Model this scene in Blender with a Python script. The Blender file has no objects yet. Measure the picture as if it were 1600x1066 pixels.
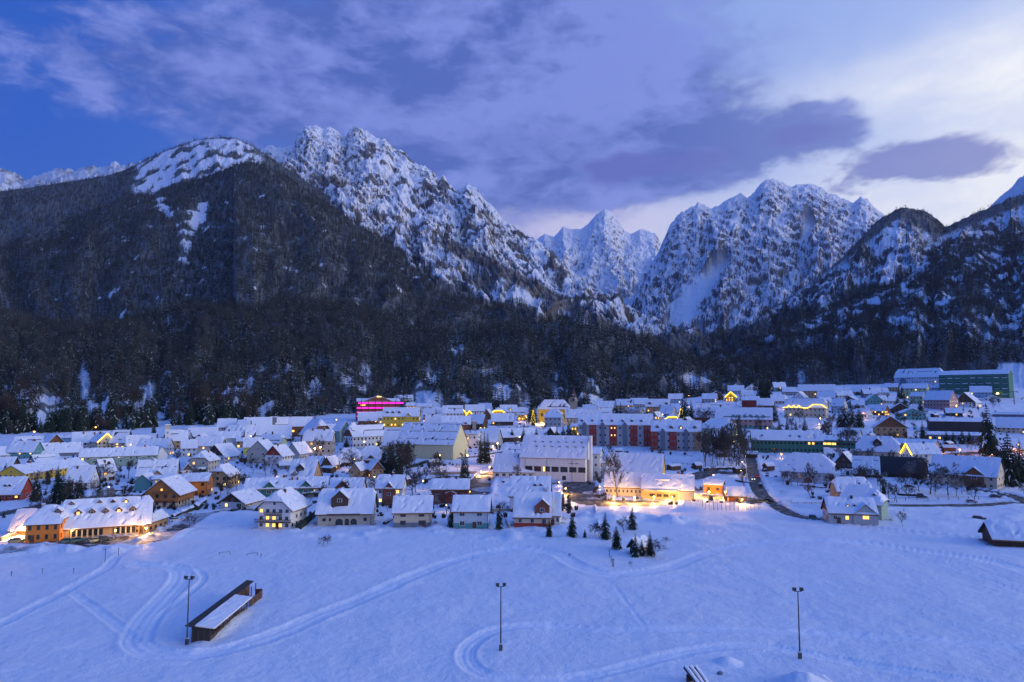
import bpy, math, random
import numpy as np
from mathutils import Vector, Matrix
rnd = random.Random(7)
nrng = np.random.default_rng(11)
sc = bpy.context.scene
COL = sc.collection
R_ = math.radians

# ------------------------------------------------------------------ camera
FPX, CX, CY, CAMZ, PITCH = 1081.0, 800.0, 533.0, 45.0, R_(4.6)     # focal length in pixels of the 1600 px photograph
CP, SP = math.cos(PITCH), math.sin(PITCH)
cd = bpy.data.cameras.new('camera'); cam = bpy.data.objects.new('camera', cd); COL.objects.link(cam)
cd.sensor_width = 36.0; cd.lens = 36.0 * FPX / 1600.0
cd.clip_start = 1.0; cd.clip_end = 60000.0
cam.location = (0, 0, CAMZ); cam.rotation_euler = (R_(90) + PITCH, 0, 0)
sc.camera = cam
sc.view_settings.view_transform = 'Standard'; sc.view_settings.look = 'None'
sc.view_settings.exposure = 0.0; sc.view_settings.gamma = 1.0; sc.view_settings.use_curve_mapping = False
try:
    sc.cycles.use_denoising = True; sc.cycles.max_bounces = 4; sc.cycles.diffuse_bounces = 3
    sc.cycles.glossy_bounces = 2; sc.cycles.transparent_max_bounces = 4; sc.cycles.sample_clamp_indirect = 3.0
except Exception: pass

# ------------------------------------------------------------------ sun and sky
SUN_AZ, SUN_EL = 103.0, 8.5            # to the right and a little behind the camera, low: the last light of dusk
sl = bpy.data.lights.new('sun', 'SUN'); so = bpy.data.objects.new('sun', sl); COL.objects.link(so)
sl.energy = 1.45; sl.angle = R_(28); sl.color = (1.0, 0.91, 0.90)
_d = Vector((math.sin(R_(SUN_AZ)) * math.cos(R_(SUN_EL)), math.cos(R_(SUN_AZ)) * math.cos(R_(SUN_EL)), math.sin(R_(SUN_EL))))
so.rotation_euler = (-_d).to_track_quat('-Z', 'Y').to_euler(); so.location = (300, -200, 400)

world = bpy.data.worlds.new('World'); sc.world = world; world.use_nodes = True
WT = world.node_tree; WT.nodes.clear()
class NG:
    """small helper that writes math nodes"""
    def __init__(s, t): s.t = t
    def n(s, typ, **kw):
        x = s.t.nodes.new(typ)
        for k, v in kw.items(): setattr(x, k, v)
        return x
    def m(s, op, *a, clamp=False):
        x = s.n('ShaderNodeMath', operation=op, use_clamp=clamp)
        for i, v in enumerate(a):
            if isinstance(v, (int, float)): x.inputs[i].default_value = v
            else: s.t.links.new(v, x.inputs[i])
        return x.outputs[0]
    def sm(s, v, a, b):                     # smoothstep
        x = s.n('ShaderNodeMapRange', interpolation_type='SMOOTHSTEP')
        s.t.links.new(v, x.inputs[0]); x.inputs[1].default_value = a; x.inputs[2].default_value = b
        return x.outputs[0]
    def mix(s, f, a, b, mode='MIX'):
        x = s.n('ShaderNodeMix', data_type='RGBA', blend_type=mode)
        for sock, v in ((x.inputs[0], f), (x.inputs[6], a), (x.inputs[7], b)):
            if isinstance(v, (int, float)): sock.default_value = v
            elif isinstance(v, tuple): sock.default_value = (*v, 1.0) if len(v) == 3 else v
            else: s.t.links.new(v, sock)
        return x.outputs[2]
    def noise(s, vec, scale, det=4, rough=.55, dist=0.0):
        x = s.n('ShaderNodeTexNoise'); x.inputs['Scale'].default_value = scale; x.inputs['Detail'].default_value = det
        x.inputs['Roughness'].default_value = rough; x.inputs['Distortion'].default_value = dist
        if vec is not None: s.t.links.new(vec, x.inputs['Vector'])
        return x.outputs[0]
g = NG(WT)
tc = g.n('ShaderNodeTexCoord'); sx = g.n('ShaderNodeSeparateXYZ'); WT.links.new(tc.outputs['Generated'], sx.inputs[0])
X, Y, Z = sx.outputs
az = g.m('ARCTAN2', X, Y); el = g.m('ARCSINE', Z)
den = g.m('ADD', g.m('MAXIMUM', Z, 0.0), 0.22)
cv = g.n('ShaderNodeCombineXYZ'); WT.links.new(g.m('DIVIDE', X, den), cv.inputs[0]); WT.links.new(g.m('DIVIDE', Y, den), cv.inputs[1])
st = g.n('ShaderNodeTexSky', sky_type='NISHITA'); st.sun_disc = False; st.sun_elevation = R_(SUN_EL); st.sun_rotation = R_(SUN_AZ)
st.altitude = 800
nish = g.mix(1.0, st.outputs[0], (.045, .075, .125), 'MULTIPLY')
side = g.sm(az, -0.66, 0.66)                                     # deep blue on the left, pale towards the right
clear = g.mix(side, (.008, .09, .54), (.36, .50, .93))
high = g.sm(el, .52, 1.2)
clear = g.mix(high, clear, (.045, .225, 1.02))
clear = g.mix(0.15, clear, nish)
cz = g.n('ShaderNodeCombineXYZ'); WT.links.new(X, cz.inputs[0]); WT.links.new(Y, cz.inputs[1]); WT.links.new(g.m('MULTIPLY', Z, 2.3), cz.inputs[2])
n1 = g.noise(cz.outputs[0], 2.6, 8, .58, .4); n2 = g.noise(cz.outputs[0], 8.5, 7, .62, .3); n3 = g.noise(cz.outputs[0], 5.2, 7, .60, .2); n4 = g.noise(cz.outputs[0], 19.0, 7, .64, .5)
az2 = g.m('ADD', az, g.m('MULTIPLY', g.m('SUBTRACT', n2, .5), .13)); el2 = g.m('ADD', el, g.m('MULTIPLY', g.m('SUBTRACT', n3, .5), .085))
def blob(a0, e0, sa, se):                                        # soft elliptical cloud bank round a direction
    u = g.m('DIVIDE', g.m('SUBTRACT', az2, a0), sa); v = g.m('DIVIDE', g.m('SUBTRACT', el2, e0), se)
    return g.m('EXPONENT', g.m('MULTIPLY', g.m('ADD', g.m('MULTIPLY', u, u), g.m('MULTIPLY', v, v)), -1.0))
def total(*bs):
    t = bs[0]
    for b_ in bs[1:]: t = g.m('ADD', t, b_)
    return t
def k_(b_, f): return g.m('MULTIPLY', b_, f)
glow = g.m('MULTIPLY', g.m('EXPONENT', g.m('MULTIPLY', g.m('POWER', g.m('MAXIMUM', g.m('DIVIDE', g.m('SUBTRACT', el, .12), .17), 0.0), 2.0), -1.0)), g.sm(az, -.12, .50))
glow = total(glow, k_(blob(.06, .250, .17, .050), .55), k_(blob(.80, .33, .24, .13), .75), k_(blob(.55, .39, .22, .035), .40))
glow = g.m('MULTIPLY', glow, g.m('ADD', .50, g.m('MULTIPLY', n2, 1.15)), clamp=True)
sky = g.mix(glow, clear, g.mix(g.sm(az, .0, .5), (.74, .66, .84), (.93, .94, .96)))
cov = total(blob(-.12, .43, .33, .19), k_(blob(.10, .385, .26, .10), .85), k_(blob(.24, .322, .17, .030), .85), k_(blob(.425, .338, .075, .036), .8), k_(blob(.13, .58, .5, .10), .35), k_(blob(-.50, .40, .22, .07), .42))
cm = g.sm(total(cov, g.m('MULTIPLY', g.m('SUBTRACT', n1, .5), 1.0), g.m('MULTIPLY', g.m('SUBTRACT', n2, .5), .75), g.m('MULTIPLY', g.m('SUBTRACT', n4, .5), .7)), .34, .74)
lt = total(g.m('MULTIPLY', g.m('SUBTRACT', n3, .5), 3.6), g.m('MULTIPLY', g.m('SUBTRACT', n2, .5), 3.0), g.m('MULTIPLY', g.m('SUBTRACT', n4, .5), 2.2), k_(blob(.22, .44, .14, .09), .55), k_(blob(.13, .50, .2, .08), .3), .34)
ccol = g.mix(g.m('MULTIPLY', lt, 1.0, clamp=True), (.070, .125, .45), (.20, .265, .70))
ccol = g.mix(g.m('MULTIPLY', g.sm(az, .15, .7), .4), ccol, (.42, .47, .82))
sky = g.mix(g.m('MULTIPLY', cm, .93), sky, ccol)
# darker cloud bars low in front of the glow
bars = total(k_(blob(.555, .285, .10, .030), 1.2), k_(blob(.41, .335, .075, .024), .9), k_(blob(.22, .322, .14, .022), .85), k_(blob(.04, .37, .22, .04), .4))
bm_ = g.sm(total(bars, g.m('MULTIPLY', g.m('SUBTRACT', n2, .5), 1.1), g.m('MULTIPLY', g.m('SUBTRACT', n3, .5), .8), g.m('MULTIPLY', g.m('SUBTRACT', n4, .5), .8)), .36, .80)
sky = g.mix(g.m('MULTIPLY', bm_, .85), sky, g.mix(g.sm(az, .1, .62), (.095, .12, .45), (.17, .20, .52)))
below = g.sm(el, -.06, .02)
sky = g.mix(below, (.20, .27, .62), sky)
bg = g.n('ShaderNodeBackground'); WT.links.new(sky, bg.inputs[0]); bg.inputs[1].default_value = 1.09
wo = g.n('ShaderNodeOutputWorld'); WT.links.new(bg.outputs[0], wo.inputs[0])

# ------------------------------------------------------------------ helpers: pixels to places on the ground
def ray(px, py):
    a = (px - CX) / FPX; b = (CY - py) / FPX
    return np.array([a, CP - b * SP, SP + b * CP])
def atY(px, py, yy):
    r = ray(px, py); k = yy / r[1]
    return Vector((r[0] * k, yy, CAMZ + r[2] * k))
_gy = np.array([-500, 0, 300, 400, 500, 600, 700, 800, 900, 1000, 1200, 3000.])
_gc = np.array([0, 0, 0, 2.2, 7, 13, 19, 25, 30, 35, 42, 60.])
_gr = np.array([0, 0, 0, 2.6, 8.5, 18, 30, 43, 55, 64, 78, 100.])
def G(x, y):
    x = np.asarray(x, float); y = np.asarray(y, float)
    t = np.clip((x / np.maximum(y, 1.0) - 0.08) / 0.5, 0, 1); t = t * t * (3 - 2 * t)
    return np.interp(y, _gy, _gc) * (1 - t) + np.interp(y, _gy, _gr) * t
def atg(px, py):
    r = ray(px, py); lo, hi = 40.0, 1500.0
    ys = np.linspace(lo, hi, 1461); k = ys / r[1]
    d = CAMZ + r[2] * k - G(r[0] * k, ys)
    i = int(np.argmax(d < 0))
    if d[i] >= 0: i = len(ys) - 1
    y0, y1 = ys[max(i - 1, 0)], ys[i]
    for _ in range(20):
        ym = .5 * (y0 + y1); kk = ym / r[1]
        if CAMZ + r[2] * kk - float(G(r[0] * kk, ym)) < 0: y1 = ym
        else: y0 = ym
    kk = y1 / r[1]
    return Vector((r[0] * kk, y1, float(G(r[0] * kk, y1))))

# numpy gradient noise
_perm = np.random.default_rng(3).permutation(256); _perm = np.concatenate([_perm, _perm, _perm])
_gx = np.cos(np.arange(256) * 2.399963); _gyv = np.sin(np.arange(256) * 2.399963)
def pn(x, y):
    xi = np.floor(x).astype(np.int64); yi = np.floor(y).astype(np.int64); xf = x - xi; yf = y - yi
    xi &= 255; yi &= 255
    u = xf * xf * xf * (xf * (xf * 6 - 15) + 10); v = yf * yf * yf * (yf * (yf * 6 - 15) + 10)
    def gr(ix, iy, dx, dy):
        h = _perm[_perm[ix & 255] + (iy & 255)]
        return _gx[h] * dx + _gyv[h] * dy
    a = gr(xi, yi, xf, yf); b = gr(xi + 1, yi, xf - 1, yf); c = gr(xi, yi + 1, xf, yf - 1); d = gr(xi + 1, yi + 1, xf - 1, yf - 1)
    return ((a * (1 - u) + b * u) * (1 - v) + (c * (1 - u) + d * u) * v) * 1.5
def fbm(x, y, o=4, g_=.5):
    s = 0; a = 1.0; f = 1.0
    for k in range(o):
        s = s + a * pn(x * f + 17.3 * k, y * f - 9.1 * k); a *= g_; f *= 2.03
    return s
def ridged(x, y, o=4, g_=.5):
    s = 0; a = 1.0; f = 1.0; t = 0
    for k in range(o):
        s = s + a * (1 - np.abs(pn(x * f + 31.7 * k, y * f + 5.3 * k)) * 1.6); t += a; a *= g_; f *= 2.07
    return s / t
def sstep(v, a, b):
    t = np.clip((v - a) / (b - a), 0, 1); return t * t * (3 - 2 * t)

# ------------------------------------------------------------------ helpers: objects
def link(name, me, mats=None, parent=None, loc=None, rot=None, scl=None):
    o = bpy.data.objects.new(name, me); COL.objects.link(o)
    if mats is not None and me is not None and not me.materials:
        for m in (mats if isinstance(mats, (list, tuple)) else [mats]): me.materials.append(m)
    if parent is not None: o.parent = parent
    if loc is not None: o.location = loc
    if rot is not None: o.rotation_euler = rot if not isinstance(rot, (int, float)) else (0, 0, rot)
    if scl is not None: o.scale = scl
    return o
def tag(o, label=None, cat=None, group=None, kind=None):
    if label: o['label'] = label
    if cat: o['category'] = cat
    if group: o['group'] = group
    if kind: o['kind'] = kind
    return o
def empty(name, loc, rz=0.0):
    o = bpy.data.objects.new(name, None); COL.objects.link(o); o.location = loc; o.rotation_euler = (0, 0, rz)
    o.empty_display_size = 1.0
    return o
def copy_tree(o, parent=None):
    c = o.copy(); COL.objects.link(c); c.parent = parent
    for ch in list(o.children): copy_tree(ch, c)
    return c
class MB:
    def __init__(s): s.v = []; s.f = []; s.mi = []
    def add(s, vs, fs, mi=0):
        b = len(s.v); s.v.extend([tuple(p) for p in vs]); s.f.extend([tuple(i + b for i in f) for f in fs]); s.mi.extend([mi] * len(fs)); return s
    def box(s, x0, x1, y0, y1, z0, z1, mi=0):
        return s.add([(x0, y0, z0), (x1, y0, z0), (x1, y1, z0), (x0, y1, z0), (x0, y0, z1), (x1, y0, z1), (x1, y1, z1), (x0, y1, z1)],
                     [(0, 3, 2, 1), (4, 5, 6, 7), (0, 1, 5, 4), (1, 2, 6, 5), (2, 3, 7, 6), (3, 0, 4, 7)], mi)
    def prism_x(s, poly, x0, x1, mi=0):           # poly of (y, z), counter-clockwise seen from +x
        n = len(poly)
        vs = [(x0, p[0], p[1]) for p in poly] + [(x1, p[0], p[1]) for p in poly]
        fs = [tuple(range(n - 1, -1, -1)), tuple(range(n, 2 * n))] + [(i, (i + 1) % n, n + (i + 1) % n, n + i) for i in range(n)]
        return s.add(vs, fs, mi)
    def prism_y(s, poly, y0, y1, mi=0):           # poly of (x, z)
        n = len(poly)
        vs = [(p[0], y0, p[1]) for p in poly] + [(p[0], y1, p[1]) for p in poly]
        fs = [tuple(range(n)), tuple(range(2 * n - 1, n - 1, -1))] + [((i + 1) % n, i, n + i, n + (i + 1) % n) for i in range(n)]
        return s.add(vs, fs, mi)
    def tube(s, pts, rad, n=6, mi=0, cap=True):
        pts = [Vector(p) for p in pts]; rings = []
        for i, p in enumerate(pts):
            t = (pts[min(i + 1, len(pts) - 1)] - pts[max(i - 1, 0)]).normalized()
            u = t.cross(Vector((0, 0, 1))); u = u.normalized() if u.length > 1e-4 else Vector((1, 0, 0)); w = u.cross(t)
            r = rad[i] if isinstance(rad, (list, tuple)) else rad
            rings.append([p + (u * math.cos(6.28318 * k / n) + w * math.sin(6.28318 * k / n)) * r for k in range(n)])
        vs = [q for ring in rings for q in ring]; fs = []
        for i in range(len(pts) - 1):
            for k in range(n):
                fs.append((i * n + k, i * n + (k + 1) % n, (i + 1) * n + (k + 1) % n, (i + 1) * n + k))
        if cap: fs += [tuple(range(n - 1, -1, -1)), tuple(range((len(pts) - 1) * n, len(pts) * n))]
        return s.add(vs, fs, mi)
    def ball(s, c, r, mi=0, n=8, m=5, sq=(1, 1, 1)):
        vs = []; fs = []
        for i in range(m + 1):
            th = math.pi * i / m
            for k in range(n):
                ph = 6.28318 * k / n
                vs.append((c[0] + r * sq[0] * math.sin(th) * math.cos(ph), c[1] + r * sq[1] * math.sin(th) * math.sin(ph), c[2] + r * sq[2] * math.cos(th)))
        for i in range(m):
            for k in range(n):
                fs.append((i * n + k, (i + 1) * n + k, (i + 1) * n + (k + 1) % n, i * n + (k + 1) % n))
        return s.add(vs, fs, mi)
    def mesh(s, name, mats=None, smooth=False):
        me = bpy.data.meshes.new(name); me.from_pydata(s.v, [], s.f)
        for m in ((mats if isinstance(mats, (list, tuple)) else [mats]) if mats is not None else []): me.materials.append(m)
        if any(s.mi): me.polygons.foreach_set('material_index', s.mi)
        if smooth: me.polygons.foreach_set('use_smooth', [True] * len(me.polygons))
        me.update(); return me
    def build(s, name, mats, parent=None, loc=None, rot=None, smooth=False):
        return link(name, s.mesh(name, mats, smooth), None, parent, loc, rot)
def grid_mesh(name, V, nr, nc, mat, attrs=None, smooth=True):
    """V: (nr*nc,3) array, rows by columns"""
    me = bpy.data.meshes.new(name)
    i = np.arange((nr - 1) * (nc - 1)); r = i // (nc - 1); c = i % (nc - 1); a = r * nc + c
    F = np.stack([a, a + 1, a + nc + 1, a + nc], 1).astype(np.int32)
    me.vertices.add(len(V)); me.vertices.foreach_set('co', V.astype(np.float32).ravel())
    me.loops.add(F.size); me.loops.foreach_set('vertex_index', F.ravel())
    me.polygons.add(len(F)); me.polygons.foreach_set('loop_start', np.arange(0, F.size, 4, dtype=np.int32))
    me.polygons.foreach_set('use_smooth', np.full(len(F), smooth))
    me.update(calc_edges=True)
    for k, v in (attrs or {}).items():
        at = me.attributes.new(k, 'FLOAT', 'POINT'); at.data.foreach_set('value', v.astype(np.float32).ravel())
    me.materials.append(mat)
    return me

# ------------------------------------------------------------------ materials
MATS = {}
def new_mat(name):
    m = bpy.data.materials.new(name); m.use_nodes = True; t = m.node_tree; b = t.nodes['Principled BSDF']
    return m, t, b
def setc(b, c, rough=.7): b.inputs['Base Color'].default_value = (*c, 1); b.inputs['Roughness'].default_value = rough
def wallmat(name, c, var=.16, rough=.85):
    """plaster, wood or metal with blotches, streaks of damp and a fine grain"""
    if name in MATS: return MATS[name]
    m, t, b = new_mat(name); q = NG(t)
    co = q.n('ShaderNodeTexCoord').outputs['Object']
    mp = q.n('ShaderNodeMapping'); mp.inputs['Scale'].default_value = (1, 1, .22); t.links.new(co, mp.inputs[0])
    a = q.noise(mp.outputs[0], 1.1, 5, .6); f = q.noise(co, 7.0, 3, .6)
    v = q.m('ADD', q.m('MULTIPLY', q.m('SUBTRACT', a, .5), var * 3.2), q.m('MULTIPLY', q.m('SUBTRACT', f, .5), var * 1.3))
    v = q.m('ADD', v, 1.0)
    cc = q.n('ShaderNodeCombineColor');
    for i in range(3): t.links.new(q.m('MULTIPLY', v, c[i]), cc.inputs[i])
    t.links.new(cc.outputs[0], b.inputs['Base Color']); b.inputs['Roughness'].default_value = rough
    MATS[name] = m; return m
def snowmat(name, scale=1.0, strength=.5, attr=False, base=(.86, .87, .90)):
    m, t, b = new_mat(name); q = NG(t); co = q.n('ShaderNodeTexCoord').outputs['Object']
    n1 = q.noise(co, .10 * scale, 5, .6); n2 = q.noise(co, .9 * scale, 5, .62)
    vo = q.noise(co, 3.2 * scale, 3, .6)
    v = q.m('ADD', q.m('ADD', .955, q.m('MULTIPLY', q.m('SUBTRACT', n1, .5), .16)), q.m('MULTIPLY', q.m('SUBTRACT', n2, .5), .20))
    if attr:
        at = q.n('ShaderNodeAttribute', attribute_name='track').outputs['Fac']
        v = q.m('ADD', v, q.m('MULTIPLY', at, .05))
        dirt_shade = q.n('ShaderNodeAttribute', attribute_name='dirt_shade').outputs['Fac']
    cc = q.n('ShaderNodeCombineColor')
    for i in range(3): t.links.new(q.m('MULTIPLY', v, base[i]), cc.inputs[i])
    col = cc.outputs[0]
    if attr:
        dm = q.sm(q.m('ADD', dirt_shade, q.m('MULTIPLY', q.m('SUBTRACT', q.noise(co, .55, 5, .65), .5), 1.3)), .35, 1.0)
        col = q.mix(q.m('MULTIPLY', dm, .85), col, (.13, .115, .10))  # brown of road dirt and paths, also painted shade between the houses
    t.links.new(col, b.inputs['Base Color']); b.inputs['Roughness'].default_value = .62
    b.inputs['Specular IOR Level'].default_value = .25
    h = q.m('ADD', q.m('MULTIPLY', n2, .55), q.m('MULTIPLY', vo, .30))
    if attr: h = q.m('ADD', h, q.m('MULTIPLY', q.noise(co, .32, 4, .7, 1.2), .8))
    bp = q.n('ShaderNodeBump'); bp.inputs['Strength'].default_value = strength; bp.inputs['Distance'].default_value = .55 / scale
    t.links.new(h, bp.inputs['Height']); t.links.new(bp.outputs[0], b.inputs['Normal'])
    MATS[name] = m; return m
def emit(name, c, s):
    if name in MATS: return MATS[name]
    m, t, b = new_mat(name); setc(b, tuple(min(1, x * .4) for x in c), .5)
    b.inputs['Emission Color'].default_value = (*c, 1); b.inputs['Emission Strength'].default_value = s
    q = NG(t); co = q.n('ShaderNodeTexCoord').outputs['Object']
    if name.startswith('lit_window'):        # curtains and furniture make a lit room uneven
        v = q.m('ADD', .35, q.m('MULTIPLY', q.noise(co, 2.2, 3, .6), 1.3)); t.links.new(q.m('MULTIPLY', v, s), b.inputs['Emission Strength'])
    MATS[name] = m; return m
C = dict(cream=(.60, .50, .36), white=(.72, .71, .70), beige=(.47, .42, .35), grey=(.42, .42, .42), orange=(.66, .21, .035), yellow=(.74, .46, .05),
         teal=(.11, .30, .31), sage=(.27, .38, .31), wood=(.20, .085, .035), tan=(.46, .28, .14), green=(.045, .17, .12), lime=(.46, .52, .13),
         pink=(.44, .27, .25), red=(.34, .045, .03), blue=(.25, .40, .55), olive=(.60, .58, .36), darkwood=(.075, .045, .03), slate=(.16, .19, .24),
         dark=(.035, .032, .035), brown=(.14, .06, .04), redbrown=(.22, .07, .04), stone=(.36, .30, .24), palegreen=(.45, .52, .33), palebl=(.50, .56, .62),
         chalet=(.40, .17, .055), rooft=(.05, .035, .035), tile=(.09, .045, .035))
def W(n): return wallmat('surface_' + n, C[n], .22 if n in ('wood', 'chalet', 'darkwood', 'stone', 'tan') else .12)
SNOW = snowmat('roof_snow_surface', 1.6, .6)
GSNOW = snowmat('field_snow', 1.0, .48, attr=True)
GLASS, _t, _b = new_mat('window_glass'); setc(_b, (.02, .025, .03), .12); _b.inputs['Specular IOR Level'].default_value = .8
LIT = emit('lit_window_amber', (1.0, .50, .10), 2.4); LITY = emit('lit_window_yellow', (1.0, .70, .18), 2.0)
STRING = emit('fairy_light_yellow', (1.0, .66, .02), 3.2); LAMPW = emit('lamp_warm', (1.0, .62, .22), 14.0); LAMPO = emit('lamp_orange', (1.0, .40, .06), 10.0)
PINKL = emit('pink_light', (1.0, .02, .55), 1.7); LAMPG = emit('lamp_greenwhite', (.75, 1.0, .75), 14.0)
METAL = wallmat('dark_metal', (.05, .055, .06), .1, .5)
FRAME = wallmat('window_frame_white', (.55, .54, .52), .05); FRAMED = wallmat('window_frame_brown', (.10, .06, .04), .08)
# ------------------------------------------------------------------ lines on the ground (tracks, roads), given as places seen in the photograph
def gline(pts, step=2.0):
    P = [atg(*p) for p in pts]
    # Catmull-Rom through the points
    out = []
    for i in range(len(P) - 1):
        p0, p1, p2, p3 = P[max(i - 1, 0)], P[i], P[i + 1], P[min(i + 2, len(P) - 1)]
        n = max(2, int((p2 - p1).length / step))
        for k in range(n):
            t = k / n
            q = .5 * ((2 * p1) + (p2 - p0) * t + (2 * p0 - 5 * p1 + 4 * p2 - p3) * t * t + (3 * p1 - p0 - 3 * p2 + p3) * t ** 3)
            out.append((q.x, q.y))
    out.append((P[-1].x, P[-1].y))
    return np.array(out)
def dist_to(line, x, y, rmax):
    """distance to a polyline of close points, only worked out near it"""
    d = np.full(x.shape, 1e3)
    m = (x > line[:, 0].min() - rmax) & (x < line[:, 0].max() + rmax) & (y > line[:, 1].min() - rmax) & (y < line[:, 1].max() + rmax)
    xs, ys = x[m], y[m]
    if xs.size == 0: return d
    best = np.full(xs.shape, 1e6)
    for i in range(len(line) - 1):
        ax, ay = line[i]; bx, by = line[i + 1]; vx, vy = bx - ax, by - ay; L2 = vx * vx + vy * vy + 1e-9
        t = np.clip(((xs - ax) * vx + (ys - ay) * vy) / L2, 0, 1)
        best = np.minimum(best, (xs - ax - t * vx) ** 2 + (ys - ay - t * vy) ** 2)
    d[m] = np.sqrt(best); return d

TRACKS = [   # (points, half width, depth)
    ([(1640, 905), (1560, 880), (1450, 862), (1330, 847), (1200, 847), (1110, 863), (1040, 887), (960, 899), (905, 886), (865, 864), (800, 857), (700, 878),
      (600, 920), (500, 962), (400, 1002), (320, 1022), (250, 1022), (213, 1004), (228, 968), (262, 930), (284, 900), (270, 887), (215, 884)], 2.6, .34),
    ([(232, 1000), (248, 965), (285, 935), (312, 912), (318, 900), (300, 888), (260, 882)], .9, .30),
    ([(-40, 994), (0, 976), (60, 945), (110, 918), (165, 889), (180, 872), (210, 856), (250, 845)], 1.5, .30),
    ([(118, 928), (160, 960), (212, 1000)], 1.2, .24),
    ([(1660, 1012), (1500, 1004), (1300, 990), (1120, 985), (960, 985), (850, 976), (780, 983), (738, 1004), (728, 1030), (755, 1054), (830, 1064), (920, 1056),
      (1010, 1034), (1090, 1016), (1180, 1009), (1270, 1022), (1400, 1045), (1540, 1070)], 1.7, .28),
    ([(1395, 852), (1450, 868), (1520, 886), (1600, 913), (1660, 930)], .5, .25),
    ([(1375, 850), (1440, 872), (1530, 900), (1620, 935)], .5, .2),
    ([(560, 812), (540, 840), (470, 850), (420, 868)], .5, .12), ([(735, 815), (738, 850), (735, 880)], .35, .12),
    ([(1160, 800), (1215, 835), (1262, 850)], .6, .2), ([(1040, 842), (1100, 832), (1150, 825)], .45, .18), ([(960, 915), (985, 950), (1010, 985)], .5, .12),
    ([(380, 860), (430, 880), (470, 850)], .3, .1),
]
# roads: (points, width in metres, snowbank height, wet asphalt or packed snow)
ROADS = [
    ('road', [(-60, 812), (0, 803), (60, 792), (110, 781), (170, 776), (215, 776), (260, 772)], 9.0, .4),
    ('road', [(10, 862), (60, 856), (150, 851), (235, 846), (262, 834), (300, 815), (345, 800), (400, 797), (440, 795)], 6.0, .5),
    ('car_park', [(60, 845), (110, 844), (170, 843), (250, 835)], 9.0, .2),
    ('road', [(395, 757), (440, 748), (480, 733), (520, 722), (575, 706), (625, 690), (655, 672)], 5.0, .5),
    ('road', [(742, 790), (748, 760), (765, 741), (800, 737), (830, 752), (880, 756), (912, 753), (935, 745), (945, 738)], 8.0, .6),
    ('square', [(742, 772), (746, 756), (757, 747)], 13.0, .5),
    ('square', [(905, 754), (905, 765), (912, 776), (935, 786), (980, 787), (1034, 787)], 15.0, .5),
    ('road', [(1150, 662), (1160, 690), (1172, 715), (1178, 745), (1188, 770), (1212, 790), (1240, 805), (1280, 812)], 5.2, .6),
    ('yard', [(1085, 775), (1120, 778), (1160, 780), (1190, 785)], 11.0, .3),
    ('yard', [(1080, 748), (1110, 738), (1140, 740)], 11.0, .8),
    ('road', [(1395, 790), (1470, 790), (1540, 789), (1585, 786), (1640, 786)], 4.0, .3),
    ('road', [(1480, 712), (1520, 708), (1570, 706), (1640, 702)], 9.0, .4),
    ('road', [(1610, 786), (1570, 772), (1520, 765)], 5.0, .4),
    ('road', [(670, 708), (720, 716), (790, 706), (850, 695)], 5.0, .5),
    ('road', [(660, 752), (700, 745), (750, 748)], 3.0, .4),
]
for r in ROADS: pass
RL = [(n, gline(p, 2.5), w, b) for n, p, w, b in ROADS]
MOUNDS = [   # places where ploughed or piled snow stands: px, py, radius m, height m
]

# the ground: one sheet, finest where the photograph looks closest
ys_a = 48645.0 / (np.arange(1180, 792, -1.55) - 620.0)
ys = np.concatenate([[-400, -150, -20, 20, 45, 65, 77], ys_a, np.arange(ys_a[-1] + 2.4, 1020, 2.9), np.array([1040, 1100, 1200, 1500, 2200, 4000, 8000])])
tx = np.concatenate([[-6, -3, -1.8, -1.2, -.95], np.linspace(-.80, .80, 720), [.95, 1.2, 1.8, 3, 6]])
TX, YY = np.meshgrid(tx, ys); XX = TX * np.maximum(YY, 60.0)
Zg = G(XX, YY); near = YY < 1030
vill = sstep(YY, 205, 275) * (1 - sstep(YY, 950, 1030))
lump = fbm(XX / 9.0, YY / 9.0, 4) * .45 + fbm(XX / 40., YY / 40., 2) * .7
field = fbm(XX / 38., YY / 38., 3) * .38 + fbm(XX / 6.5, YY / 6.5, 3) * .11 + fbm(XX / 1.9, YY / 1.9, 2) * .045 * (YY < 240)
Zs = Zg + field * (1 - vill) + np.maximum(lump, -.15) * vill
# the bank that drops from the village edge to the playing field, and ploughed heaps along it
trk = np.zeros_like(Zs); dirt_shade = np.zeros_like(Zs)
for pts, hw, dp in TRACKS:
    L = gline(pts, 1.5); d = dist_to(L, XX, YY, hw * 3 + 1)
    dp *= .58; prof = -dp * (1 - sstep(d, hw * .82, hw * 1.05)) + dp * .5 * np.exp(-((d - hw * 1.18) / (.32 * hw ** .5 + .10)) ** 2)
    prof += .06 * np.cos(np.clip(d / hw, 0, 1) * 9.4) * (d < hw)
    Zs += prof; trk = np.maximum(trk, (1 - sstep(d, hw * .9, hw * 1.1)))
for n, L, w, bank in RL:
    d = dist_to(L, XX, YY, w + 8); hw = w / 2
    Zr = Zg - .16
    k = 1 - sstep(d, hw + .3, hw + 1.4)
    Zs = Zs * (1 - k) + Zr * k
    heap = bank * (.55 + .9 * np.clip(fbm(XX / 5., YY / 5., 3) + .25, 0, 1.2))
    Zs += heap * np.exp(-((d - hw - 2.0) / 1.25) ** 2)
    dirt_shade = np.maximum(dirt_shade, (1 - sstep(d, hw + .2, hw + 2.2)) * .75)
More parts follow.
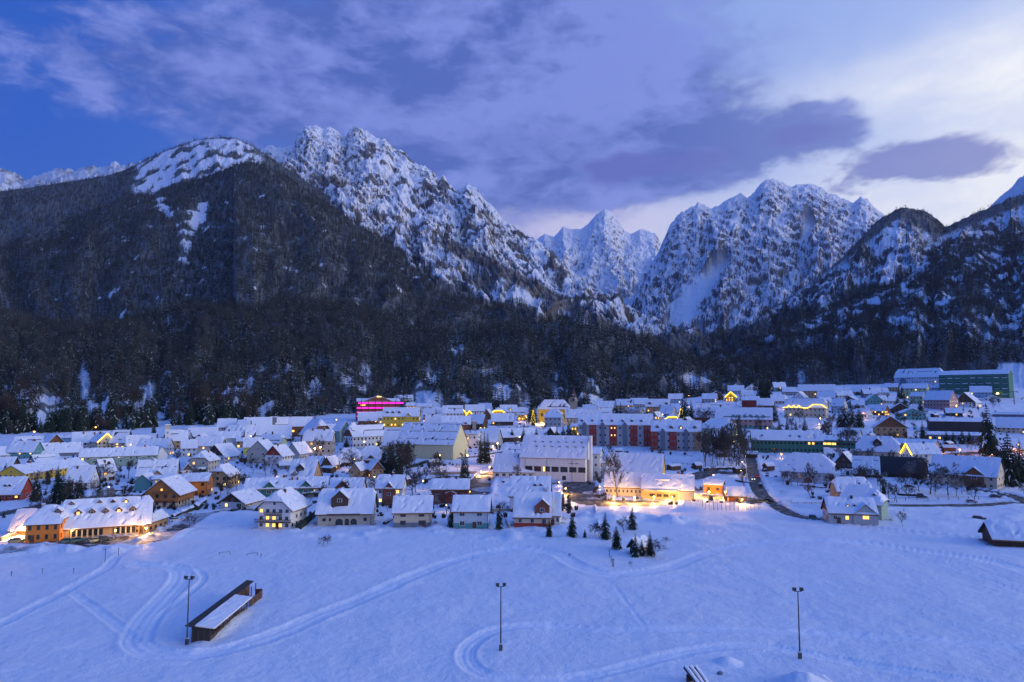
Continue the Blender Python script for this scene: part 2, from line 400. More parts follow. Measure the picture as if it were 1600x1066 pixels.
def gheap(px, py, rx, ry, h, az_=0, rough=.35):
    global Zs
    c = atg(px, py); dx = XX - c.x; dy = YY - c.y; ca, sa = math.cos(az_), math.sin(az_)
    u = (dx * ca + dy * sa) / rx; v = (-dx * sa + dy * ca) / ry; r2 = u * u + v * v
    hgt = h * .62 * np.exp(-r2 ** 1.6 / 2.2) * (1 + rough * .8 * fbm(XX / 2.2, YY / 2.2, 3))
    Zs = Zs + np.where(r2 < 9, hgt, 0)
random.seed(5)
for i in range(34):                                     # rough ploughed heaps under the hotel's car park and the square
    gheap(8 + i * 7.4 + rnd.uniform(-3, 3), 860 - max(0, i - 22) * 2.4 + rnd.uniform(-2, 2), rnd.uniform(1.0, 2.4), rnd.uniform(.9, 1.6), rnd.uniform(.5, 1.2), rough=.35)
for i in range(26): gheap(900 + i * 6.8 + rnd.uniform(-3, 3), 813 - 2.5 * math.sin(i * .5) + rnd.uniform(-2, 2), rnd.uniform(1.6, 3.2), rnd.uniform(1.2, 2.2), rnd.uniform(.8, 1.7), rough=.3)
for i in range(70): gheap(rnd.uniform(455, 900), rnd.uniform(822, 842), rnd.uniform(1.0, 3.0), rnd.uniform(.8, 1.6), rnd.uniform(.25, .8), rough=.7)
for i in range(16): gheap(925 + i * 10 + rnd.uniform(-3, 3), 779 + rnd.uniform(-1.5, 1), rnd.uniform(2, 4), 1.2, rnd.uniform(.6, 1.3), rough=.6)
gheap(335, 808, 14, 7, 1.6, .1, .1); gheap(400, 815, 16, 8, 1.2, 0, .1); gheap(292, 835, 10, 5, 1.0, .5, .3)
gheap(800, 838, 2.2, 5, 1.8, 0, .2); gheap(935, 770, 5, 3.5, 1.4, 0, .2); gheap(785, 752, 8, 4, 1.6, 0, .3); gheap(780, 765, 8, 5, 2.0, 0, .3)
gheap(340, 985, 1.7, 8, .8, 0, .3); gheap(362, 972, 1.5, 6, .7, 0, .3)
V = np.stack([XX, YY, Zs], -1).reshape(-1, 3)
go = link('snow_ground', grid_mesh('snow_ground', V, len(ys), len(tx), GSNOW, {'track': trk, 'dirt_shade': dirt_shade}))
tag(go, kind='structure')
_ysr, _txr = ys, tx
def gz(x, y):
    """height of the finished snow surface"""
    j = np.interp(y, _ysr, np.arange(len(_ysr))); t = x / max(y, 60.0); i = np.interp(t, _txr, np.arange(len(_txr)))
    j0 = int(min(j, len(_ysr) - 2)); i0 = int(min(i, len(_txr) - 2)); fj, fi = j - j0, i - i0
    return float((Zs[j0, i0] * (1 - fi) + Zs[j0, i0 + 1] * fi) * (1 - fj) + (Zs[j0 + 1, i0] * (1 - fi) + Zs[j0 + 1, i0 + 1] * fi) * fj)
def snowpt(px, py):
    p = atg(px, py); return Vector((p.x, p.y, gz(p.x, p.y)))

# road surfaces
m, t, b = new_mat('wet_road'); q = NG(t); co = q.n('ShaderNodeTexCoord').outputs['Object']
n_ = q.noise(co, .35, 6, .68, .4); n2_ = q.noise(co, 2.5, 4, .6)
cc_ = q.mix(q.sm(q.m('ADD', n_, q.m('MULTIPLY', q.m('SUBTRACT', n2_, .5), .35)), .46, .66), (.050, .044, .038), (.30, .28, .27))
t.links.new(cc_, b.inputs['Base Color']); t.links.new(q.m('ADD', .5, q.m('MULTIPLY', n_, .4)), b.inputs['Roughness']); ROADM = m; b.inputs['Specular IOR Level'].default_value = .22
EDGE = wallmat('road_line_white', (.62, .62, .62), .2)
for k, (n, L, w, bank) in enumerate(RL):
    tang = np.gradient(L, axis=0); tang /= np.linalg.norm(tang, axis=1)[:, None] + 1e-9; nor = np.stack([-tang[:, 1], tang[:, 0]], 1)
    nc = 9; rows = []
    for c in np.linspace(-.5, .5, nc):
        wob = .35 * fbm(L[:, 0] / 6. + c * 9, L[:, 1] / 6., 2) if abs(c) > .45 else 0
        P = L + nor * (c * (w + 2.0) + wob * np.sign(c))[:, None] if abs(c) > .45 else L + nor * (c * (w + 2.0))
        rows.append(np.stack([P[:, 0], P[:, 1], G(P[:, 0], P[:, 1]) - .06 + .010 * k], 1))
    A = np.stack(rows, 1)          # (n, nc, 3)
    o = link(n, grid_mesh(n, A.reshape(-1, 3), len(L), nc, ROADM)); tag(o, kind='structure')

# ------------------------------------------------------------------ mountains
def mtn_mat(name, rock, rock2, thr, soft, floor=(.12, .10, .085), nscale=.012, snowc=(.86, .86, .89), fl_amt=.85, streak=0.0):
    m, t, b = new_mat(name); q = NG(t)
    co = q.n('ShaderNodeTexCoord').outputs['Object']; ge = q.n('ShaderNodeNewGeometry')
    sx = q.n('ShaderNodeSeparateXYZ'); t.links.new(ge.outputs['Normal'], sx.inputs[0])
    a = q.noise(co, nscale, 7, .66); c = q.noise(co, nscale * 8, 6, .70)
    mp = q.n('ShaderNodeMapping'); mp.inputs['Scale'].default_value = (1, 1, 3.2); mp.inputs['Rotation'].default_value = (.2, .15, 0); t.links.new(co, mp.inputs[0])
    ly = q.noise(mp.outputs[0], nscale * 2.2, 6, .64, .6)                  # bedding: ledges that hold snow
    s = q.m('ADD', sx.outputs[2], q.m('ADD', q.m('MULTIPLY', q.m('SUBTRACT', a, .5), .42), q.m('MULTIPLY', q.m('SUBTRACT', c, .5), .50)))
    s = q.m('ADD', s, q.m('MULTIPLY', q.m('SUBTRACT', ly, .5), .62))
    sm = q.sm(s, thr - soft, thr + soft)
    rc = q.mix(ly, rock, rock2)
    sm = q.m('MAXIMUM', sm, q.n('ShaderNodeAttribute', attribute_name='snowfield').outputs['Fac'])
    col = q.mix(sm, rc, snowc)
    fo = q.n('ShaderNodeAttribute', attribute_name='forest').outputs['Fac']
    fn = q.sm(q.m('ADD', fo, q.m('MULTIPLY', q.m('SUBTRACT', c, .5), .7)), .30, .75)
    col = q.mix(q.m('MULTIPLY', fn, fl_amt), col, floor)
    t.links.new(col, b.inputs['Base Color']); b.inputs['Roughness'].default_value = .8; b.inputs['Specular IOR Level'].default_value = .15
    h = q.m('ADD', q.m('MULTIPLY', c, 1.0), q.m('MULTIPLY', ly, 1.2))
    bp = q.n('ShaderNodeBump'); bp.inputs['Strength'].default_value = .55; bp.inputs['Distance'].default_value = .16 / nscale
    t.links.new(h, bp.inputs['Height']); t.links.new(bp.outputs[0], b.inputs['Normal'])
    return m
LAYERS = {}
def mountain(name, ridge, foot, mat, x0, x1, dx, nr, amp, lam, prof=1.25, jag=0.0, jl=40., forest=None, seed=0, back=(.16, 7), gul=2.4, sharp=.5, env0=.0, strata=None, fields=None, smooth=True, crown=0):
    """a slope lofted from its foot (px, depth, height) to its ridge line (px, py, depth), carved by gullies and crags in real space"""
    px = np.arange(x0, x1 + dx, dx); rg = np.array(ridge, float); ft = np.array(foot, float)
    ry = np.interp(px, rg[:, 0], rg[:, 1]) + crown; rd = np.interp(px, rg[:, 0], rg[:, 2])
    fd = np.interp(px, ft[:, 0], ft[:, 1]); fz = np.interp(px, ft[:, 0], ft[:, 2])
    def soft(v, wpx):
        n = max(1, int(wpx / dx)); kf_ = np.hanning(2 * n + 3); kf_ /= kf_.sum(); return np.convolve(np.pad(v, n + 1, 'edge'), kf_, 'valid')
    fd, fz, rd = soft(fd, 150), soft(fz, 150), soft(rd, 130)
    a = (px - CX) / FPX; b = (CY - ry) / FPX; k = rd / (CP - b * SP)
    RX, RY, RZ = a * k, rd, CAMZ + (SP + b * CP) * k
    bf = (CY - 640.) / FPX; kf = fd / (CP - bf * SP); FX, FY = a * kf, fd; fz = np.where(fd < 1200, np.minimum(fz, G(FX, FY) - 1.5), fz)
    nb = back[1]; us = np.concatenate([np.linspace(0, 1, nr), 1 + np.linspace(0, back[0], nb + 1)[1:]])
    U = us[:, None] * np.ones(len(px))[None]
    Xm = FX + (RX - FX) * U; Ym = FY + (RY - FY) * U
    f = np.clip(U, 0, 1) ** prof
    f = np.where(U > 1, 1 - (U - 1) * 1.3, f)
    w_r = sstep(U, .50, .985); RZm = soft(RZ, 190)[None] * (1 - w_r) + RZ[None] * w_r
    Zm = fz + (RZm - fz) * f
    so = seed * 53.7
    lat = (px / 1600. * 3.2)[None] * np.ones_like(U) * rd.mean()          # length along the slope
    run = U * (rd - fd).mean()
    wx = fbm(lat / lam / 2 + so, run / lam / 2, 2) * .45
    rn = ridged(lat / lam + wx + so, run / (lam * gul) + wx * .5 + so, 7, sharp) - .52
    rn2 = ridged(Xm / (lam * .42) + so + 3, Ym / (lam * .62), 5, .62) - .5
    env = (env0 + (1 - env0) * sstep(U, 0.0, .22)) * (1 - sstep(U, .72, 1.0) * .93)
    calm = .22 + .78 * sstep(fbm(lat / (lam * 1.3) + so + 5, run / (lam * 1.6), 3), -.22, .28)
    big = ridged(lat / (lam * 2.7) + wx * .6 + so * 2, run / (lam * 4.2) + so, 3, .5) - .5
    Zm = Zm + (big * amp * 1.15 + rn * amp * .8 + rn2 * amp * .30 * calm) * env
    if jag:
        jn = ridged(Xm / jl + so, Ym / jl, 4, .55) - .5
        Zm = Zm + jn * jag * np.maximum(calm, .8 * sstep(U, .86, .97)) * sstep(U, .05, .35) * (1 - .5 * sstep(U, .95, 1.0))
    PX = px[None] * np.ones_like(U)
    if strata:                                           # tilted beds that stand out as ledges
        amp2, wl, tilt = strata; ph = (Zm + tilt * lat + 60 * fbm(lat / 260. + so, run / 260., 3)) / wl
        w_ = np.abs((ph % 1.0) * 2 - 1); Zm = Zm + amp2 * (sstep(w_, .25, .75) - .5) * (.35 + .65 * sstep(fbm(lat / 200. + 7 + so, run / 300., 3), -.35, .3)) * sstep(U, .05, .2) * (1 - .8 * sstep(U, .9, 1.0))
    SF = np.zeros_like(U)
    if fields:
        d0 = Ym * CP + (Zm - CAMZ) * SP; py0 = CY - FPX * ((Zm - CAMZ) * CP - Ym * SP) / d0; SF = sstep(np.clip(fields(PX, py0, Xm, Ym), 0, 1) + .34 * fbm(Xm / 110., Ym / 110., 4), .36, .62)
        Zl = fz + (RZ - fz) * f - amp * .35; Zm = Zm * (1 - SF * .85) + Zl * SF * .85
    # where it shows in the picture, for describing what grows where
    kk = Ym / 1.0; dep = Ym * CP + (Zm - CAMZ) * SP; PYv = CY - FPX * ((Zm - CAMZ) * CP - Ym * SP) / dep
    Fo = forest(PX, PYv, U, Xm, Ym, Zm) if forest else np.zeros_like(U)
    Fo = np.clip(Fo, 0, 1)
    V = np.stack([Xm, Ym, Zm], -1)
    o = link(name, grid_mesh(name, V.reshape(-1, 3), len(us), len(px), mat, {'forest': Fo, 'snowfield': SF}, smooth)); tag(o, kind='structure')
    LAYERS[name if name not in LAYERS else o.name] = dict(V=V, F=Fo, U=U, PX=PX, PY=PYv, o=o)
    return o
def band(v, c, w): return np.exp(-((v - c) / w) ** 2)
def lineY(px, pts):
    p = np.array(pts, float); return np.interp(px, p[:, 0], p[:, 1])
ROCKP = mtn_mat('rock_and_snow_near_peak', (.20, .185, .185), (.085, .08, .085), .30, .10, nscale=.009)
ROCKR = mtn_mat('rock_and_snow_far_wall', (.13, .135, .16), (.060, .065, .09), .34, .10, nscale=.0048)
ROCKD = mtn_mat('rock_and_snow_distant', (.17, .17, .19), (.10, .10, .13), .36, .12, nscale=.005)
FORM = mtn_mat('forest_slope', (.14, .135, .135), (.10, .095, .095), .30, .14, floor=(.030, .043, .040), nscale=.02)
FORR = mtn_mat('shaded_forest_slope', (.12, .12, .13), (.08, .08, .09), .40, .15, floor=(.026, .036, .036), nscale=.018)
E0 = 20.
# far snow peaks in the pass
mountain('mountain', [(760, 420, 8200), (842, 372, 8200), (852, 367, 8200), (866, 371, 8200), (880, 355, 8300), (895, 359, 8300), (906, 358, 8400), (918, 351, 8600), (930, 338, 8700), (945, 327, 8800), (955, 333, 8800),
         (966, 347, 8800), (975, 361, 8700), (986, 366, 8700), (1000, 359, 8900), (1012, 361, 8900), (1024, 365, 8900), (1032, 380, 8800), (1050, 398, 8600), (1120, 410, 8600)],
         [(760, 4300, 120), (1120, 4300, 120)], ROCKD, 765, 1115, 1.4, 170, 210, 640, 1.5, 60, 130, seed=1, gul=1.3, sharp=.60, strata=(16, 90, .2), smooth=False)
mountain('mountain', [(960, 520, 5200), (1000, 440, 5400), (1030, 392, 5500), (1036, 377, 5600), (1047, 351, 5600), (1056, 341, 5600), (1066, 330, 5700), (1078, 327, 5700), (1090, 318, 5700), (1101, 320, 5700), (1112, 326, 5700), (1124, 322, 5800),
         (1140, 310, 5800), (1150, 306, 5800), (1158, 302, 5800), (1168, 310, 5800), (1180, 300, 5900), (1188, 288, 5900), (1196, 282, 5900), (1208, 281, 5900), (1220, 287, 5900), (1236, 291, 6000), (1250, 289, 6000), (1268, 290, 6000), (1283, 294, 6000), (1294, 301, 6000),
         (1308, 306, 6000), (1322, 313, 6000), (1333, 319, 6000), (1345, 309, 6000), (1354, 312, 6000), (1364, 321, 6000), (1378, 333, 6000), (1396, 350, 5900), (1430, 390, 5800), (1500, 430, 5800)],
         [(960, 3500, 120), (1060, 3300, 110), (1250, 3200, 110), (1500, 3200, 110)], ROCKR, 965, 1498, 1.35, 230, 215, 560, 1.35, 62, 105, seed=4, gul=1.5, sharp=.60, strata=(26, 95, .28), smooth=False,
         fields=lambda P, Q, x, y: np.maximum(np.maximum(band(P - lineY(Q, [(370, 1135), (400, 1125), (430, 1105), (465, 1080), (510, 1050)]), 0, 12 + (Q - 360) * .14) * sstep(Q, 375, 400), band(P - 1070, 0, 45) * sstep(Q, 490, 505)), np.maximum(band(P - 1262 - (Q - 350) * -.1, 0, 10) * band(Q, 350, 28), band(P - 990 - (Q - 450) * -.9, 0, 12) * band(Q, 458, 22))),
         forest=lambda P, Q, U, x, y, z: np.maximum(.75 * band(Q, 440 - (P - 1180) * .35, 9) * (P > 1140) * (P < 1320) * (fbm(x / 120., y / 120., 3) > -.1), .9 * sstep(Q, lineY(P, [(960, 500), (1100, 515), (1200, 495), (1300, 440), (1500, 380)]), lineY(P, [(960, 510), (1100, 525), (1200, 510), (1300, 460), (1500, 420)]))))
# far ridge behind the left shoulder, and the small snow shoulder at the left edge
mountain('mountain', [(-150, 240, 5200), (-20, 258, 5200), (20, 270, 5200), (45, 282, 5200), (60, 272, 5200), (78, 268, 5200), (95, 263, 5200), (115, 266, 5200), (135, 261, 5200), (155, 264, 5200), (178, 255, 5200), (200, 258, 5200), (260, 250, 5200), (330, 270, 5200)],
         [(-150, 2900, 200), (330, 2900, 200)], ROCKR, -150, 325, 2.2, 90, 220, 380, 1.3, 110, 90, seed=7, forest=lambda P, Q, U, x, y, z: .35 + .4 * fbm(x / 90., y / 90., 3))
# the tall snowy crag ridge left of the pass
def f_peak(P, Q, U, x, y, z):
    n = fbm(x / 70., y / 70., 4); n2 = fbm(x / 190. + 9, y / 190., 3)
    d1 = Q - lineY(P, [(400, 260), (560, 330), (640, 345), (700, 370), (760, 395), (860, 450), (1000, 520)])          # upper dark band of spruce
    d2 = Q - lineY(P, [(400, 270), (530, 330), (600, 372), (700, 420), (800, 460), (930, 500)])
    v = .95 * band(d1, 14, 15) * sstep(P, 640, 720) + .75 * sstep(n + n2 * .8, .18, .6) * sstep(P, 400, 620)
    v = v + .55 * sstep(Q, 215, 300) * sstep(n * .9 + n2, .12, .5) + sstep(P, 830, 960) * .55 * sstep(n2 + n * .5, -.05, .35)
    v = np.maximum(v, 1.05 * sstep(d2 + 14 * n2 + 10 * n, 6, 34) * sstep(P, 520, 660))
    return v * .95
mountain('mountain', [(330, 300, 3300), (380, 250, 3300), (406, 238, 3300), (416, 231, 3300), (424, 229, 3300), (434, 233, 3300), (442, 230, 3300), (452, 230, 3320), (460, 224, 3350), (464, 214, 3380), (470, 205, 3400), (477, 198, 3400), (488, 196, 3400), (497, 199, 3400),
         (505, 203, 3400), (515, 199, 3400), (524, 203, 3400), (533, 211, 3420), (540, 217, 3450), (545, 206, 3500), (552, 201, 3520), (562, 199, 3520), (572, 205, 3500), (583, 213, 3500), (592, 218, 3460), (600, 217, 3440), (608, 224, 3420), (618, 236, 3400), (626, 235, 3380), (634, 240, 3360),
         (640, 250, 3340), (652, 258, 3320), (664, 262, 3300), (676, 269, 3280), (684, 280, 3260), (692, 274, 3250), (702, 287, 3240), (714, 299, 3220), (722, 296, 3210), (730, 287, 3200), (740, 293, 3190), (748, 300, 3180), (758, 313, 3170), (768, 320, 3150), (776, 330, 3140), (784, 342, 3120),
         (800, 352, 3100), (820, 366, 3060), (840, 378, 3030), (862, 394, 3000), (884, 415, 2950), (910, 440, 2900), (940, 460, 2850), (970, 479, 2800), (1000, 493, 2750), (1040, 512, 2700), (1120, 545, 2600)],
         [(330, 1500, 150), (700, 1400, 140), (1120, 1400, 90)], ROCKP, 335, 1110, 1.35, 260, 85, 340, 1.12, 46, 58, forest=f_peak, seed=11, gul=2.0, sharp=.60, strata=(15, 62, .62), smooth=False)
# forested left mountain: the summit dome with a snow band, and the dark spur in front of it
def f_dome(P, Q, U, x, y, z):
    n = fbm(x / 60., y / 60., 4)
    snow = sstep(P, 185, 235) * (1 - sstep(P, 385, 430)) * sstep(U, .66, .78) * (1 - .75 * sstep(U, .975, 1.0))
    return np.clip(.95 - snow * (1.02 - .90 * sstep(n, -.12, .40)), 0, 1)
mountain('mountain', [(-160, 300, 2500), (0, 300, 2550), (60, 292, 2600), (120, 283, 2650), (165, 274, 2700), (195, 266, 2720), (215, 256, 2750), (240, 244, 2780), (262, 234, 2800), (285, 226, 2800), (308, 219, 2800), (330, 216, 2800), (352, 214, 2800), (372, 217, 2780), (392, 227, 2750), (410, 238, 2700),
         (440, 258, 2650), (480, 285, 2600), (520, 312, 2500), (560, 335, 2450), (600, 362, 2400), (660, 395, 2330), (720, 428, 2280), (780, 458, 2240), (860, 487, 2200), (940, 505, 2150), (1020, 530, 2100)],
         [(-160, 1500, 130), (400, 1500, 130), (1020, 1400, 80)], FORM, -150, 1010, 2.0, 130, 45, 330, 1.05, 16, 40, forest=f_dome, seed=21)
def f_spur(P, Q, U, x, y, z):
    n = fbm(x / 45., y / 45., 4)
    s = np.maximum(band(P - 240 - (Q - 310) * .62, 6, 9) * band(Q, 325, 20), band(P - 312 + (Q - 330) * .55, 2, 15) * band(Q, 345, 27))
    s = np.maximum(s, band(P - 290 + (Q - 400) * .2, 0, 7) * band(Q, 395, 26) * .8); s = np.maximum(s, band(P, 412, 9) * band(Q, 362, 9) * .7)
    return 1 - 1.0 * sstep(s + n * .62 + .12 * fbm(x / 14., y / 14., 2), .30, .66)
mountain('mountain', [(-160, 395, 2150), (-60, 380, 2200), (0, 372, 2200), (60, 355, 2250), (120, 334, 2250), (170, 315, 2280), (205, 304, 2300), (240, 296, 2320), (275, 286, 2350), (310, 274, 2380), (345, 262, 2400), (372, 252, 2400), (392, 247, 2400), (412, 252, 2380), (440, 268, 2330), (470, 288, 2280),
         (520, 320, 2230), (560, 346, 2200), (600, 371, 2160), (640, 392, 2120), (690, 418, 2080), (740, 440, 2040), (800, 466, 2000), (860, 486, 1960), (920, 505, 1900), (1000, 530, 1850)],
         [(-160, 1180, 150), (400, 1200, 150), (1000, 1300, 90)], FORM, -150, 990, 1.8, 170, 46, 320, 1.0, 14, 45, forest=f_spur, seed=23, env0=.1, crown=6)
# the lower wooded foothill behind the village
def f_foot(P, Q, U, x, y, z):
    n = fbm(x / 26., y / 40., 4); n2 = fbm(x / 75. + 4, y / 75., 3)
    gap = sstep(Q, 555, 600) * (1 - sstep(Q, 668, 690)) * sstep(n + .7 * n2, .28, .62) * .9
    gap = np.maximum(gap, band(P - 128 - (Q - 600) * .05, 4, 11) * band(Q, 600, 32) * 1.0); gap = np.maximum(gap, band(P - 240 + (Q - 600) * .35, 0, 9) * band(Q, 618, 20))
    gap = np.maximum(gap, sstep(Q, 628, 640) * (1 - sstep(Q, 664, 674)) * sstep(P, 20, 50) * (1 - sstep(P, 290, 330)) * sstep(n, -.5, .1))
    gap = np.maximum(gap, band(P, 668, 24) * sstep(Q, 606, 616)); gap = np.maximum(gap, band(P, 712, 13) * band(Q, 540, 18) * (.75 + n)); gap = np.maximum(gap, band(P, 570, 14) * band(Q, 580, 12) * .8)
    gap = np.maximum(gap, band(P - 240, 0, 60) * band(Q, 512, 24) * sstep(n, .0, .4) * .8); gap = np.maximum(gap, band(P - 500, 0, 130) * band(Q, 585, 34) * sstep(n, .05, .45) * .7)
    gap = np.maximum(gap, band(P - 1085 - (Q - 600) * .8, 0, 16) * band(Q, 596, 16)); gap = np.maximum(gap, band(P - 1140 + (Q - 570) * -1.2, 0, 22) * band(Q, 572, 16) * sstep(n, -.2, .3))
    gap = np.maximum(gap, band(P, 775, 16) * band(Q, 612, 20) * .8 * sstep(n, -.3, .2)); gap = np.maximum(gap, band(P, 820, 10) * band(Q, 628, 16) * .8); gap = np.maximum(gap, band(P, 868, 8) * band(Q, 618, 18) * .7)
    return 1 - np.clip(gap, 0, 1)
mountain('hill', [(-180, 470, 1400), (0, 478, 1400), (60, 492, 1400), (120, 499, 1400), (190, 490, 1400), (250, 472, 1400), (300, 461, 1400), (350, 466, 1420), (430, 455, 1420), (500, 458, 1400), (560, 468, 1380), (620, 486, 1360), (670, 503, 1330), (705, 509, 1300), (740, 506, 1300), (780, 496, 1300), (820, 488, 1280), (860, 485, 1280),
         (920, 492, 1280), (970, 506, 1280), (1010, 518, 1260), (1050, 536, 1250), (1090, 552, 1240), (1130, 562, 1230), (1165, 575, 1220), (1195, 592, 1210), (1230, 612, 1200)],
         [(-180, 585, 8), (0, 590, 10), (250, 640, 12), (420, 720, 17), (540, 800, 22), (700, 850, 24), (900, 900, 28), (1000, 950, 36), (1080, 1010, 50), (1230, 1060, 62)], FORM, -170, 1225, 2.0, 150, 26, 120, 1.1, 5, 22, forest=f_foot, seed=31, env0=.1, crown=16)
# right: the rounded wooded knob, the far snowy shoulder and the near dark forest slope
mountain('mountain', [(1480, 360, 4200), (1540, 330, 4200), (1568, 305, 4200), (1582, 292, 4200), (1592, 280, 4200), (1602, 272, 4200), (1640, 235, 4200), (1760, 170, 4200)], [(1480, 2700, 200), (1760, 2700, 200)],
         ROCKR, 1485, 1755, 2.0, 80, 150, 300, 1.2, 60, 90, seed=37)
def f_knob(P, Q, U, x, y, z):
    n = fbm(x / 55., y / 55., 4); n2 = fbm(x / 130. + 7, y / 130., 3)
    dq = Q - lineY(P, [(1100, 540), (1240, 440), (1330, 380), (1400, 322), (1470, 350), (1500, 338), (1600, 300)])
    top = 1 - sstep(dq, 10, 34)
    low = sstep(Q, lineY(P, [(1100, 520), (1250, 462), (1350, 430), (1420, 440), (1480, 420), (1600, 360)]), lineY(P, [(1100, 540), (1250, 492), (1350, 455), (1420, 455), (1480, 440), (1600, 380)]))
    return np.maximum(np.maximum(top * .9, low * (.95 - .5 * sstep(n2, .15, .5))), .85 * sstep(n + n2, .10, .55) + .15)
mountain('mountain', [(1090, 545, 2300), (1130, 527, 2350), (1170, 505, 2400), (1200, 480, 2450), (1232, 462, 2500), (1262, 440, 2520), (1290, 421, 2550), (1312, 402, 2580), (1332, 383, 2600), (1350, 362, 2600), (1366, 346, 2600), (1380, 335, 2600), (1394, 327, 2600), (1408, 321, 2600), (1424, 322, 2600),
         (1440, 325, 2600), (1455, 331, 2600), (1466, 341, 2600), (1476, 350, 2620), (1488, 346, 2640), (1504, 339, 2660), (1522, 331, 2680), (1540, 324, 2700), (1560, 314, 2700), (1585, 304, 2700), (1620, 295, 2700), (1760, 250, 2700)],
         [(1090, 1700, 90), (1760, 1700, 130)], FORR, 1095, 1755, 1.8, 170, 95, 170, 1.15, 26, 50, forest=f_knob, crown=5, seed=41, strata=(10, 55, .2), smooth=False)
def f_right(P, Q, U, x, y, z):
    n = fbm(x / 22., y / 90., 4); n2 = fbm(x / 90. + 2, y / 90., 3)
    up = sstep(Q, 330, 400) * (1 - sstep(Q, 500, 570))
    gap = up * sstep(n * 1.1 + .7 * n2, .06, .46) * .92
    gap = np.maximum(gap, .9 * band(Q - 470 + (P - 1300) * .3, 25, 14) * sstep(n, .05, .35) * (P < 1370)); gap = np.maximum(gap, band(P - 1160, 0, 26) * band(Q, 520, 12) * sstep(n, -.1, .3))
    gap = np.maximum(gap, sstep(P, 1545, 1575) * sstep(Q, 560, 575)); gap = np.maximum(gap, band(P - 1253, 0, 9) * band(Q, 590, 10))
    return 1 - np.clip(gap, 0, 1)
mountain('mountain', [(1080, 570, 1500), (1120, 553, 1540), (1150, 540, 1560), (1180, 528, 1600), (1210, 510, 1640), (1245, 492, 1680), (1280, 480, 1700), (1320, 462, 1700), (1350, 450, 1700), (1385, 436, 1700), (1410, 425, 1700), (1435, 408, 1700), (1455, 391, 1700), (1475, 375, 1700), (1500, 368, 1700), (1530, 364, 1700),
         (1560, 361, 1700), (1600, 352, 1700), (1640, 345, 1700), (1780, 315, 1700)], [(1080, 1150, 70), (1200, 1080, 66), (1300, 1020, 62), (1450, 960, 66), (1560, 960, 78), (1600, 900, 70), (1780, 850, 66)],
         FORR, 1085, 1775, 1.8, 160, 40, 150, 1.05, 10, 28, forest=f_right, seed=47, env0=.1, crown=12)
# ------------------------------------------------------------------ trees
def leafmat(name, c, var=.5, rough=.8, blotch=3.0):
    m, t, b = new_mat(name); q = NG(t); oi = q.n('ShaderNodeObjectInfo').outputs['Random']
    co = q.n('ShaderNodeTexCoord').outputs['Object']
    v = q.m('ADD', q.m('ADD', 1 - var * .5, q.m('MULTIPLY', oi, var)), q.m('MULTIPLY', q.m('SUBTRACT', q.noise(co, blotch, 3), .5), .9))
    hs = q.n('ShaderNodeHueSaturation'); hs.inputs['Color'].default_value = (*c, 1); t.links.new(v, hs.inputs['Value'])
    t.links.new(q.m('ADD', .47, q.m('MULTIPLY', oi, .06)), hs.inputs['Hue'])
    t.links.new(hs.outputs[0], b.inputs['Base Color']); b.inputs['Roughness'].default_value = rough; b.inputs['Specular IOR Level'].default_value = .2
    return m
NEEDLE = leafmat('spruce_needles', (.022, .042, .028)); BARK = leafmat('tree_bark', (.10, .075, .055)); TWIG = leafmat('bare_twigs', (.070, .056, .048), .5)
TWIGF = leafmat('frosted_twigs', (.24, .21, .19), .5); FNEEDLE = leafmat('forest_needles', (.020, .046, .042), 1.15, .85); FTWIG = leafmat('forest_twigs', (.060, .064, .068), .9, .9)
TSNOW = snowmat('snow_on_branches', 3.0, .3)
def conifer_crown(h, r, tiers, nb, seed, snow=.12, droop=.35, seg=3, gap=.08, top=1.0, narrow=1.0):
    """whorls of drooping boughs, each a spray of needle-sized blades"""
    q = random.Random(seed); mb = MB(); z0 = h * gap
    for k in range(tiers):
        f = k / (tiers - 1.0); z = z0 + (h - z0) * (f ** .92) * .97; rr = r * (1 - f) ** .8 * (1 + .12 * q.uniform(-1, 1)) + h * .012
        n = max(4, int(nb * (1 - .5 * f))); off = q.uniform(0, 6.28)
        for j in range(n):
            an = off + 6.283 * (j + q.uniform(-.25, .25)) / n; L = rr * q.uniform(.68, 1.14); ca, sa = math.cos(an), math.sin(an)
            dz = L * droop * (1 - .75 * f) * q.uniform(.6, 1.4); w = L * q.uniform(.42, .60) + .06
            up = L * .10
            pts = []
            for s in range(seg + 1):
                t = s / seg; pts.append((L * t, z + up * math.sin(t * 3.1) - dz * t * t))
            mi = 1 if q.random() < snow else 0
            for s in range(seg):
                (x0, a0), (x1, a1) = pts[s], pts[s + 1]; w0 = w * (1 - (s / seg) ** 1.5) * .5 + .02; w1 = w * (1 - ((s + 1) / seg) ** 1.5) * .5 + .01
                jag = q.uniform(.8, 1.25)
                v = [(x0 * ca - w0 * sa * .5, x0 * sa + w0 * ca * .5, a0), (x0 * ca + w0 * sa * .5, x0 * sa - w0 * ca * .5, a0),
                     (x1 * ca + w1 * jag * sa, x1 * sa - w1 * jag * ca, a1 - w * .30), (x1 * ca, x1 * sa, a1 + .02), (x1 * ca - w1 * jag * sa, x1 * sa + w1 * jag * ca, a1 - w * .30)]
                mb.add(v, [(0, 1, 3), (1, 2, 3), (0, 3, 4)], mi if s else 0)
            # hanging blades under the bough
            for s in range(2):
                x = L * q.uniform(.3, .95); zz = z + up * math.sin(x / L * 3.1) - dz * (x / L) ** 2; hh = w * q.uniform(.5, .9)
                mb.add([(x * ca - w * .3 * sa, x * sa + w * .3 * ca, zz), (x * ca + w * .3 * sa, x * sa - w * .3 * ca, zz), (x * ca * .97, x * sa * .97, zz - hh)], [(0, 1, 2)], 0)
    mb.tube([(0, 0, h * .9), (0, 0, h)], [h * .012, .01], 4, 0)
    return mb
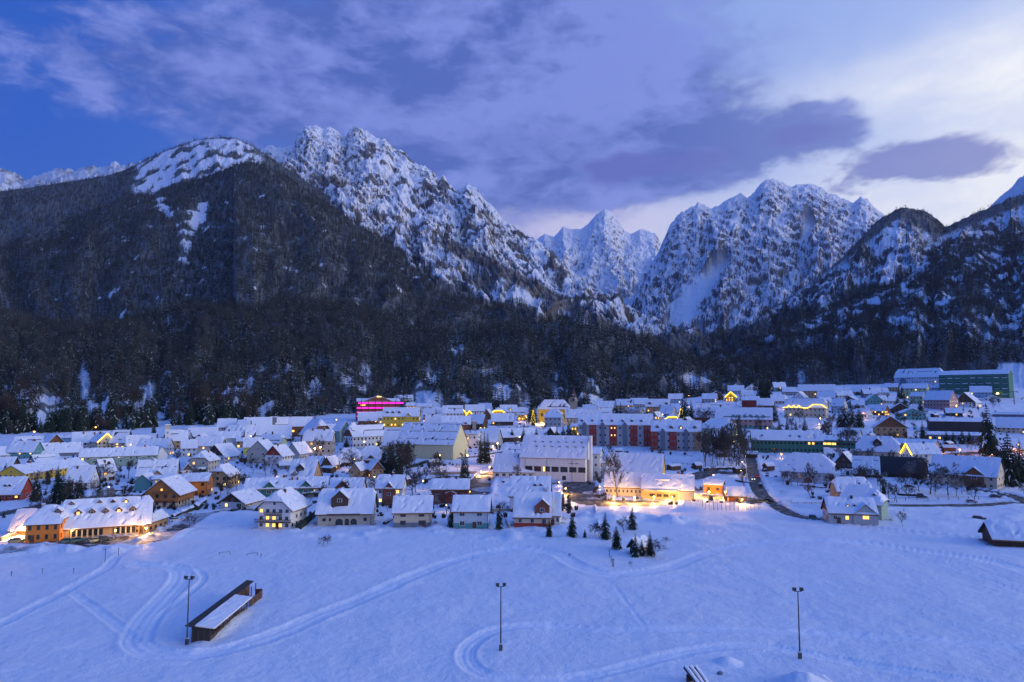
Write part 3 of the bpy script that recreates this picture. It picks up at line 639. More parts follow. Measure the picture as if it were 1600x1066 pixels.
def trunk_mb(h, r, n=6, bend=0):
    return MB().tube([(0, 0, -.6), (bend * .3, 0, h * .4), (0, bend * .2, h)], [r, r * .7, r * .15], n)
def bare_tree(h, seed, levels=4, spread=.55, n0=6, slim=1.0, first=.28, up=.35):
    """recursive limbs; returns trunk and branch builders"""
    q = random.Random(seed); tr = MB(); br = MB()
    def grow(mb, p, d, L, r, lev):
        p = Vector(p); pts = [p]; dd = Vector(d).normalized(); ns = 3 if lev < 3 else 2
        for s in range(ns):
            dd = (dd + Vector((q.uniform(-.22, .22), q.uniform(-.22, .22), q.uniform(-.05, .2) if lev else .1))).normalized(); pts.append(pts[-1] + dd * (L / ns))
        mb.tube(pts, [r * (1 - .62 * i / ns) for i in range(ns + 1)], 5 if lev == 0 else 3, 0, cap=False)
        if lev >= levels: return
        nchild = n0 if lev == 0 else 5
        for c in range(nchild):
            t = (first + (1 - first) * (c + q.random() * .8) / nchild) if lev == 0 else q.uniform(.3, 1.0)
            i = min(int(t * ns), ns - 1); f = t * ns - i; base = pts[i].lerp(pts[i + 1], min(f, 1))
            an = q.uniform(0, 6.28) if lev else c * 2.4 + q.uniform(-.4, .4)
            side = Vector((math.cos(an), math.sin(an), 0)); side = (side - dd * side.dot(dd)).normalized() if lev else side
            nd = (dd * (1 - spread) + side * spread * q.uniform(.7, 1.2) + Vector((0, 0, up * .5))).normalized()
            grow(br, base, nd, L * q.uniform(.42, .62) * (1 if lev else (1.15 - .45 * t)), max(r * (1 - .6 * t) * .5, h * .0042), lev + 1)
    grow(tr, (0, 0, -.5), (0, 0, 1), h * .74 + .5, h * .019 * slim, 0)
    return tr, br
CON = []
for i, (h, r, ti, nb, sd) in enumerate([(10, 2.3, 20, 12, 1), (10, 2.0, 21, 11, 2), (10, 2.7, 18, 13, 3), (10, 1.5, 26, 12, 4), (10, 1.25, 26, 12, 5)]):
    CON.append((conifer_crown(h, r, ti, nb, sd, snow=.055 if i < 3 else .03, droop=.42 if i < 3 else .25).mesh('crown', [NEEDLE, TSNOW]), trunk_mb(9.3, .20).mesh('trunk', BARK)))
BAR = []
for i, (sp, n0, lv, fi, up) in enumerate([(.52, 8, 4, .25, .4), (.60, 9, 4, .2, .25), (.45, 8, 4, .35, .5), (.62, 12, 3, .15, .05)]):
    a_, b_ = bare_tree(10, 40 + i, lv, sp, n0, 1.0, fi, up); BAR.append((b_.mesh('crown', TWIG), a_.mesh('trunk', BARK)))
BARF = []
for i in range(2):
    a_, b_ = bare_tree(10, 60 + i, 4, .55, 8, .9, .2, .4); BARF.append((b_.mesh('crown', TWIGF), a_.mesh('trunk', BARK)))
def plant(name, proto, loc, h, label, cat='tree', group=None, wide=1.0):
    e = empty(name, loc, rnd.uniform(0, 6.28)); s = h / 10.0; e.scale = (s * wide, s * wide, s)
    tag(e, label, cat, group)
    link('trunk', proto[1], None, e); link('crown', proto[0], None, e); return e

# the forest: what grows where is read from the slopes themselves
FSRC = bpy.data.collections.new('forest_patterns')
def fcon(seed, r, tiers, nb, snow):
    mb = conifer_crown(10, r, tiers, nb, seed, snow, .5, 2, .06); mb.tube([(0, 0, -.5), (0, 0, 9)], [.16, .04], 3, 2, cap=False); return mb.mesh('forest_spruce', [FNEEDLE, TSNOW, BARK])
def fbar(seed, lv, sp, fi):
    a, b = bare_tree(10, seed, lv, sp, 7, .8, fi, .45); k = len(a.v); a.add(b.v, b.f, 1); return a.mesh('forest_bare_tree', [BARK, FTWIG])
FM = [fcon(101, 1.7, 8, 7, .07), fcon(102, 1.4, 9, 6, .16), fcon(103, 2.0, 7, 7, .05), fcon(104, 1.5, 8, 6, .42), fbar(105, 3, .5, .3), fbar(106, 3, .6, .35), fbar(107, 3, .42, .4)]
for i, me in enumerate(FM):
    o = bpy.data.objects.new('pattern_%s' % 'abcdefghijk'[i], me); FSRC.objects.link(o)
pts_all = []
def scatter(L, spacing, hmin, hmax, bare, mixp=(.36, .30, .22, .12), pxlim=(-110, 1710), umax=1.03, cap=60000, pyl=(150, 700)):
    """trees stand on a slope with a density that follows its forest attribute"""
    V, F, U = L['V'], L['F'], L['U']; nr, nc = F.shape
    A = V[:-1, :-1]; B_ = V[:-1, 1:]; Cc = V[1:, :-1]
    cr = np.cross((B_ - A)[..., :2], (Cc - A)[..., :2]); area = np.abs(cr)
    f = .25 * (F[:-1, :-1] + F[1:, :-1] + F[:-1, 1:] + F[1:, 1:]); u = U[:-1, :-1]; px = L['PX'][:-1, :-1]; py = L['PY'][:-1, :-1]
    # slopes turned away from the viewer hide what stands on them
    nrm = np.cross(B_ - A, Cc - A); nrm *= np.sign(nrm[..., 2:3]); mid = A - np.array([0, 0, CAMZ]); face = -(nrm * mid).sum(-1) / (np.linalg.norm(nrm, axis=-1) * np.linalg.norm(mid, axis=-1))
    hor = np.minimum.accumulate(np.where(u < .02, 2000, py), axis=0)
    w = area * np.clip(f * 1.25 - .22, 0, 1) * (px > pxlim[0]) * (px < pxlim[1]) * (u < umax) * (face > -.30) * (py < hor + 9)
    n = int(min(cap, w.sum() / spacing ** 2)); p = (w / w.sum()).ravel()
    idx = nrng.choice(p.size, n, p=p); r = idx // (nc - 1); c = idx % (nc - 1); a, b = nrng.random(n), nrng.random(n)
    P = V[r, c] * ((1 - a) * (1 - b))[:, None] + V[r + 1, c] * (a * (1 - b))[:, None] + V[r, c + 1] * ((1 - a) * b)[:, None] + V[r + 1, c + 1] * (a * b)[:, None]
    pb = bare(P, px[r, c], py[r, c], u[r, c]); isb = nrng.random(n) < pb
    ids = np.where(isb, nrng.integers(4, 7, n), nrng.choice(4, n, p=mixp))
    h = nrng.uniform(hmin, hmax, n) * (.75 + .5 * nrng.random(n)) * np.where(isb, .82, 1.0)
    ok = P[:, 2] > G(P[:, 0], P[:, 1]) - 3.0
    P[:, 2] -= .4
    pts_all.append((P[ok], h[ok] / 10.0, ids[ok]))
LN = [k for k in LAYERS]
def lay(i): return LAYERS[LN[i]]
print('layers', LN)
bn = lambda s, lo, hi, o=0: (lambda P, px, py, u: np.clip(lo + (hi - lo) * sstep(fbm(P[:, 0] / s + o, P[:, 1] / s, 3), -.3, .35), 0, 1))
# order of LN: distant, wall, left far, peak, dome, spur, hill, right far, knob, right
scatter(lay(1), 22, 10, 16, bn(200, 0, .1), umax=.6, cap=7000)
scatter(lay(2), 16, 10, 16, bn(200, .2, .5), cap=3000)
scatter(lay(3), 9.5, 8, 16, bn(150, .1, .6, 3), cap=36000)
scatter(lay(4), 7.2, 12, 18, bn(120, .04, .42, 1), (.14, .2, .1, .56), umax=1.02, cap=30000)
scatter(lay(5), 6.3, 13, 20, bn(110, .03, .45, 2), (.2, .25, .15, .40), cap=62000)
scatter(lay(6), 6.1, 14, 25, (lambda P, px, py, u: np.clip(bn(60, .02, .46, 5)(P, px, py, u) * (1.15 - .95 * sstep(px, 600, 760)), 0, 1)), cap=42000)
scatter(lay(8), 10.5, 12, 19, bn(120, .15, .75, 6), cap=20000)
scatter(lay(9), 7.0, 14, 24, bn(90, .10, .7, 8), cap=38000)
def forest_object(name, sel, label):
    P = np.concatenate([p[sel(i)] for p, s, i in pts_all]); S = np.concatenate([s[sel(i)] for p, s, i in pts_all]); I = np.concatenate([i[sel(i)] for p, s, i in pts_all])
    me = bpy.data.meshes.new(name); me.vertices.add(len(P)); me.vertices.foreach_set('co', P.astype(np.float32).ravel())
    for k, v, ty in (('size', S, 'FLOAT'), ('turn', nrng.uniform(0, 6.28, len(P)), 'FLOAT'), ('sort', I, 'INT')):
        at = me.attributes.new(k, ty, 'POINT'); at.data.foreach_set('value', v.astype(np.float32 if ty == 'FLOAT' else np.int32))
    o = link(name, me); tag(o, label, 'forest', None, 'stuff')
    ng = bpy.data.node_groups.new(name + '_planting', 'GeometryNodeTree')
    ng.interface.new_socket('Geometry', in_out='INPUT', socket_type='NodeSocketGeometry'); ng.interface.new_socket('Geometry', in_out='OUTPUT', socket_type='NodeSocketGeometry')
    N = ng.nodes; Lk = ng.links; gi = N.new('NodeGroupInput'); go_ = N.new('NodeGroupOutput'); ip = N.new('GeometryNodeInstanceOnPoints'); ci = N.new('GeometryNodeCollectionInfo')
    ci.inputs['Collection'].default_value = FSRC; ci.inputs['Separate Children'].default_value = True; ci.inputs['Reset Children'].default_value = True
    def na(k, ty):
        x = N.new('GeometryNodeInputNamedAttribute'); x.data_type = ty; x.inputs['Name'].default_value = k
        return [s for s in x.outputs if s.enabled and s.name == 'Attribute'][0]
    cx = N.new('ShaderNodeCombineXYZ'); Lk.new(na('turn', 'FLOAT'), cx.inputs[2])
    Lk.new(gi.outputs[0], ip.inputs['Points']); Lk.new(ci.outputs[0], ip.inputs['Instance']); ip.inputs['Pick Instance'].default_value = True
    Lk.new(na('sort', 'INT'), ip.inputs['Instance Index']); Lk.new(cx.outputs[0], ip.inputs['Rotation']); Lk.new(na('size', 'FLOAT'), ip.inputs['Scale'])
    Lk.new(ip.outputs[0], go_.inputs[0])
    md = o.modifiers.new('planting', 'NODES'); md.node_group = ng
    print(name, len(P)); return o
# ------------------------------------------------------------------ houses
_wf = MB().box(-.5, .5, -.06, .10, -.5, .5); _wf2 = _wf.mesh('window_frame', FRAME); _wf3 = _wf.mesh('window_frame', FRAMED)
_pn = MB().box(-.40, -.03, -.085, -.06, -.42, .42).box(.03, .40, -.085, -.06, -.42, .42)
PANE = {'dark': _pn.mesh('window_panes', GLASS), 'lit': _pn.mesh('window_panes', LIT), 'yel': _pn.mesh('window_panes', LITY)}
_sh = MB().box(-.5, .5, -.06, .05, -.5, .5)
SHUT = _sh.mesh('shutter', wallmat('shutter_brown', (.13, .06, .03)))
_dk = MB().box(-.5, .5, -.06, .10, -.5, .5); WDARK = _dk.mesh('window_dark', GLASS); WLIT = _dk.mesh('window_lit', LIT); WYEL = _dk.mesh('window_lit', LITY)
def hsolid(xs, ys, zt, zb, mb=None, mi=0):
    """closed solid under a height grid; zt, zb arrays [ny][nx]"""
    mb = mb or MB(); nx, ny = len(xs), len(ys); b = len(mb.v)
    mb.v += [(xs[i], ys[j], zt[j][i]) for j in range(ny) for i in range(nx)] + [(xs[i], ys[j], zb[j][i]) for j in range(ny) for i in range(nx)]
    o = nx * ny; f = []
    for j in range(ny - 1):
        for i in range(nx - 1):
            a = j * nx + i; f.append((a, a + 1, a + nx + 1, a + nx)); f.append((o + a, o + a + nx, o + a + nx + 1, o + a + 1))
    for i in range(nx - 1):
        f.append((i, o + i, o + i + 1, i + 1)); a = (ny - 1) * nx + i; f.append((a, a + 1, o + a + 1, o + a))
    for j in range(ny - 1):
        a = j * nx; f.append((a, a + nx, o + a + nx, o + a)); a = j * nx + nx - 1; f.append((a, o + a, o + a + nx, a + nx))
    mb.f += [tuple(b + k for k in q) for q in f]; mb.mi += [mi] * len(f); return mb
def merge(vals, lo, hi, n):
    s = sorted(set([round(v, 3) for v in list(np.linspace(lo, hi, n)) + [v for v in vals if lo < v < hi]]))
    out = [s[0]]
    for v in s[1:]:
        if v - out[-1] > .12: out.append(v)
        elif v in [round(t, 3) for t in vals]: out[-1] = v
    out[0] = lo; out[-1] = hi; return out
_hs = [0]
def put_window(root, p, rz, w, h, pane='dark', far=False, frame=0, shut=False):
    if far:
        return link('window', WDARK if pane == 'dark' else (WLIT if pane == 'lit' else WYEL), None, root, p, (0, 0, rz), (w, 1, h))
    o = link('window', _wf2 if frame == 0 else _wf3, None, root, p, (0, 0, rz), (w, 1, h)); link('pane', PANE[pane], None, o)
    if shut:
        for s in (-1, 1): link('shutter', SHUT, None, root, Vector(p) + Vector((math.cos(rz) * s * w * .80, math.sin(rz) * s * w * .80, 0)), (0, 0, rz), (w * .5, 1, h))
    return o
def gablet(root, x, y0, zb, w, hw, rise, depth, wm, pane='dark', name='dormer', snow=True, rz=None, win=True, ov=.25, roofm=None):
    """small gabled dormer or cross gable looking towards -y of the house"""
    mb = MB().prism_y([(x - w / 2, zb), (x + w / 2, zb), (x + w / 2, zb + hw), (x, zb + hw + rise), (x - w / 2, zb + hw)], y0, y0 + depth)
    o = mb.build(name, wm, root); k = rise / (w / 2); e = w / 2 + ov
    def slab(t0, t1, s):
        a = zb + hw + rise
        return [(x, a + t0), (x, a + t1), (x + s * e, a - k * e + t1), (x + s * e, a - k * e + t0)]
    rb = MB()
    for s in (-1, 1):
        pl = slab(.02, .14, s); rb.prism_y(pl if s < 0 else pl[::-1], y0 - ov, y0 + depth)
    rb.build(name + '_roof', roofm or W('rooft'), o)
    if snow:
        sb = MB()
        for s in (-1, 1):
            pl = slab(.14, .40, s); sb.prism_y(pl if s < 0 else pl[::-1], y0 - ov + .1, y0 + depth)
        sb.build(name + '_snow', SNOW, o)
    if win:
        ww = w * (.5 if w < 2.5 else .3); hh = min(1.3, (hw + rise * .4) * .75)
        put_window(root, (x, y0 - .02, zb + hw * .55 + (rise * .15 if w < 3 else 0) + (0 if hw < 3 else hw * .25)), 0, ww, hh, pane, w < 1.5)
    return o
def house(kind, xl, xr, yb, h, r, d, a, wall, label, cat='house', name='house', hip=0.0, kh=1.3, chim=((.2, .15),), dorm=(), cross=(), gable=None, balc=(), plinth=None, lit=.09, litp=(), floors=None, cols=None,
          bare=.12, bands=False, string=None, chimc='redbrown', snowt=.42, ov=.7, roofc='rooft', win=True, mind=None, group=None, shut=False, door=True, frame=0, ww=None):
    _hs[0] += 1; q = random.Random(_hs[0] * 31 + 5)
    pxc = (xl + xr) / 2.; P = atg(pxc, yb); s = P.y / FPX; T = (xr - xl) * s; ar = R_(a); az_ = math.atan2(P.x, P.y)
    front = max(2.6, (T - d * abs(math.sin(ar))) / math.cos(ar))
    L, Wd = (front, d) if kind == 'E' else (d, front)
    H = h * s * 1.16; tp = (CAMZ - P.z) / P.y
    Rr = (r * s * 1.1 - (Wd / 2) * tp * .9) if kind == 'E' else r * s * 1.08
    Rr = max(Rr, Wd * (.26 if r > 7 else .10)); Rr = min(Rr, Wd * .62)
    hd = ((L if kind == 'G' else Wd) * math.cos(ar) + (Wd if kind == 'G' else L) * abs(math.sin(ar))) / 2
    rz = ar - az_ + (R_(90) if kind == 'G' else 0)
    root = empty(name, (P.x + math.sin(az_) * hd, P.y + math.cos(az_) * hd, P.z), rz); tag(root, label, cat, group)
    far = P.y > 470
    if kind == 'E' and not bands and P.y > 330 and bare == .12 and q.random() < .25: bands = True
    # walls with their gables
    Lo = L + 2 * ov * .85; Wo = Wd + 2 * ov; k = Rr / (Wd / 2); xr0 = Lo / 2 - hip
    def rz_(x, y):
        z = H + Rr - abs(y) * k
        if hip > 0: z = min(z, H + Rr - max(0.0, abs(x) - xr0) * kh)
        return z
    zc = rz_(L / 2, 0)
    if zc >= H + Rr - .05: poly = [(-Wd / 2, -1.2), (Wd / 2, -1.2), (Wd / 2, H), (0, H + Rr), (-Wd / 2, H)]
    elif zc > H + .1:
        yc = (H + Rr - zc) / k; poly = [(-Wd / 2, -1.2), (Wd / 2, -1.2), (Wd / 2, H), (yc, zc), (-yc, zc), (-Wd / 2, H)]
    else: poly = [(-Wd / 2, -1.2), (Wd / 2, -1.2), (Wd / 2, H), (-Wd / 2, H)]
    MB().prism_x(poly, -L / 2, L / 2).build('wall', W(wall), root)
    # roof boards and the snow on them
    step = .9 if not far else 1.8
    nx = int(min(46, max(7, Lo / step))); ny = int(min(24, max(7, Wo / step)))
    bx = [xr0, -xr0] if hip else []
    xs = merge(bx, -Lo / 2, Lo / 2, 4 if not hip else nx); ysr = merge([0.0], -Wo / 2, Wo / 2, 3 if not hip else ny)
    zt = [[rz_(x, y) + .20 for x in xs] for y in ysr]; zb_ = [[rz_(x, y) + .02 for x in xs] for y in ysr]
    roof = hsolid(xs, ysr, zt, zb_).build('roof', W(roofc), root)
    if bare < 1:
        xs = merge(bx, -Lo / 2 + .06, Lo / 2 - .06, nx); ys_ = merge([0.0], -Wo / 2 + .02, Wo / 2 - .02, ny)
        XA, YA = np.meshgrid(xs, ys_); sd = _hs[0] * 13.7
        th = snowt * (1 + .42 * fbm(XA / 3.1 + sd, YA / 3.1, 2) + .16 * fbm(XA / .9 + sd, YA / .9, 2))
        edge = np.minimum(np.minimum(XA - xs[0], xs[-1] - XA), np.minimum(YA - ys_[0], ys_[-1] - YA)); th = th * (.62 + .38 * np.clip(edge / .7, 0, 1))
        if bare > 0:
            hole = fbm(XA / 2.0 + sd, YA / 2.0 + 3, 3) > (.66 - (bare if P.y > 330 else bare * .5) * 1.1); th = np.where(hole & (edge > .1), -.05, th)
        if bands:
            bi = (np.arange(len(ys_)) % 4 == (_hs[0] % 4)); keep = fbm(XA / 6. + sd, YA * 0 + 1.3, 2) < .30
            th = np.where(bi[:, None] & keep & (edge > .3), -.05, th)
        zr = np.array([[rz_(x, y) for x in xs] for y in ys_]) + .20
        hsolid(xs, ys_, (zr + th).tolist(), (zr - .06).tolist()).build('roof_snow', SNOW, roof)
    for i, (cx_, cy_) in enumerate(chim):
        x = cx_ * L / 2; y = cy_ * Wd / 2; z = rz_(x, y); cw = .42 if far else .36
        c = MB().box(x - cw, x + cw, y - cw, y + cw, z - .4, z + 1.5 + (.5 if far else 0)).box(x - cw - .1, x + cw + .1, y - cw - .1, y + cw + .1, z + 1.5 + (.5 if far else 0), z + 1.66 + (.5 if far else 0)).build('chimney', W(chimc), roof)
        MB().box(x - cw - .06, x + cw + .06, y - cw - .06, y + cw + .06, z + 1.66 + (.5 if far else 0), z + 1.86 + (.5 if far else 0)).build('chimney_snow', SNOW, roof)
    # which faces can be seen
    faces = []
    fl = floors or max(1, int(round(H / 2.9)))
    if kind == 'E': faces = [('F', L)] + ([('R', Wd)] if a < -4 else []) + ([('L', Wd)] if a > 4 else [])
    else: faces = [('L', Wd)] + ([('F', L)] if a < -4 else []) + ([('B', L)] if a > 4 else [])
    def place(face, u, z, w_, h_, pane, shutters=False):
        if face == 'F': p, rr = (u, -Wd / 2 - .02, z), 0
        elif face == 'B': p, rr = (-u, Wd / 2 + .02, z), math.pi
        elif face == 'R': p, rr = (L / 2 + .02, u, z), R_(90)
        else: p, rr = (-L / 2 - .02, -u, z), R_(-90)
        put_window(root, p, rr, w_, h_, pane, far, frame, shutters)
    fh = H / fl
    if P.y < 330 and hip < 3:                       # eaves board, gutter and corner pipe of the nearer houses
        hb = xr0 if hip else Lo / 2 - .1
        for sy in (-1, 1): MB().box(-hb, hb, sy * (Wo / 2 + .03) - .03, sy * (Wo / 2 + .03) + .03, rz_(0, Wo / 2) - .16, rz_(0, Wo / 2) + .16).build('eaves_board', W('wood'), root)
        MB().tube([(L / 2 - .25, -Wd / 2 - .12, H - .3), (L / 2 - .25, -Wd / 2 - .12, -.3)], .06, 5).build('downpipe', METAL, root)
    if win:
        for fi, (fc, wd) in enumerate(faces):
            nc = (cols if cols and fi == 0 else max(1, int(round(wd / 3.3))))
            for f in range(fl):
                for c in range(nc):
                    if not (cols and fi == 0) and q.random() < .14: continue
                    u = wd * ((c + .5) / nc - .5) + (0 if cols else q.uniform(-.15, .15))
                    pn_ = 'dark'
                    if fi == 0 and (f, c) in litp: pn_ = 'lit'
                    elif q.random() < lit: pn_ = q.choice(['lit', 'yel'])
                    hh = min(1.45, fh * .55); place(fc, u, f * fh + fh * .54, ww or min(1.3, wd / nc * .5), hh, pn_, shut and not far)
            if fc in 'LR' and Rr > 2.0 and not (gable and far): place(fc, 0, H + min(Rr * .26, zc - H - .8) if zc > H + 1.4 else H - .4, .9, 1.0, 'lit' if (99, 0) in litp else 'dark')
        if door and not far:
            fc, wd = faces[0]; u = wd * q.choice([-.3, .32, .1])
            p, rr = ((u, -Wd / 2 - .03, 1.0), 0) if fc == 'F' else ((-L / 2 - .03, -u, 1.0), R_(-90))
            link('door', _doorm, None, root, p, (0, 0, rr))
    e0 = -L / 2 if (kind == 'G' or a > 0) else L / 2; sg = -1 if e0 < 0 else 1
    if gable:
        pl = [p for p in poly if p[1] >= H - .01]
        x0, x1 = (e0 - .07, e0 - .005) if sg < 0 else (e0 + .005, e0 + .07)
        MB().prism_x([(p[0] * .985, p[1] - .03 if p[1] > H + .1 else p[1]) for p in pl], x0, x1).build('gable_panel', W(gable), root)
    if string:
        off = .05; xe = sg * (Lo / 2 + .12); tp_ = zc if hip else H + Rr; yt = (H + Rr - rz_(Lo / 2, 0)) / k if hip else 0
        pts = [(xe, -Wo / 2, H - ov * k + off), (xe, -yt, rz_(Lo / 2, 0) + .1), (xe, yt, rz_(Lo / 2, 0) + .1), (xe, Wo / 2, H - ov * k + off)]
        if not yt: pts.pop(2)
        MB().tube(pts, string if not isinstance(string, bool) else .22, 5).build('fairy_lights', STRING, root)
    for t in balc:
        z, w0, fc = t[0] * fh, t[1], faces[0][0]; wl = faces[0][1] * w0; bm = W(t[2] if len(t) > 2 else 'wood')
        mb = MB().box(-wl / 2, wl / 2, -1.3, 0, z - .12, z); mb.box(-wl / 2, wl / 2, -1.3, -1.2, z + .85, z + .97)
        n = max(4, int(wl / .55))
        for i in range(n + 1): mb.box(-wl / 2 + wl * i / n - .09, -wl / 2 + wl * i / n + .09, -1.27, -1.23, z, z + .86)
        for sx_ in (-wl / 2, wl / 2): mb.box(sx_ - .05, sx_ + .05, -1.3, 0, z + .85, z + .97)
        if fc == 'F': lo, rr = (0, -Wd / 2 - .02, 0), 0
        else: lo, rr = (-L / 2 - .02, 0, 0), R_(-90)
        mb.build('balcony', bm, root, lo, (0, 0, rr))
    if plinth:
        zz = fh * .55 if fl == 1 else fh * .9
        MB().box(-L / 2 - .06, L / 2 + .06, -Wd / 2 - .06, Wd / 2 + .06, -1.1, zz * .62).build('plinth', W(plinth), root)
    for dm in dorm:
        tx_, ty_, w_, pane = dm[:4]; mtn = dm[4] if len(dm) > 4 else 'brown'
        y0 = -(Wd / 2) * (1 - ty_); zr = rz_(tx_ * L / 2, y0); hw = w_ * .55; ri = w_ * .45; dep = min((hw + ri) / k + .3, abs(y0) - .1 + .5)
        gablet(root, tx_ * L / 2, y0, zr + .1, w_, hw, ri, dep, W(mtn), pane)
    for cg in cross:
        tx_, w_, ri, mtn = cg[:4]; hw = cg[4] if len(cg) > 4 else H + 1.2; pane = cg[5] if len(cg) > 5 else 'dark'
        y0 = -Wd / 2 - .35; dep = .35 + max(1.0, min(Wd / 2, (hw + 1.2 + ri - H - 1.2) / k + .6))
        gablet(root, tx_ * L / 2, y0, -1.2, w_, hw + 1.2, ri, dep, W(mtn), pane, 'cross_gable', win=not far or pane != 'dark', ov=.5)
    root['_L'] = L; root['_W'] = Wd; root['_H'] = H; root['_R'] = Rr; root['_s'] = s; root['_px'] = pxc
    return root
_doorm = MB().box(-.5, .5, -.05, .08, -1.0, 1.05).box(-.62, -.5, -.07, .08, -1.0, 1.15).box(.5, .62, -.07, .08, -1.0, 1.15).box(-.62, .62, -.07, .08, 1.05, 1.17).mesh('door', wallmat('door_wood', (.12, .06, .03)))
# ------------------------------------------------------------------ the village, front row to back row, left to right
D = 'dark'
def house_arches(o):
    L, Wd, Hh = o['_L'], o['_W'], o['_H']
    def arch(x, w, h, y=-.06):
        pts = [(x - w / 2, .1), (x + w / 2, .1), (x + w / 2, h - w / 2)] + [(x + w / 2 * math.cos(t), h - w / 2 + w * .42 * math.sin(t)) for t in np.linspace(.3, 2.84, 7)] + [(x - w / 2, h - w / 2)]
        fr = MB().prism_y([(p[0] + (p[0] - x) * .12, p[1] + (.25 if p[1] > h - w / 2 else -.05)) for p in pts], -Wd / 2 - .12, -Wd / 2).build('arch', W('cream'), o)
        MB().prism_y(pts, -Wd / 2 - .14, -Wd / 2 - .05).build('arch_glazing', GLASS, fr)
    arch(-L * .10, 2.6, 2.6); arch(L * .045, 1.5, 2.5); arch(L * .17, 2.2, 2.5)
    for x, z, w_, h_ in [(-.38, .42, 1.2, 1.1), (-.27, .42, .7, 1.1), (.38, .42, 1.2, 1.2), (.38, .78, 1.3, .8), (-.38, .80, 1.3, .8)]: put_window(o, (L * x, -Wd / 2 - .02, Hh * z), 0, w_, h_, D, False, 1)
    for y in (-.2, .2): put_window(o, (L / 2 + .02, Wd * y, Hh * .4), R_(90), 1.1, 1.2, D, False, 1); put_window(o, (L / 2 + .02, Wd * y, Hh * .85), R_(90), 1.1, 1.2, D, False, 1)
    MB().box(-L * .32, L * .30, -Wd / 2 - 1.6, -Wd / 2 - .02, Hh * .80, Hh * .87).build('canopy', W('darkwood'), o)
H_ = house
# front left
orange_hotel = H_('E', 103, 230, 838, 15, 36, 15, -5, 'tan', 'long snowy hotel with five roof dormers and cream pillars beside the car park', 'hotel', 'hotel', hip=1.5, chim=(), win=False,
   dorm=[(-.62, .40, 1.9, 'lit'), (-.32, .40, 1.9, D), (-.02, .40, 1.9, D), (.28, .40, 1.9, 'lit'), (.60, .40, 2.0, D), (-.80, .78, 1.5, D), (-.18, .78, 1.5, D), (.12, .78, 1.4, D), (.42, .78, 1.4, 'yel')], ov=1.0)
H_('E', 46, 108, 847, 24, 24, 12, -18, 'orange', 'bright orange wing with hipped snowy roof at the left end of the hotel', 'building', 'hotel_wing', hip=3.6, kh=1.0, chim=((-.55, .2),), chimc='grey', cols=4, floors=2, dorm=[(.62, .5, 1.7, D)], lit=0, ww=.8, litp=(), frame=1)
H_('E', 20, 62, 836, 8, 26, 9, -28, 'tan', 'low wing with steep snow roof sloping towards the far left road', 'building', 'hotel_annex', chim=(), win=False)
H_('G', 222, 252, 833, 14, 18, 16, -28, 'tan', 'brown gabled porch house at the right end of the long hotel', 'building', 'hotel_porch', hip=2.0, chim=(), cols=2, floors=2, frame=1)
H_('E', -4, 46, 782, 9, 22, 10, -30, 'red', 'red walled barn with plain blue snow roof at the left edge', 'barn', 'barn', chim=(), litp=[(0, 3)], cols=4, dorm=[(-.35, .35, 1.3, D), (0, .35, 1.3, D)])
H_('G', 230, 299, 793, 18, 19, 15, -24, 'chalet', 'large orange timber chalet with lamp under its apex and long wooden balcony', 'chalet', 'chalet', plinth='cream', balc=[(1, .96, 'chalet'), (2, .45, 'wood')], floors=2, cols=4, ov=1.3, litp=[(99, 0)], chim=(), frame=1)
H_('E', 284, 330, 776, 20, 9, 10, -14, 'orange', 'orange timber house with flat snowy roof behind the big chalet', chim=((-.8, 0),), frame=1)
H_('G', 326, 373, 762, 15, 14, 12, -28, 'tan', 'tan house with clipped gable and two small attic windows beyond the orange timber house', hip=2.2, litp=[(0, 0)], frame=1)
H_('G', 347, 409, 796, 9, 12, 14, -32, 'palebl', 'low pale blue garage with dark gable and long snow roof by the field road', 'garage', 'garage', gable='darkwood', chim=(), cols=2, floors=1, ov=1.4)
H_('G', 212, 245, 767, 12, 9, 9, -22, 'teal', 'teal timber shed with pointed gable left of the orange chalet', 'shed', 'shed', chim=(), win=False)
H_('E', 241, 288, 766, 15, 4, 9, 0, 'blue', 'flat roofed pale blue house half hidden by the orange chalet', chim=((.7, 0),), win=True)
H_('E', 217, 277, 752, 8, 22, 13, -8, 'grey', 'broad snow roofed house with tall grey chimney and small brown gable', chim=((-.28, -.1), (.55, .1)), chimc='grey', cross=[(.05, 4.5, 2.2, 'tan', 3.2)])
H_('G', 274, 299, 746, 9, 11, 10, 22, 'white', 'half timbered white gable house right of the broad grey chimney house', gable='darkwood', chim=())
H_('G', 297, 341, 737, 14, 12, 13, -28, 'beige', 'beige house with clipped gable and one amber window above a dark hedge', hip=2.6, litp=[(1, 0)], chim=((.3, -.2),), cols=2)
H_('E', 147, 178, 753, 14, 16, 9, 26, 'white', 'white cube house with oversized brick chimney and amber side window', litp=[(0, 9)], chim=((-.2, -.3),), chimc='brown', lit=.15)
H_('E', 105, 151, 765, 10, 22, 11, -22, 'white', 'white snowed house half hidden behind the dark spruces', chim=((-.35, -.2),), chimc='brown')
H_('G', 10, 132, 752, 11, 8, 46, -40, 'yellow', 'long yellow apartment house seen along its side', 'apartment house', 'apartment_house', chim=((-.5, .0), (.55, -.1)), floors=2, lit=0, litp=(), ov=.5, balc=())
H_('E', 133, 240, 729, 14, 11, 10, -4, 'sage', 'long sage green terrace with stepped roof and four chimneys', 'terrace', 'terrace', chim=((-.9, 0), (-.4, 0), (.15, .1), (.65, 0)), floors=2, cols=13, litp=[(1, 10)], cross=[(-.62, 5, .8, 'sage', 4.4), (.05, 5, .8, 'sage', 4.4), (.62, 5, .8, 'sage', 4.4)])
H_('G', 236, 260, 722, 11, 11, 9, 22, 'white', 'plain white gable end closing the sage terrace', chim=(), win=False)
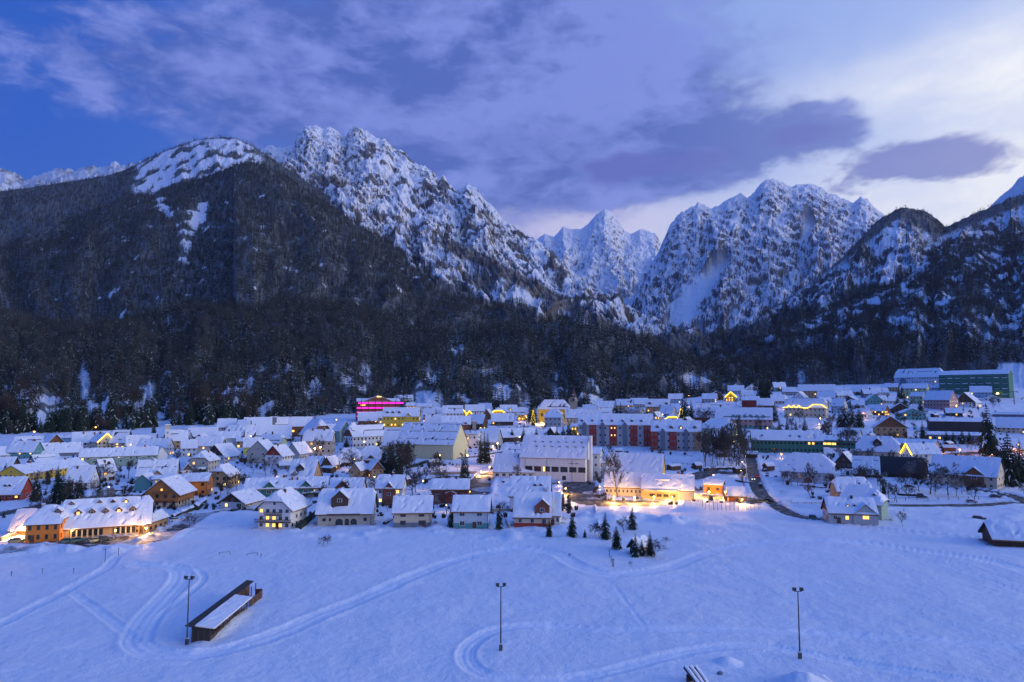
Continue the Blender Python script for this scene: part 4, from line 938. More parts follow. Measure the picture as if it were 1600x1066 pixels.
H_('E', 60, 122, 713, 5, 13, 12, 0, 'slate', 'long low slate blue barn with an unbroken snow roof', 'barn', 'barn', chim=(), win=False)
H_('E', 15, 63, 718, 10, 14, 10, -36, 'teal', 'teal gabled house behind the lone left spruce', chim=((.7, 0),))
H_('E', -16, 18, 718, 6, 11, 10, 0, 'grey', 'low house with broad snow roof cut by the left picture edge')
H_('E', -12, 27, 738, 6, 14, 11, -24, 'darkwood', 'dark walled house with white roof left of the yellow apartment house')
H_('E', -20, 7, 752, 8, 13, 9, -20, 'sage', 'blue roofed house at the left edge above the red barn')
H_('E', 46, 93, 734, 6, 14, 12, 26, 'grey', 'grey gabled barn with rooftop box behind the yellow apartment house', 'barn', 'barn', chim=((-.2, .2), (.1, .2)), win=False)
H_('E', 25, 66, 702, 5, 12, 12, -10, 'darkwood', 'brown house with two red gablets near the left forest edge', dorm=[(-.5, .2, 3.2, D, 'redbrown'), (.4, .2, 3.2, D, 'redbrown')])
H_('G', 61, 97, 701, 6, 13, 14, 24, 'wood', 'dark timber chalet with a steep lopsided roof near the forest', 'chalet', 'chalet', ov=1.4, chim=(), frame=1)
H_('E', 92, 117, 695, 9, 4, 12, 0, 'blue', 'light blue flat hall between two chalets at the forest edge', 'hall', 'hall', chim=(), win=False)
H_('E', 117, 166, 698, 6, 14, 13, 0, 'grey', 'wide grey house with two dark roof chimneys left of the lit gable', chim=((-.4, -.2), (.2, -.3)), bands=True)
H_('G', 142, 176, 703, 11, 11, 11, 28, 'cream', 'cream house with yellow fairy lights along its gable', string=.35, lit=.25)
H_('E', 173, 206, 702, 9, 17, 13, -24, 'cream', 'cream chalet with big smooth roof right of the fairy lit gable', 'chalet', 'chalet', gable='darkwood')
H_('E', 200, 240, 705, 6, 17, 12, 0, 'grey', 'grey house whose snow roof shows dark stripes', bands=True, chim=((.7, .2),))
H_('E', 216, 269, 713, 11, 12, 10, -28, 'white', 'white gabled house with six small windows right of the stripes', chim=((-.3, .1),), cols=4, floors=2)
H_('E', 264, 291, 701, 11, 17, 11, 0, 'tan', 'tan house with an orange lit corner window beside the white tower', bands=True, litp=[(1, 0)], floors=2, cols=3, chim=())
H_('E', 284, 306, 714, 12, 11, 9, 0, 'palebl', 'small grey blue half of a pair of houses, with dark chimney', chim=((0, 0),), chimc='dark')
H_('E', 303, 350, 713, 14, 12, 10, -16, 'grey', 'larger grey half of a pair of houses, its gable to the right', hip=1.6, cols=4)
H_('G', 323, 372, 723, 9, 15, 16, -34, 'white', 'white chalet with dark boarded gable and steep white roof', 'chalet', 'chalet', gable='darkwood', ov=1.3, chim=(), floors=1)
H_('E', 336, 374, 699, 12, 9, 13, 0, 'white', 'big plain white house with a black roof edge', roofc='dark', win=False, chim=((.1, 0),), chimc='dark')
H_('E', 370, 388, 700, 9, 5, 9, 0, 'tan', 'small tan annex with snow strips right of the plain white house', bands=True, chim=())
H_('G', 300, 331, 695, 4, 10, 12, -20, 'darkwood', 'low house with wide dark gable in the back row', chim=())
H_('E', 288, 300, 693, 5, 14, 9, -30, 'grey', 'narrow snow rounded house left of the wide dark gable')
H_('E', 296, 338, 687, 5, 11, 10, 0, 'brown', 'brown back row house with a lit lamp above its snowy roof', litp=[(0, 3)], cols=4)
H_('E', 340, 370, 673, 5, 12, 11, -10, 'grey', 'isolated house by the trees with one shallow dormer', cross=[(.1, 5, 1.4, 'darkwood', 2.6)])
H_('E', 370, 393, 674, 5, 13, 10, -18, 'grey', 'rounded snow roof just right of the isolated forest house')
H_('E', 351, 386, 685, 4, 13, 12, -20, 'brown', 'house under thick rounded snow with brown walls at its left', hip=2.5, snowt=.7)
# centre left
H_('E', 383, 423, 672, 6, 11, 11, 0, 'grey', 'long grey back house left of the square dark tower', chim=((-.6, 0),))
H_('E', 431, 453, 669, 6, 12, 10, 0, 'grey', 'grey back house right of the square dark tower', bands=True)
H_('E', 452, 486, 683, 15, 14, 11, 0, 'wood', 'brown house with a large glowing amber window', litp=[(0, 0)], floors=1, cols=3, chim=((-.9, 0),), ww=2.6)
H_('E', 386, 453, 691, 5, 18, 16, 0, 'dark', 'very wide low building under striped snow', 'building', 'building', bands=True, chim=((-.6, .1),), win=False)
H_('G', 470, 518, 692, 12, 20, 18, 28, 'beige', 'big beige chalet with clipped gable and bulky brick chimney', 'chalet', 'chalet', hip=4.0, gable='wood', chim=((.3, 0), (.4, -.1)), floors=1, ov=1.4, balc=[(1, .8)])
H_('E', 511, 527, 685, 11, 8, 8, 0, 'orange', 'small orange lit house squeezed behind the big beige chalet', lit=.6, cols=3)
H_('E', 520, 548, 692, 16, 13, 13, -42, 'sage', 'tall sage gable house with plain walls', chim=(), win=False)
H_('G', 537, 565, 692, 14, 13, 12, -18, 'cream', 'cream house with clipped gable and one amber window', hip=2.5, litp=[(1, 0)], cols=2)
H_('E', 537, 608, 701, 16, 15, 13, 32, 'white', 'long white inn with rows of small windows and red brown gable', 'inn', 'inn', gable='redbrown', floors=2, cols=10, hip=2.0, chim=((-.3, .3),), bands=False, chimc='tan')
H_('E', 474, 523, 711, 19, 15, 11, -13, 'beige', 'square beige villa with two red chimneys behind a bare tree', 'villa', 'villa', hip=1.8, floors=2, cols=5, litp=[(1, 1)], chim=((-.45, -.1), (.35, -.1)))
H_('E', 381, 406, 712, 12, 12, 9, 0, 'lime', 'lime green house with blue shaded roof', win=False, chim=((.1, 0),), chimc='dark')
H_('E', 403, 447, 706, 12, 11, 11, -26, 'palegreen', 'pale green house with rounded gable right of the lime one', hip=1.8, win=False, chim=((.0, 0),), chimc='dark')
H_('G', 387, 433, 724, 15, 15, 13, -26, 'beige', 'plain beige gable house with a single side window', chim=((.1, 0),), cols=2)
H_('G', 415, 456, 732, 17, 13, 12, -32, 'white', 'white house with deep red gable and little projecting bay', gable='red', cols=2, floors=2, ov=1.1, chim=((-.4, -.1),), lit=0)
H_('G', 446, 486, 723, 12, 16, 15, -30, 'grey', 'grey barn like house with steep smooth snow roof', 'house', chim=(), floors=1)
H_('E', 451, 502, 754, 6, 24, 13, -22, 'tan', 'snow buried house with dark triangular dormer and tan gable', dorm=[(-.15, .28, 4.2, D, 'darkwood')], snowt=.7, chim=((-.25, .1),))
H_('E', 478, 510, 735, 5, 13, 10, -24, 'redbrown', 'red brown house peeping out behind the snow buried one')
H_('G', 503, 531, 737, 9, 11, 10, -28, 'wood', 'small brown chalet with warm light under its eaves', 'chalet', 'chalet', litp=[(0, 0)], cols=2, floors=1, lit=.5, chim=(), frame=1)
H_('G', 547, 574, 750, 13, 13, 12, -20, 'tan', 'tan gabled house behind bare garden trees', chim=((0, 0),))
H_('G', 572, 599, 748, 12, 14, 12, 14, 'tan', 'brown gabled neighbour of the tan gabled house, under heavy snow', gable='wood', snowt=.7, chim=())
H_('E', 527, 566, 728, 5, 16, 13, -10, 'darkwood', 'low dark house under a pillow of rounded snow', hip=3, snowt=1.0, chim=())
H_('E', 562, 598, 724, 5, 16, 12, -8, 'darkwood', 'second snow pillowed house, with brown gable, by the street', hip=3, snowt=1.0, chim=(), cross=[(.1, 5, 2.4, 'brown', 2.6)])
green_pair = H_('E', 387, 511, 778, 13, 13, 10, -6, 'palebl', 'long pale blue house with two green gables and one yellow window', floors=1, cols=9, litp=[(0, 7)], chim=((-.1, 0), (.12, -.3), (.25, -.3)), bare=.25,
   cross=[(-.42, 7, 3.6, 'green', 3.4), (.48, 7, 3.6, 'green', 3.4)], ov=.9)
H_('E', 516, 571, 776, 9, 15, 10, -12, 'white', 'low house with red brown timber gable in the middle of its roof', cross=[(-.2, 6, 2.8, 'redbrown', 4.0)], bare=.2, floors=1)
chalet3 = H_('G', 405, 478, 828, 28, 21, 13, -26, 'white', 'three storey white chalet with amber windows and two dark balconies', 'chalet', 'chalet', hip=2.2, kh=1.4, balc=[(1, 1.12, 'darkwood'), (2, .5, 'darkwood')], floors=3, cols=5, litp=[(0, 1), (0, 2), (0, 3), (1, 1), (1, 2)], ov=1.5, chim=((-.2, -.2),), chimc='brown', ww=1.3, bare=.08)
arch_house = H_('E', 498, 588, 822, 18, 31, 13, -9, 'beige', 'wide beige villa with arched ground floor and dark timber gablet', 'villa', 'villa', win=False, chim=((-.22, .15),), chimc='dark', bare=.12, ov=1.0, dorm=[(-.22, .16, 5.8, D, 'darkwood')], hip=1.2, lit=0, door=False)
house_arches(arch_house)
H_('E', 588, 635, 790, 23, 17, 10, -12, 'white', 'white and teal house with red brown central gable and amber window', floors=2, cols=3, litp=[(1, 1), (1, 2)], cross=[(0, 5.4, 3.2, 'redbrown', 6.0)], plinth='teal', chim=((.1, .1),), bare=.06)
H_('E', 616, 675, 824, 21, 20, 9, -4, 'cream', 'cream bungalow with smooth snow roof and two wide windows', floors=2, cols=2, ww=1.9, plinth='slate', chim=((.95, .2),), ov=.9, lit=0, frame=1)
H_('E', 709, 766, 826, 24, 19, 9, -5, 'palebl', 'blue white bungalow with teal ground floor behind a spruce', floors=2, cols=2, ww=1.9, plinth='teal', chim=((.7, .2),), ov=.9, lit=0)
H_('E', 674, 734, 787, 19, 13, 10, -4, 'brown', 'dark house with bright red entrance bay and thin flat snow roof', floors=1, cols=3, chim=((.3, 0),), chimc='dark', cross=[(.05, 4.0, .8, 'red', 4.2)])
H_('E', 797, 862, 801, 22, 26, 14, -4, 'white', 'upper house of a stacked pair with orange gable edge', chim=((.75, -.8),), chimc='grey', cols=3, bare=.03, lit=0, dorm=[(.25, .45, 1.2, D, 'dark'), (.55, .45, 1.2, D, 'dark')], gable='orange')
H_('E', 804, 862, 824, 15, 36, 11, -3, 'cream', 'front house of a stacked pair with red triangular dormer', chim=((.1, .9),), chimc='red', dorm=[(.55, .05, 5.0, D, 'redbrown')], plinth='red', cols=3, floors=1, lit=0)
H_('E', 861, 878, 822, 15, 30, 12, -4, 'white', 'narrow white annex with snowy lean roof beside the lit path', 'annex', 'annex', chim=(), cols=2, floors=1)
# middle: sports hall, hotels, church, school
gym = H_('E', 617, 733, 719, 20, 31, 26, -24, 'olive', 'big pale olive sports hall with vast blue snow roof', 'sports hall', 'sports_hall', chim=((-.6, -.3), (-.2, -.35), (.2, -.4)), chimc='grey', win=False, door=False, ov=.6)
H_('E', 598, 640, 706, 9, 27, 18, -10, 'olive', 'lower side hall with lean snow roof left of the sports hall', 'hall', 'hall', chim=(), win=False)
H_('E', 598, 657, 669, 16, 13, 12, -8, 'yellow', 'yellow hotel glowing warm at street level with dark dormers', 'hotel', 'hotel', floors=2, cols=10, lit=.45, dorm=[(-.75, .25, 2.6, D), (-.45, .25, 2.6, D), (-.1, .25, 2.6, D)], cross=[(.42, 6, 3.0, 'yellow', 10.5)], chim=())
H_('E', 560, 589, 664, 6, 16, 12, 0, 'wood', 'house with steep roof and wooden gablet left of the yellow hotel', cross=[(.1, 6, 2.4, 'wood', 2.8)], roofc='brown')
H_('E', 588, 601, 662, 8, 8, 9, 0, 'grey', 'small grey house wedged left of the yellow hotel')
H_('E', 661, 682, 657, 8, 9, 10, -15, 'grey', 'grey roof with small dormer right of the yellow hotel', cross=[(.2, 4, 1.8, 'dark', 3.2)])
H_('E', 680, 693, 654, 7, 8, 9, 0, 'white', 'little white roofed house between two larger roofs')
H_('E', 692, 723, 656, 9, 14, 12, 0, 'white', 'wide white roof with a long shed dormer', bands=True, chim=((-.8, 0),))
H_('E', 664, 692, 668, 7, 13, 12, -10, 'darkwood', 'dark fronted house with smooth roof below the little white one')
H_('E', 690, 735, 672, 8, 12, 11, 0, 'brown', 'row house with three dark gablets', cross=[(-.55, 5.5, 2.2, 'darkwood', 4.8), (.05, 5.5, 2.2, 'redbrown', 4.8), (.65, 5.5, 2.2, 'redbrown', 4.8)], lit=0, chim=((-.2, .2),))
H_('E', 731, 762, 672, 9, 13, 12, -24, 'darkwood', 'row house with two gablets and gabled right end', cross=[(-.4, 5.0, 2.0, 'darkwood', 5.0), (.25, 5.0, 2.0, 'darkwood', 5.0)], chim=((-.3, 0),))
H_('G', 718, 729, 655, 7, 7, 9, 4, 'yellow', 'left of two small gables outlined in fairy lights', string=.5, chim=())
H_('G', 728, 738, 656, 7, 7, 9, 4, 'yellow', 'right of two small gables outlined in fairy lights', string=.5, chim=())
H_('E', 727, 757, 650, 7, 11, 10, 0, 'white', 'snowy roofed house above the two fairy lit gables')
H_('E', 746, 770, 646, 6, 9, 10, -20, 'blue', 'bluish steep house at the forest foot')
H_('G', 755, 771, 656, 7, 9, 9, -20, 'wood', 'brown gabled barn right of the twin fairy lit gables', 'barn', 'barn', chim=(), win=False)
H_('E', 725, 752, 701, 19, 4, 12, -12, 'white', 'flat roofed white annex with grey tower chimney behind the sports hall', 'annex', 'annex', chim=(), cols=2, floors=2)
H_('E', 744, 786, 700, 8, 18, 16, -18, 'grey', 'grey house with sloping white roof behind slim cypress trees', hip=0, chim=(), win=False)
H_('E', 764, 842, 692, 7, 12, 16, 30, 'darkwood', 'long low shopping building with ridge of roof lights', 'shop', 'shop_building', bare=.15, chim=((-.2, .1), (.2, .1), (.6, .1)), lit=.08)
H_('G', 768, 788, 653, 7, 7, 10, 4, 'yellow', 'yellow lit house with clipped gable and roof lights', hip=2.5, string=.5, lit=.4, chim=())
H_('E', 781, 808, 650, 6, 12, 11, 4, 'white', 'snow roofed house with tiny glowing dormer', dorm=[(.2, .1, 2.8, 'yel', 'yellow')])
H_('E', 768, 802, 665, 6, 12, 11, 0, 'darkwood', 'low dark house with smooth roof below the glowing dormer house')
H_('E', 809, 829, 657, 8, 14, 11, 0, 'yellow', 'steep house with a yellow lit wall left of the Christmas tree', lit=.5, cols=4)
H_('E', 851, 881, 667, 13, 10, 11, -14, 'grey', 'square grey house with hipped roof in front of the church', hip=4.5, kh=.9, floors=2, cols=4)
H_('E', 884, 918, 664, 10, 13, 12, 0, 'beige', 'beige house with cross roof right of the church', cross=[(.1, 5, 2.2, 'beige', 4.5)])
H_('G', 855, 873, 684, 7, 10, 10, -24, 'darkwood', 'small dark gabled hut among spruces behind the school', 'hut', 'hut', chim=())
H_('E', 893, 909, 682, 13, 4, 10, 0, 'yellow', 'amber lit corner building left of the red panelled apartments', lit=.7, cols=4, floors=2, chim=())
H_('E', 919, 939, 656, 6, 9, 9, 0, 'yellow', 'house with glowing yellow front below the church hill', lit=.8, cols=4, chim=())
for i, (xl, xr, yb, hh, rr, lab) in enumerate([(910, 934, 648, 5, 12, 'far snowy house with twin gablets right of the church tower'), (932, 962, 642, 5, 11, 'far wide roofed house against the dark forest'), (935, 958, 653, 5, 8, 'far low house with blue roof above the spruces'),
      (962, 990, 640, 6, 10, 'far tan walled house with speckled roof'), (986, 1012, 637, 5, 8, 'far roof with long flat ridge'), (975, 1006, 657, 11, 6, 'white gabled house behind frosted trees')]):
    H_('E', xl, xr, yb, hh, rr, 11, [-10, 0, 8, -6, 0, -30][i], ['grey', 'white', 'palebl', 'tan', 'grey', 'palebl'][i], lab, bands=(i in (0, 1, 3)), cross=[(0, 5, 2, 'darkwood', 4)] if i in (0, 5) else ())
H_('E', 1009, 1047, 649, 12, 11, 12, -4, 'tan', 'tan house with two dark gablets and one yellow window', cross=[(.25, 8, 3.4, 'tan', 8.0)], dorm=[(-.65, .2, 3.2, D), (.75, .2, 3, D)], litp=[(1, 0)], cols=4)
H_('E', 1045, 1067, 630, 6, 8, 10, 0, 'blue', 'blue walled house high at the forest edge', chim=((0, 0),))
H_('G', 1018, 1036, 664, 11, 10, 11, -28, 'beige', 'narrow beige house with bright lit wall on its right', lit=.3)
H_('E', 1030, 1058, 652, 5, 12, 12, -30, 'grey', 'steep white roof sloping right in front of the tan house')
H_('G', 1040, 1059, 660, 5, 8, 10, 6, 'yellow', 'low clipped gable traced with yellow fairy lights', hip=3, string=.45, lit=.5, chim=())
H_('E', 1003, 1022, 664, 9, 6, 10, 0, 'palebl', 'pale flat house left of the narrow beige one')
H_('G', 1060, 1090, 671, 5, 11, 12, -20, 'darkwood', 'dark gabled house with snow bars behind the apartments', chim=(), snowt=.6)
H_('E', 1042, 1066, 672, 5, 10, 11, 0, 'grey', 'low snowy roof tucked behind the right apartments')
flats1 = H_('E', 904, 1020, 698, 29, 15, 13, -3, 'grey', 'left apartment block with red, white and dark green panels', 'apartment block', 'apartment_block', floors=3, cols=15, chim=((-.8, .2),), chimc='dark', lit=.02, ov=.5,
   dorm=[(t, .22, 2.0, D) for t in (-.9, -.62, -.35, -.08, .2, .45, .7)], bare=.03)
flats2 = H_('E', 1019, 1096, 705, 26, 15, 13, -3, 'grey', 'right apartment block with red, white and dark green panels', 'apartment block', 'apartment_block', floors=3, cols=10, chim=((.05, .3),), chimc='dark', lit=.02, ov=.5,
   dorm=[(-.75, .22, 2.4, D), (-.2, .22, 2.4, D), (.2, .22, 2.4, 'yel'), (.75, .22, 2.4, D)])
for fl, pat in ((flats1, [(-.82, 'green', 1), (-.60, 'red', 0), (-.33, 'green', 1), (-.05, 'red', 0), (.27, 'green', 1), (.50, 'red', 0), (.86, 'red', 0)]), (flats2, [(-.88, 'red', 0), (-.52, 'green', 1), (-.12, 'red', 0), (.40, 'green', 1), (.85, 'tan', 0)])):
    L, Wd, Hh = fl['_L'], fl['_W'], fl['_H']
    for t, c, tower in pat:
        w = (2.6 if tower else 5.2); x = t * L / 2
        if tower: gablet(fl, x, -Wd / 2 - 1.2, -1, w, Hh + 1.5, 1.5, 3.2, W('slate' if c == 'green' else c), D, 'stair_tower', win=False)
        else:
            MB().box(x - w / 2, x + w / 2, -Wd / 2 - .5, -Wd / 2 + .1, .8, Hh - .25).build('facade_panel', W(c), fl)
            for f in range(3):
                for s in (-1, 1): put_window(fl, (x + s * 1.2, -Wd / 2 - .52, Hh * (f + .55) / 3), 0, 1.0, 1.3, 'lit' if (fl is flats1 and abs(t + .05) < .02 and f > 0) else D)
H_('E', 1098, 1152, 694, 21, 13, 14, -16, 'sage', 'sage green villa with hipped roof and lower gabled bay', 'villa', 'villa', hip=5.5, kh=.8, floors=2, cols=5, cross=[(-.05, 7, 2.8, 'sage', 6.5)], lit=.03, bare=.03)
H_('E', 1114, 1143, 703, 17, 10, 9, -8, 'green', 'dark green gabled bay house in front of the sage villa', cross=[(-.1, 7, 3, 'green', 6)], chim=(), win=False)
pinkb = H_('E', 1120, 1206, 670, 13, 20, 15, -5, 'pink', 'long pink brick block with six blue roof dormers', 'building', 'pink_building', floors=2, cols=12, dorm=[(t, .08, 3.0, D, 'teal') for t in (-.35, -.15, .05, .27, .48, .70)], chim=(), lit=0, plinth='teal')
H_('E', 1086, 1124, 661, 8, 14, 13, -12, 'redbrown', 'dark red house with trees before it left of the pink block', lit=.06)
H_('E', 1090, 1142, 650, 5, 13, 14, 0, 'brown', 'wide roof sheet above the pink block', chim=((-.3, 0),), bands=True)
H_('G', 1108, 1130, 626, 6, 7, 11, 10, 'wood', 'brown gable house left of the brightest fairy lit chalet', lit=.1)
H_('G', 1133, 1150, 627, 6, 7, 11, 4, 'yellow', 'chalet with glowing yellow triangle gable in the back row', 'chalet', 'chalet', string=.6, lit=.8, chim=())
H_('E', 1098, 1120, 629, 5, 7, 11, 0, 'grey', 'far grey roof left of the brown gable house')
H_('E', 1160, 1186, 637, 10, 5, 12, 0, 'red', 'red walled house with flat snow roof', chim=((-.7, 0),), win=False)
H_('E', 1184, 1209, 640, 6, 12, 11, 0, 'brown', 'brown house with steep pink white roof right of the red one')
yh = H_('E', 1228, 1292, 653, 14, 12, 13, -12, 'cream', 'large cream hotel edged with yellow fairy lights', 'hotel', 'hotel', hip=3.0, floors=2, cols=10, lit=.1, chim=((.3, 0),))
MB().tube([(yh['_L'] * t, -yh['_W'] / 2 - .9, yh['_H'] - .3 + dz) for t, dz in ((-.53, 0), (-.42, .1), (-.38, 2.4), (-.34, .1), (-.30, .1), (-.26, 2.4), (-.22, .1), (-.18, .1), (-.14, 2.4), (-.10, .1), (0, -.4), (.08, -.4), (.2, 3.0), (.42, 3.0), (.53, -.3))], .33, 5).build('fairy_lights', STRING, yh)
school_green = H_('E', 1176, 1282, 709, 18, 13, 12, 6, 'green', 'long dark green school with two rows of windows', 'school', 'school', floors=2, cols=18, litp=[(1, 14), (1, 15)], chim=((-.25, .1),), chimc='dark', dorm=[(-.7, .3, 1.3, D, 'dark'), (.1, .3, 1.3, D, 'dark'), (.35, .3, 1.3, D, 'dark'), (.6, .3, 1.3, 'lit', 'dark')], lit=0, door=False)
H_('E', 1281, 1348, 701, 11, 6, 11, 0, 'green', 'low flat wing with yellow lit windows right of the green school', 'building', 'school_wing', cols=10, floors=1, litp=[(0, 0), (0, 1), (0, 2), (0, 3)], chim=(), ww=2.6)
H_('E', 1223, 1303, 756, 16, 25, 14, -6, 'palebl', 'pale blue house under a great hipped snow roof with small porch', hip=6, kh=.9, bare=.06, cols=4, floors=1, litp=[(0, 1)], chim=((-.3, .2), (.5, .1)), cross=[(.05, 3.6, 1.4, 'wood', 1.9)], door=False, lit=0)
H_('G', 1308, 1337, 733, 9, 13, 10, -16, 'darkwood', 'small gabled house left of the snow striped barn', lit=0)
H_('E', 1336, 1372, 747, 6, 24, 13, 0, 'darkwood', 'barn half with thick stripes of snow on its roof', 'barn', 'barn', bands=True, chim=(), win=False)
H_('E', 1366, 1444, 747, 6, 25, 13, -8, 'darkwood', 'long barn with bare near black roof', 'barn', 'barn', bare=1, chim=(), win=False, roofc='dark', hip=2)
H_('E', 1342, 1404, 718, 11, 22, 14, -6, 'cream', 'chalet with great curved roof and snow capped triangular dormer', 'chalet', 'chalet', hip=5, kh=1.0, dorm=[(0, .3, 5, D, 'darkwood')], cols=4, floors=1, lit=0)
H_('E', 1414, 1466, 726, 14, 14, 11, 30, 'white', 'white house with bright yellow triangle of lights on its gable', string=.42, cols=3, chim=((.2, 0),), chimc='dark', litp=(), lit=0)
H_('E', 1398, 1462, 708, 12, 6, 11, -12, 'tan', 'long flat tan building behind the yellow triangle house', 'building', 'building', chim=(), win=False)
H_('E', 1310, 1345, 688, 7, 9, 10, -14, 'grey', 'low roofed house above the yellow lit flat wing', dorm=[(.4, .2, 3, D, 'teal')])
H_('E', 1462, 1562, 763, 17, 26, 16, -14, 'cream', 'large guest house with lamp lit porch behind leafless trees', 'guest house', 'guest_house', cross=[(.35, 8, 3.4, 'wood', 6.5)], cols=6, floors=2, lit=.04, bare=.10, chim=((-.3, 0),), chimc='dark')
# front right farm
H_('E', 1300, 1360, 782, 12, 18, 10, 18, 'tan', 'rear farm house with tall chimney', chim=((-.4, .1), (.2, .2)), chimc='dark', hip=2, lit=0)
H_('E', 1318, 1370, 800, 14, 22, 12, -4, 'tan', 'middle farm house with smooth unbroken snow roof', hip=3, chim=((0, .1),), chimc='dark', lit=0, win=False)
H_('E', 1348, 1386, 812, 20, 20, 11, -12, 'sage', 'green grey farm annex with hipped roof and one roof window', 'annex', 'annex', hip=3, dorm=[(.2, .5, 1.1, D, 'dark')], chim=(), lit=0, win=False)
H_('E', 1289, 1366, 820, 15, 20, 10, 14, 'grey', 'front farm house with plastered gable, lit door and amber window', 'farmhouse', 'farmhouse', cols=4, floors=1, litp=[(0, 1)], cross=[(.52, 8.2, 3.6, 'grey', 3.4, 'lit')], chim=((.1, -.1),), chimc='dark', bare=.04, lit=0, gable='darkwood', dorm=[(-.15, .35, 1.0, 'lit', 'dark'), (.12, .35, 1.0, D, 'dark')])
hayb = H_('E', 1546, 1660, 858, 11, 21, 11, 18, 'darkwood', 'log barn under thick snow at the right edge of the field', 'barn', 'barn', chim=(), win=False, ov=1.1, snowt=.8)
# right hillside
H_('G', 1367, 1414, 684, 14, 15, 13, 8, 'tan', 'tan gabled guest house with wooden gable and one lit window', 'guest house', 'guest_house', gable='wood', floors=2, cols=5, litp=[(0, 3)], ov=1.3)
H_('E', 1402, 1472, 605, 14, 17, 18, -24, 'palebl', 'big blue grey hillside hotel with stepped snow roofs', 'hotel', 'hotel', hip=3, floors=3, lit=.06, bands=True, cross=[(-.6, 9, 4, 'slate', 10)], gable='darkwood')
hg = H_('E', 1476, 1574, 620, 30, 6, 20, -14, 'green', 'dark green slab hotel with rows of snowy balconies', 'hotel', 'hotel', win=False, chim=(), ov=.3)
for f in range(4):
    for c in range(9):
        x = hg['_L'] * ((c + .5) / 9 - .5); z = hg['_H'] * (f + .28) / 4.1
        put_window(hg, (x, -hg['_W'] / 2 - .02, z + 1.6), 0, 4.4, 2.0, D, True)
        MB().box(x - 2.7, x + 2.7, -hg['_W'] / 2 - 1.2, -hg['_W'] / 2, z, z + .9).build('balcony', W('green'), hg); MB().box(x - 2.3, x + 2.5, -hg['_W'] / 2 - 1.15, -hg['_W'] / 2 - .4, z + .9, z + 1.2 + .25 * ((f * 7 + c * 5) % 3)).build('balcony_snow', SNOW, hg)
H_('E', 1411, 1450, 624, 15, 6, 12, -14, 'palegreen', 'cream green apartment house with four floors of little windows', 'apartment house', 'apartment_house', floors=3, cols=6)
H_('E', 1424, 1446, 632, 11, 5, 10, -20, 'palegreen', 'smaller stepped block in front of the cream green apartments', 'apartment house', 'apartment_house', floors=2, cols=4)
H_('E', 1447, 1494, 642, 15, 14, 14, -34, 'pink', 'dusky pink gabled house with twin snow roofs', floors=3, lit=.02)
H_('G', 1494, 1530, 636, 6, 14, 13, -22, 'white', 'white gabled chalet with broad roof on the slope', 'chalet', 'chalet', gable='darkwood')
H_('E', 1519, 1547, 622, 8, 8, 11, 0, 'blue', 'blue house with a yellow lamp on its roof', lit=.2)
H_('E', 1502, 1526, 613, 6, 8, 10, -12, 'teal', 'snowy roof in front of the dark green hotel')
market = H_('E', 1455, 1542, 677, 15, 5, 22, 6, 'dark', 'dark flat roofed supermarket block', 'shop', 'supermarket', win=False, chim=(), ov=.2)
H_('E', 1455, 1545, 691, 9, 4, 12, 6, 'slate', 'low slate wing in front of the dark supermarket', 'shop', 'shop_wing', chim=(), cols=14, floors=1, lit=.10)
H_('E', 1566, 1640, 678, 8, 14, 14, 0, 'cream', 'cream walled house with long roof at the right edge', chim=())
H_('E', 1560, 1640, 655, 6, 3, 12, 0, 'slate', 'long blank retaining hall at the right edge of the slope', 'hall', 'hall', chim=(), win=False)
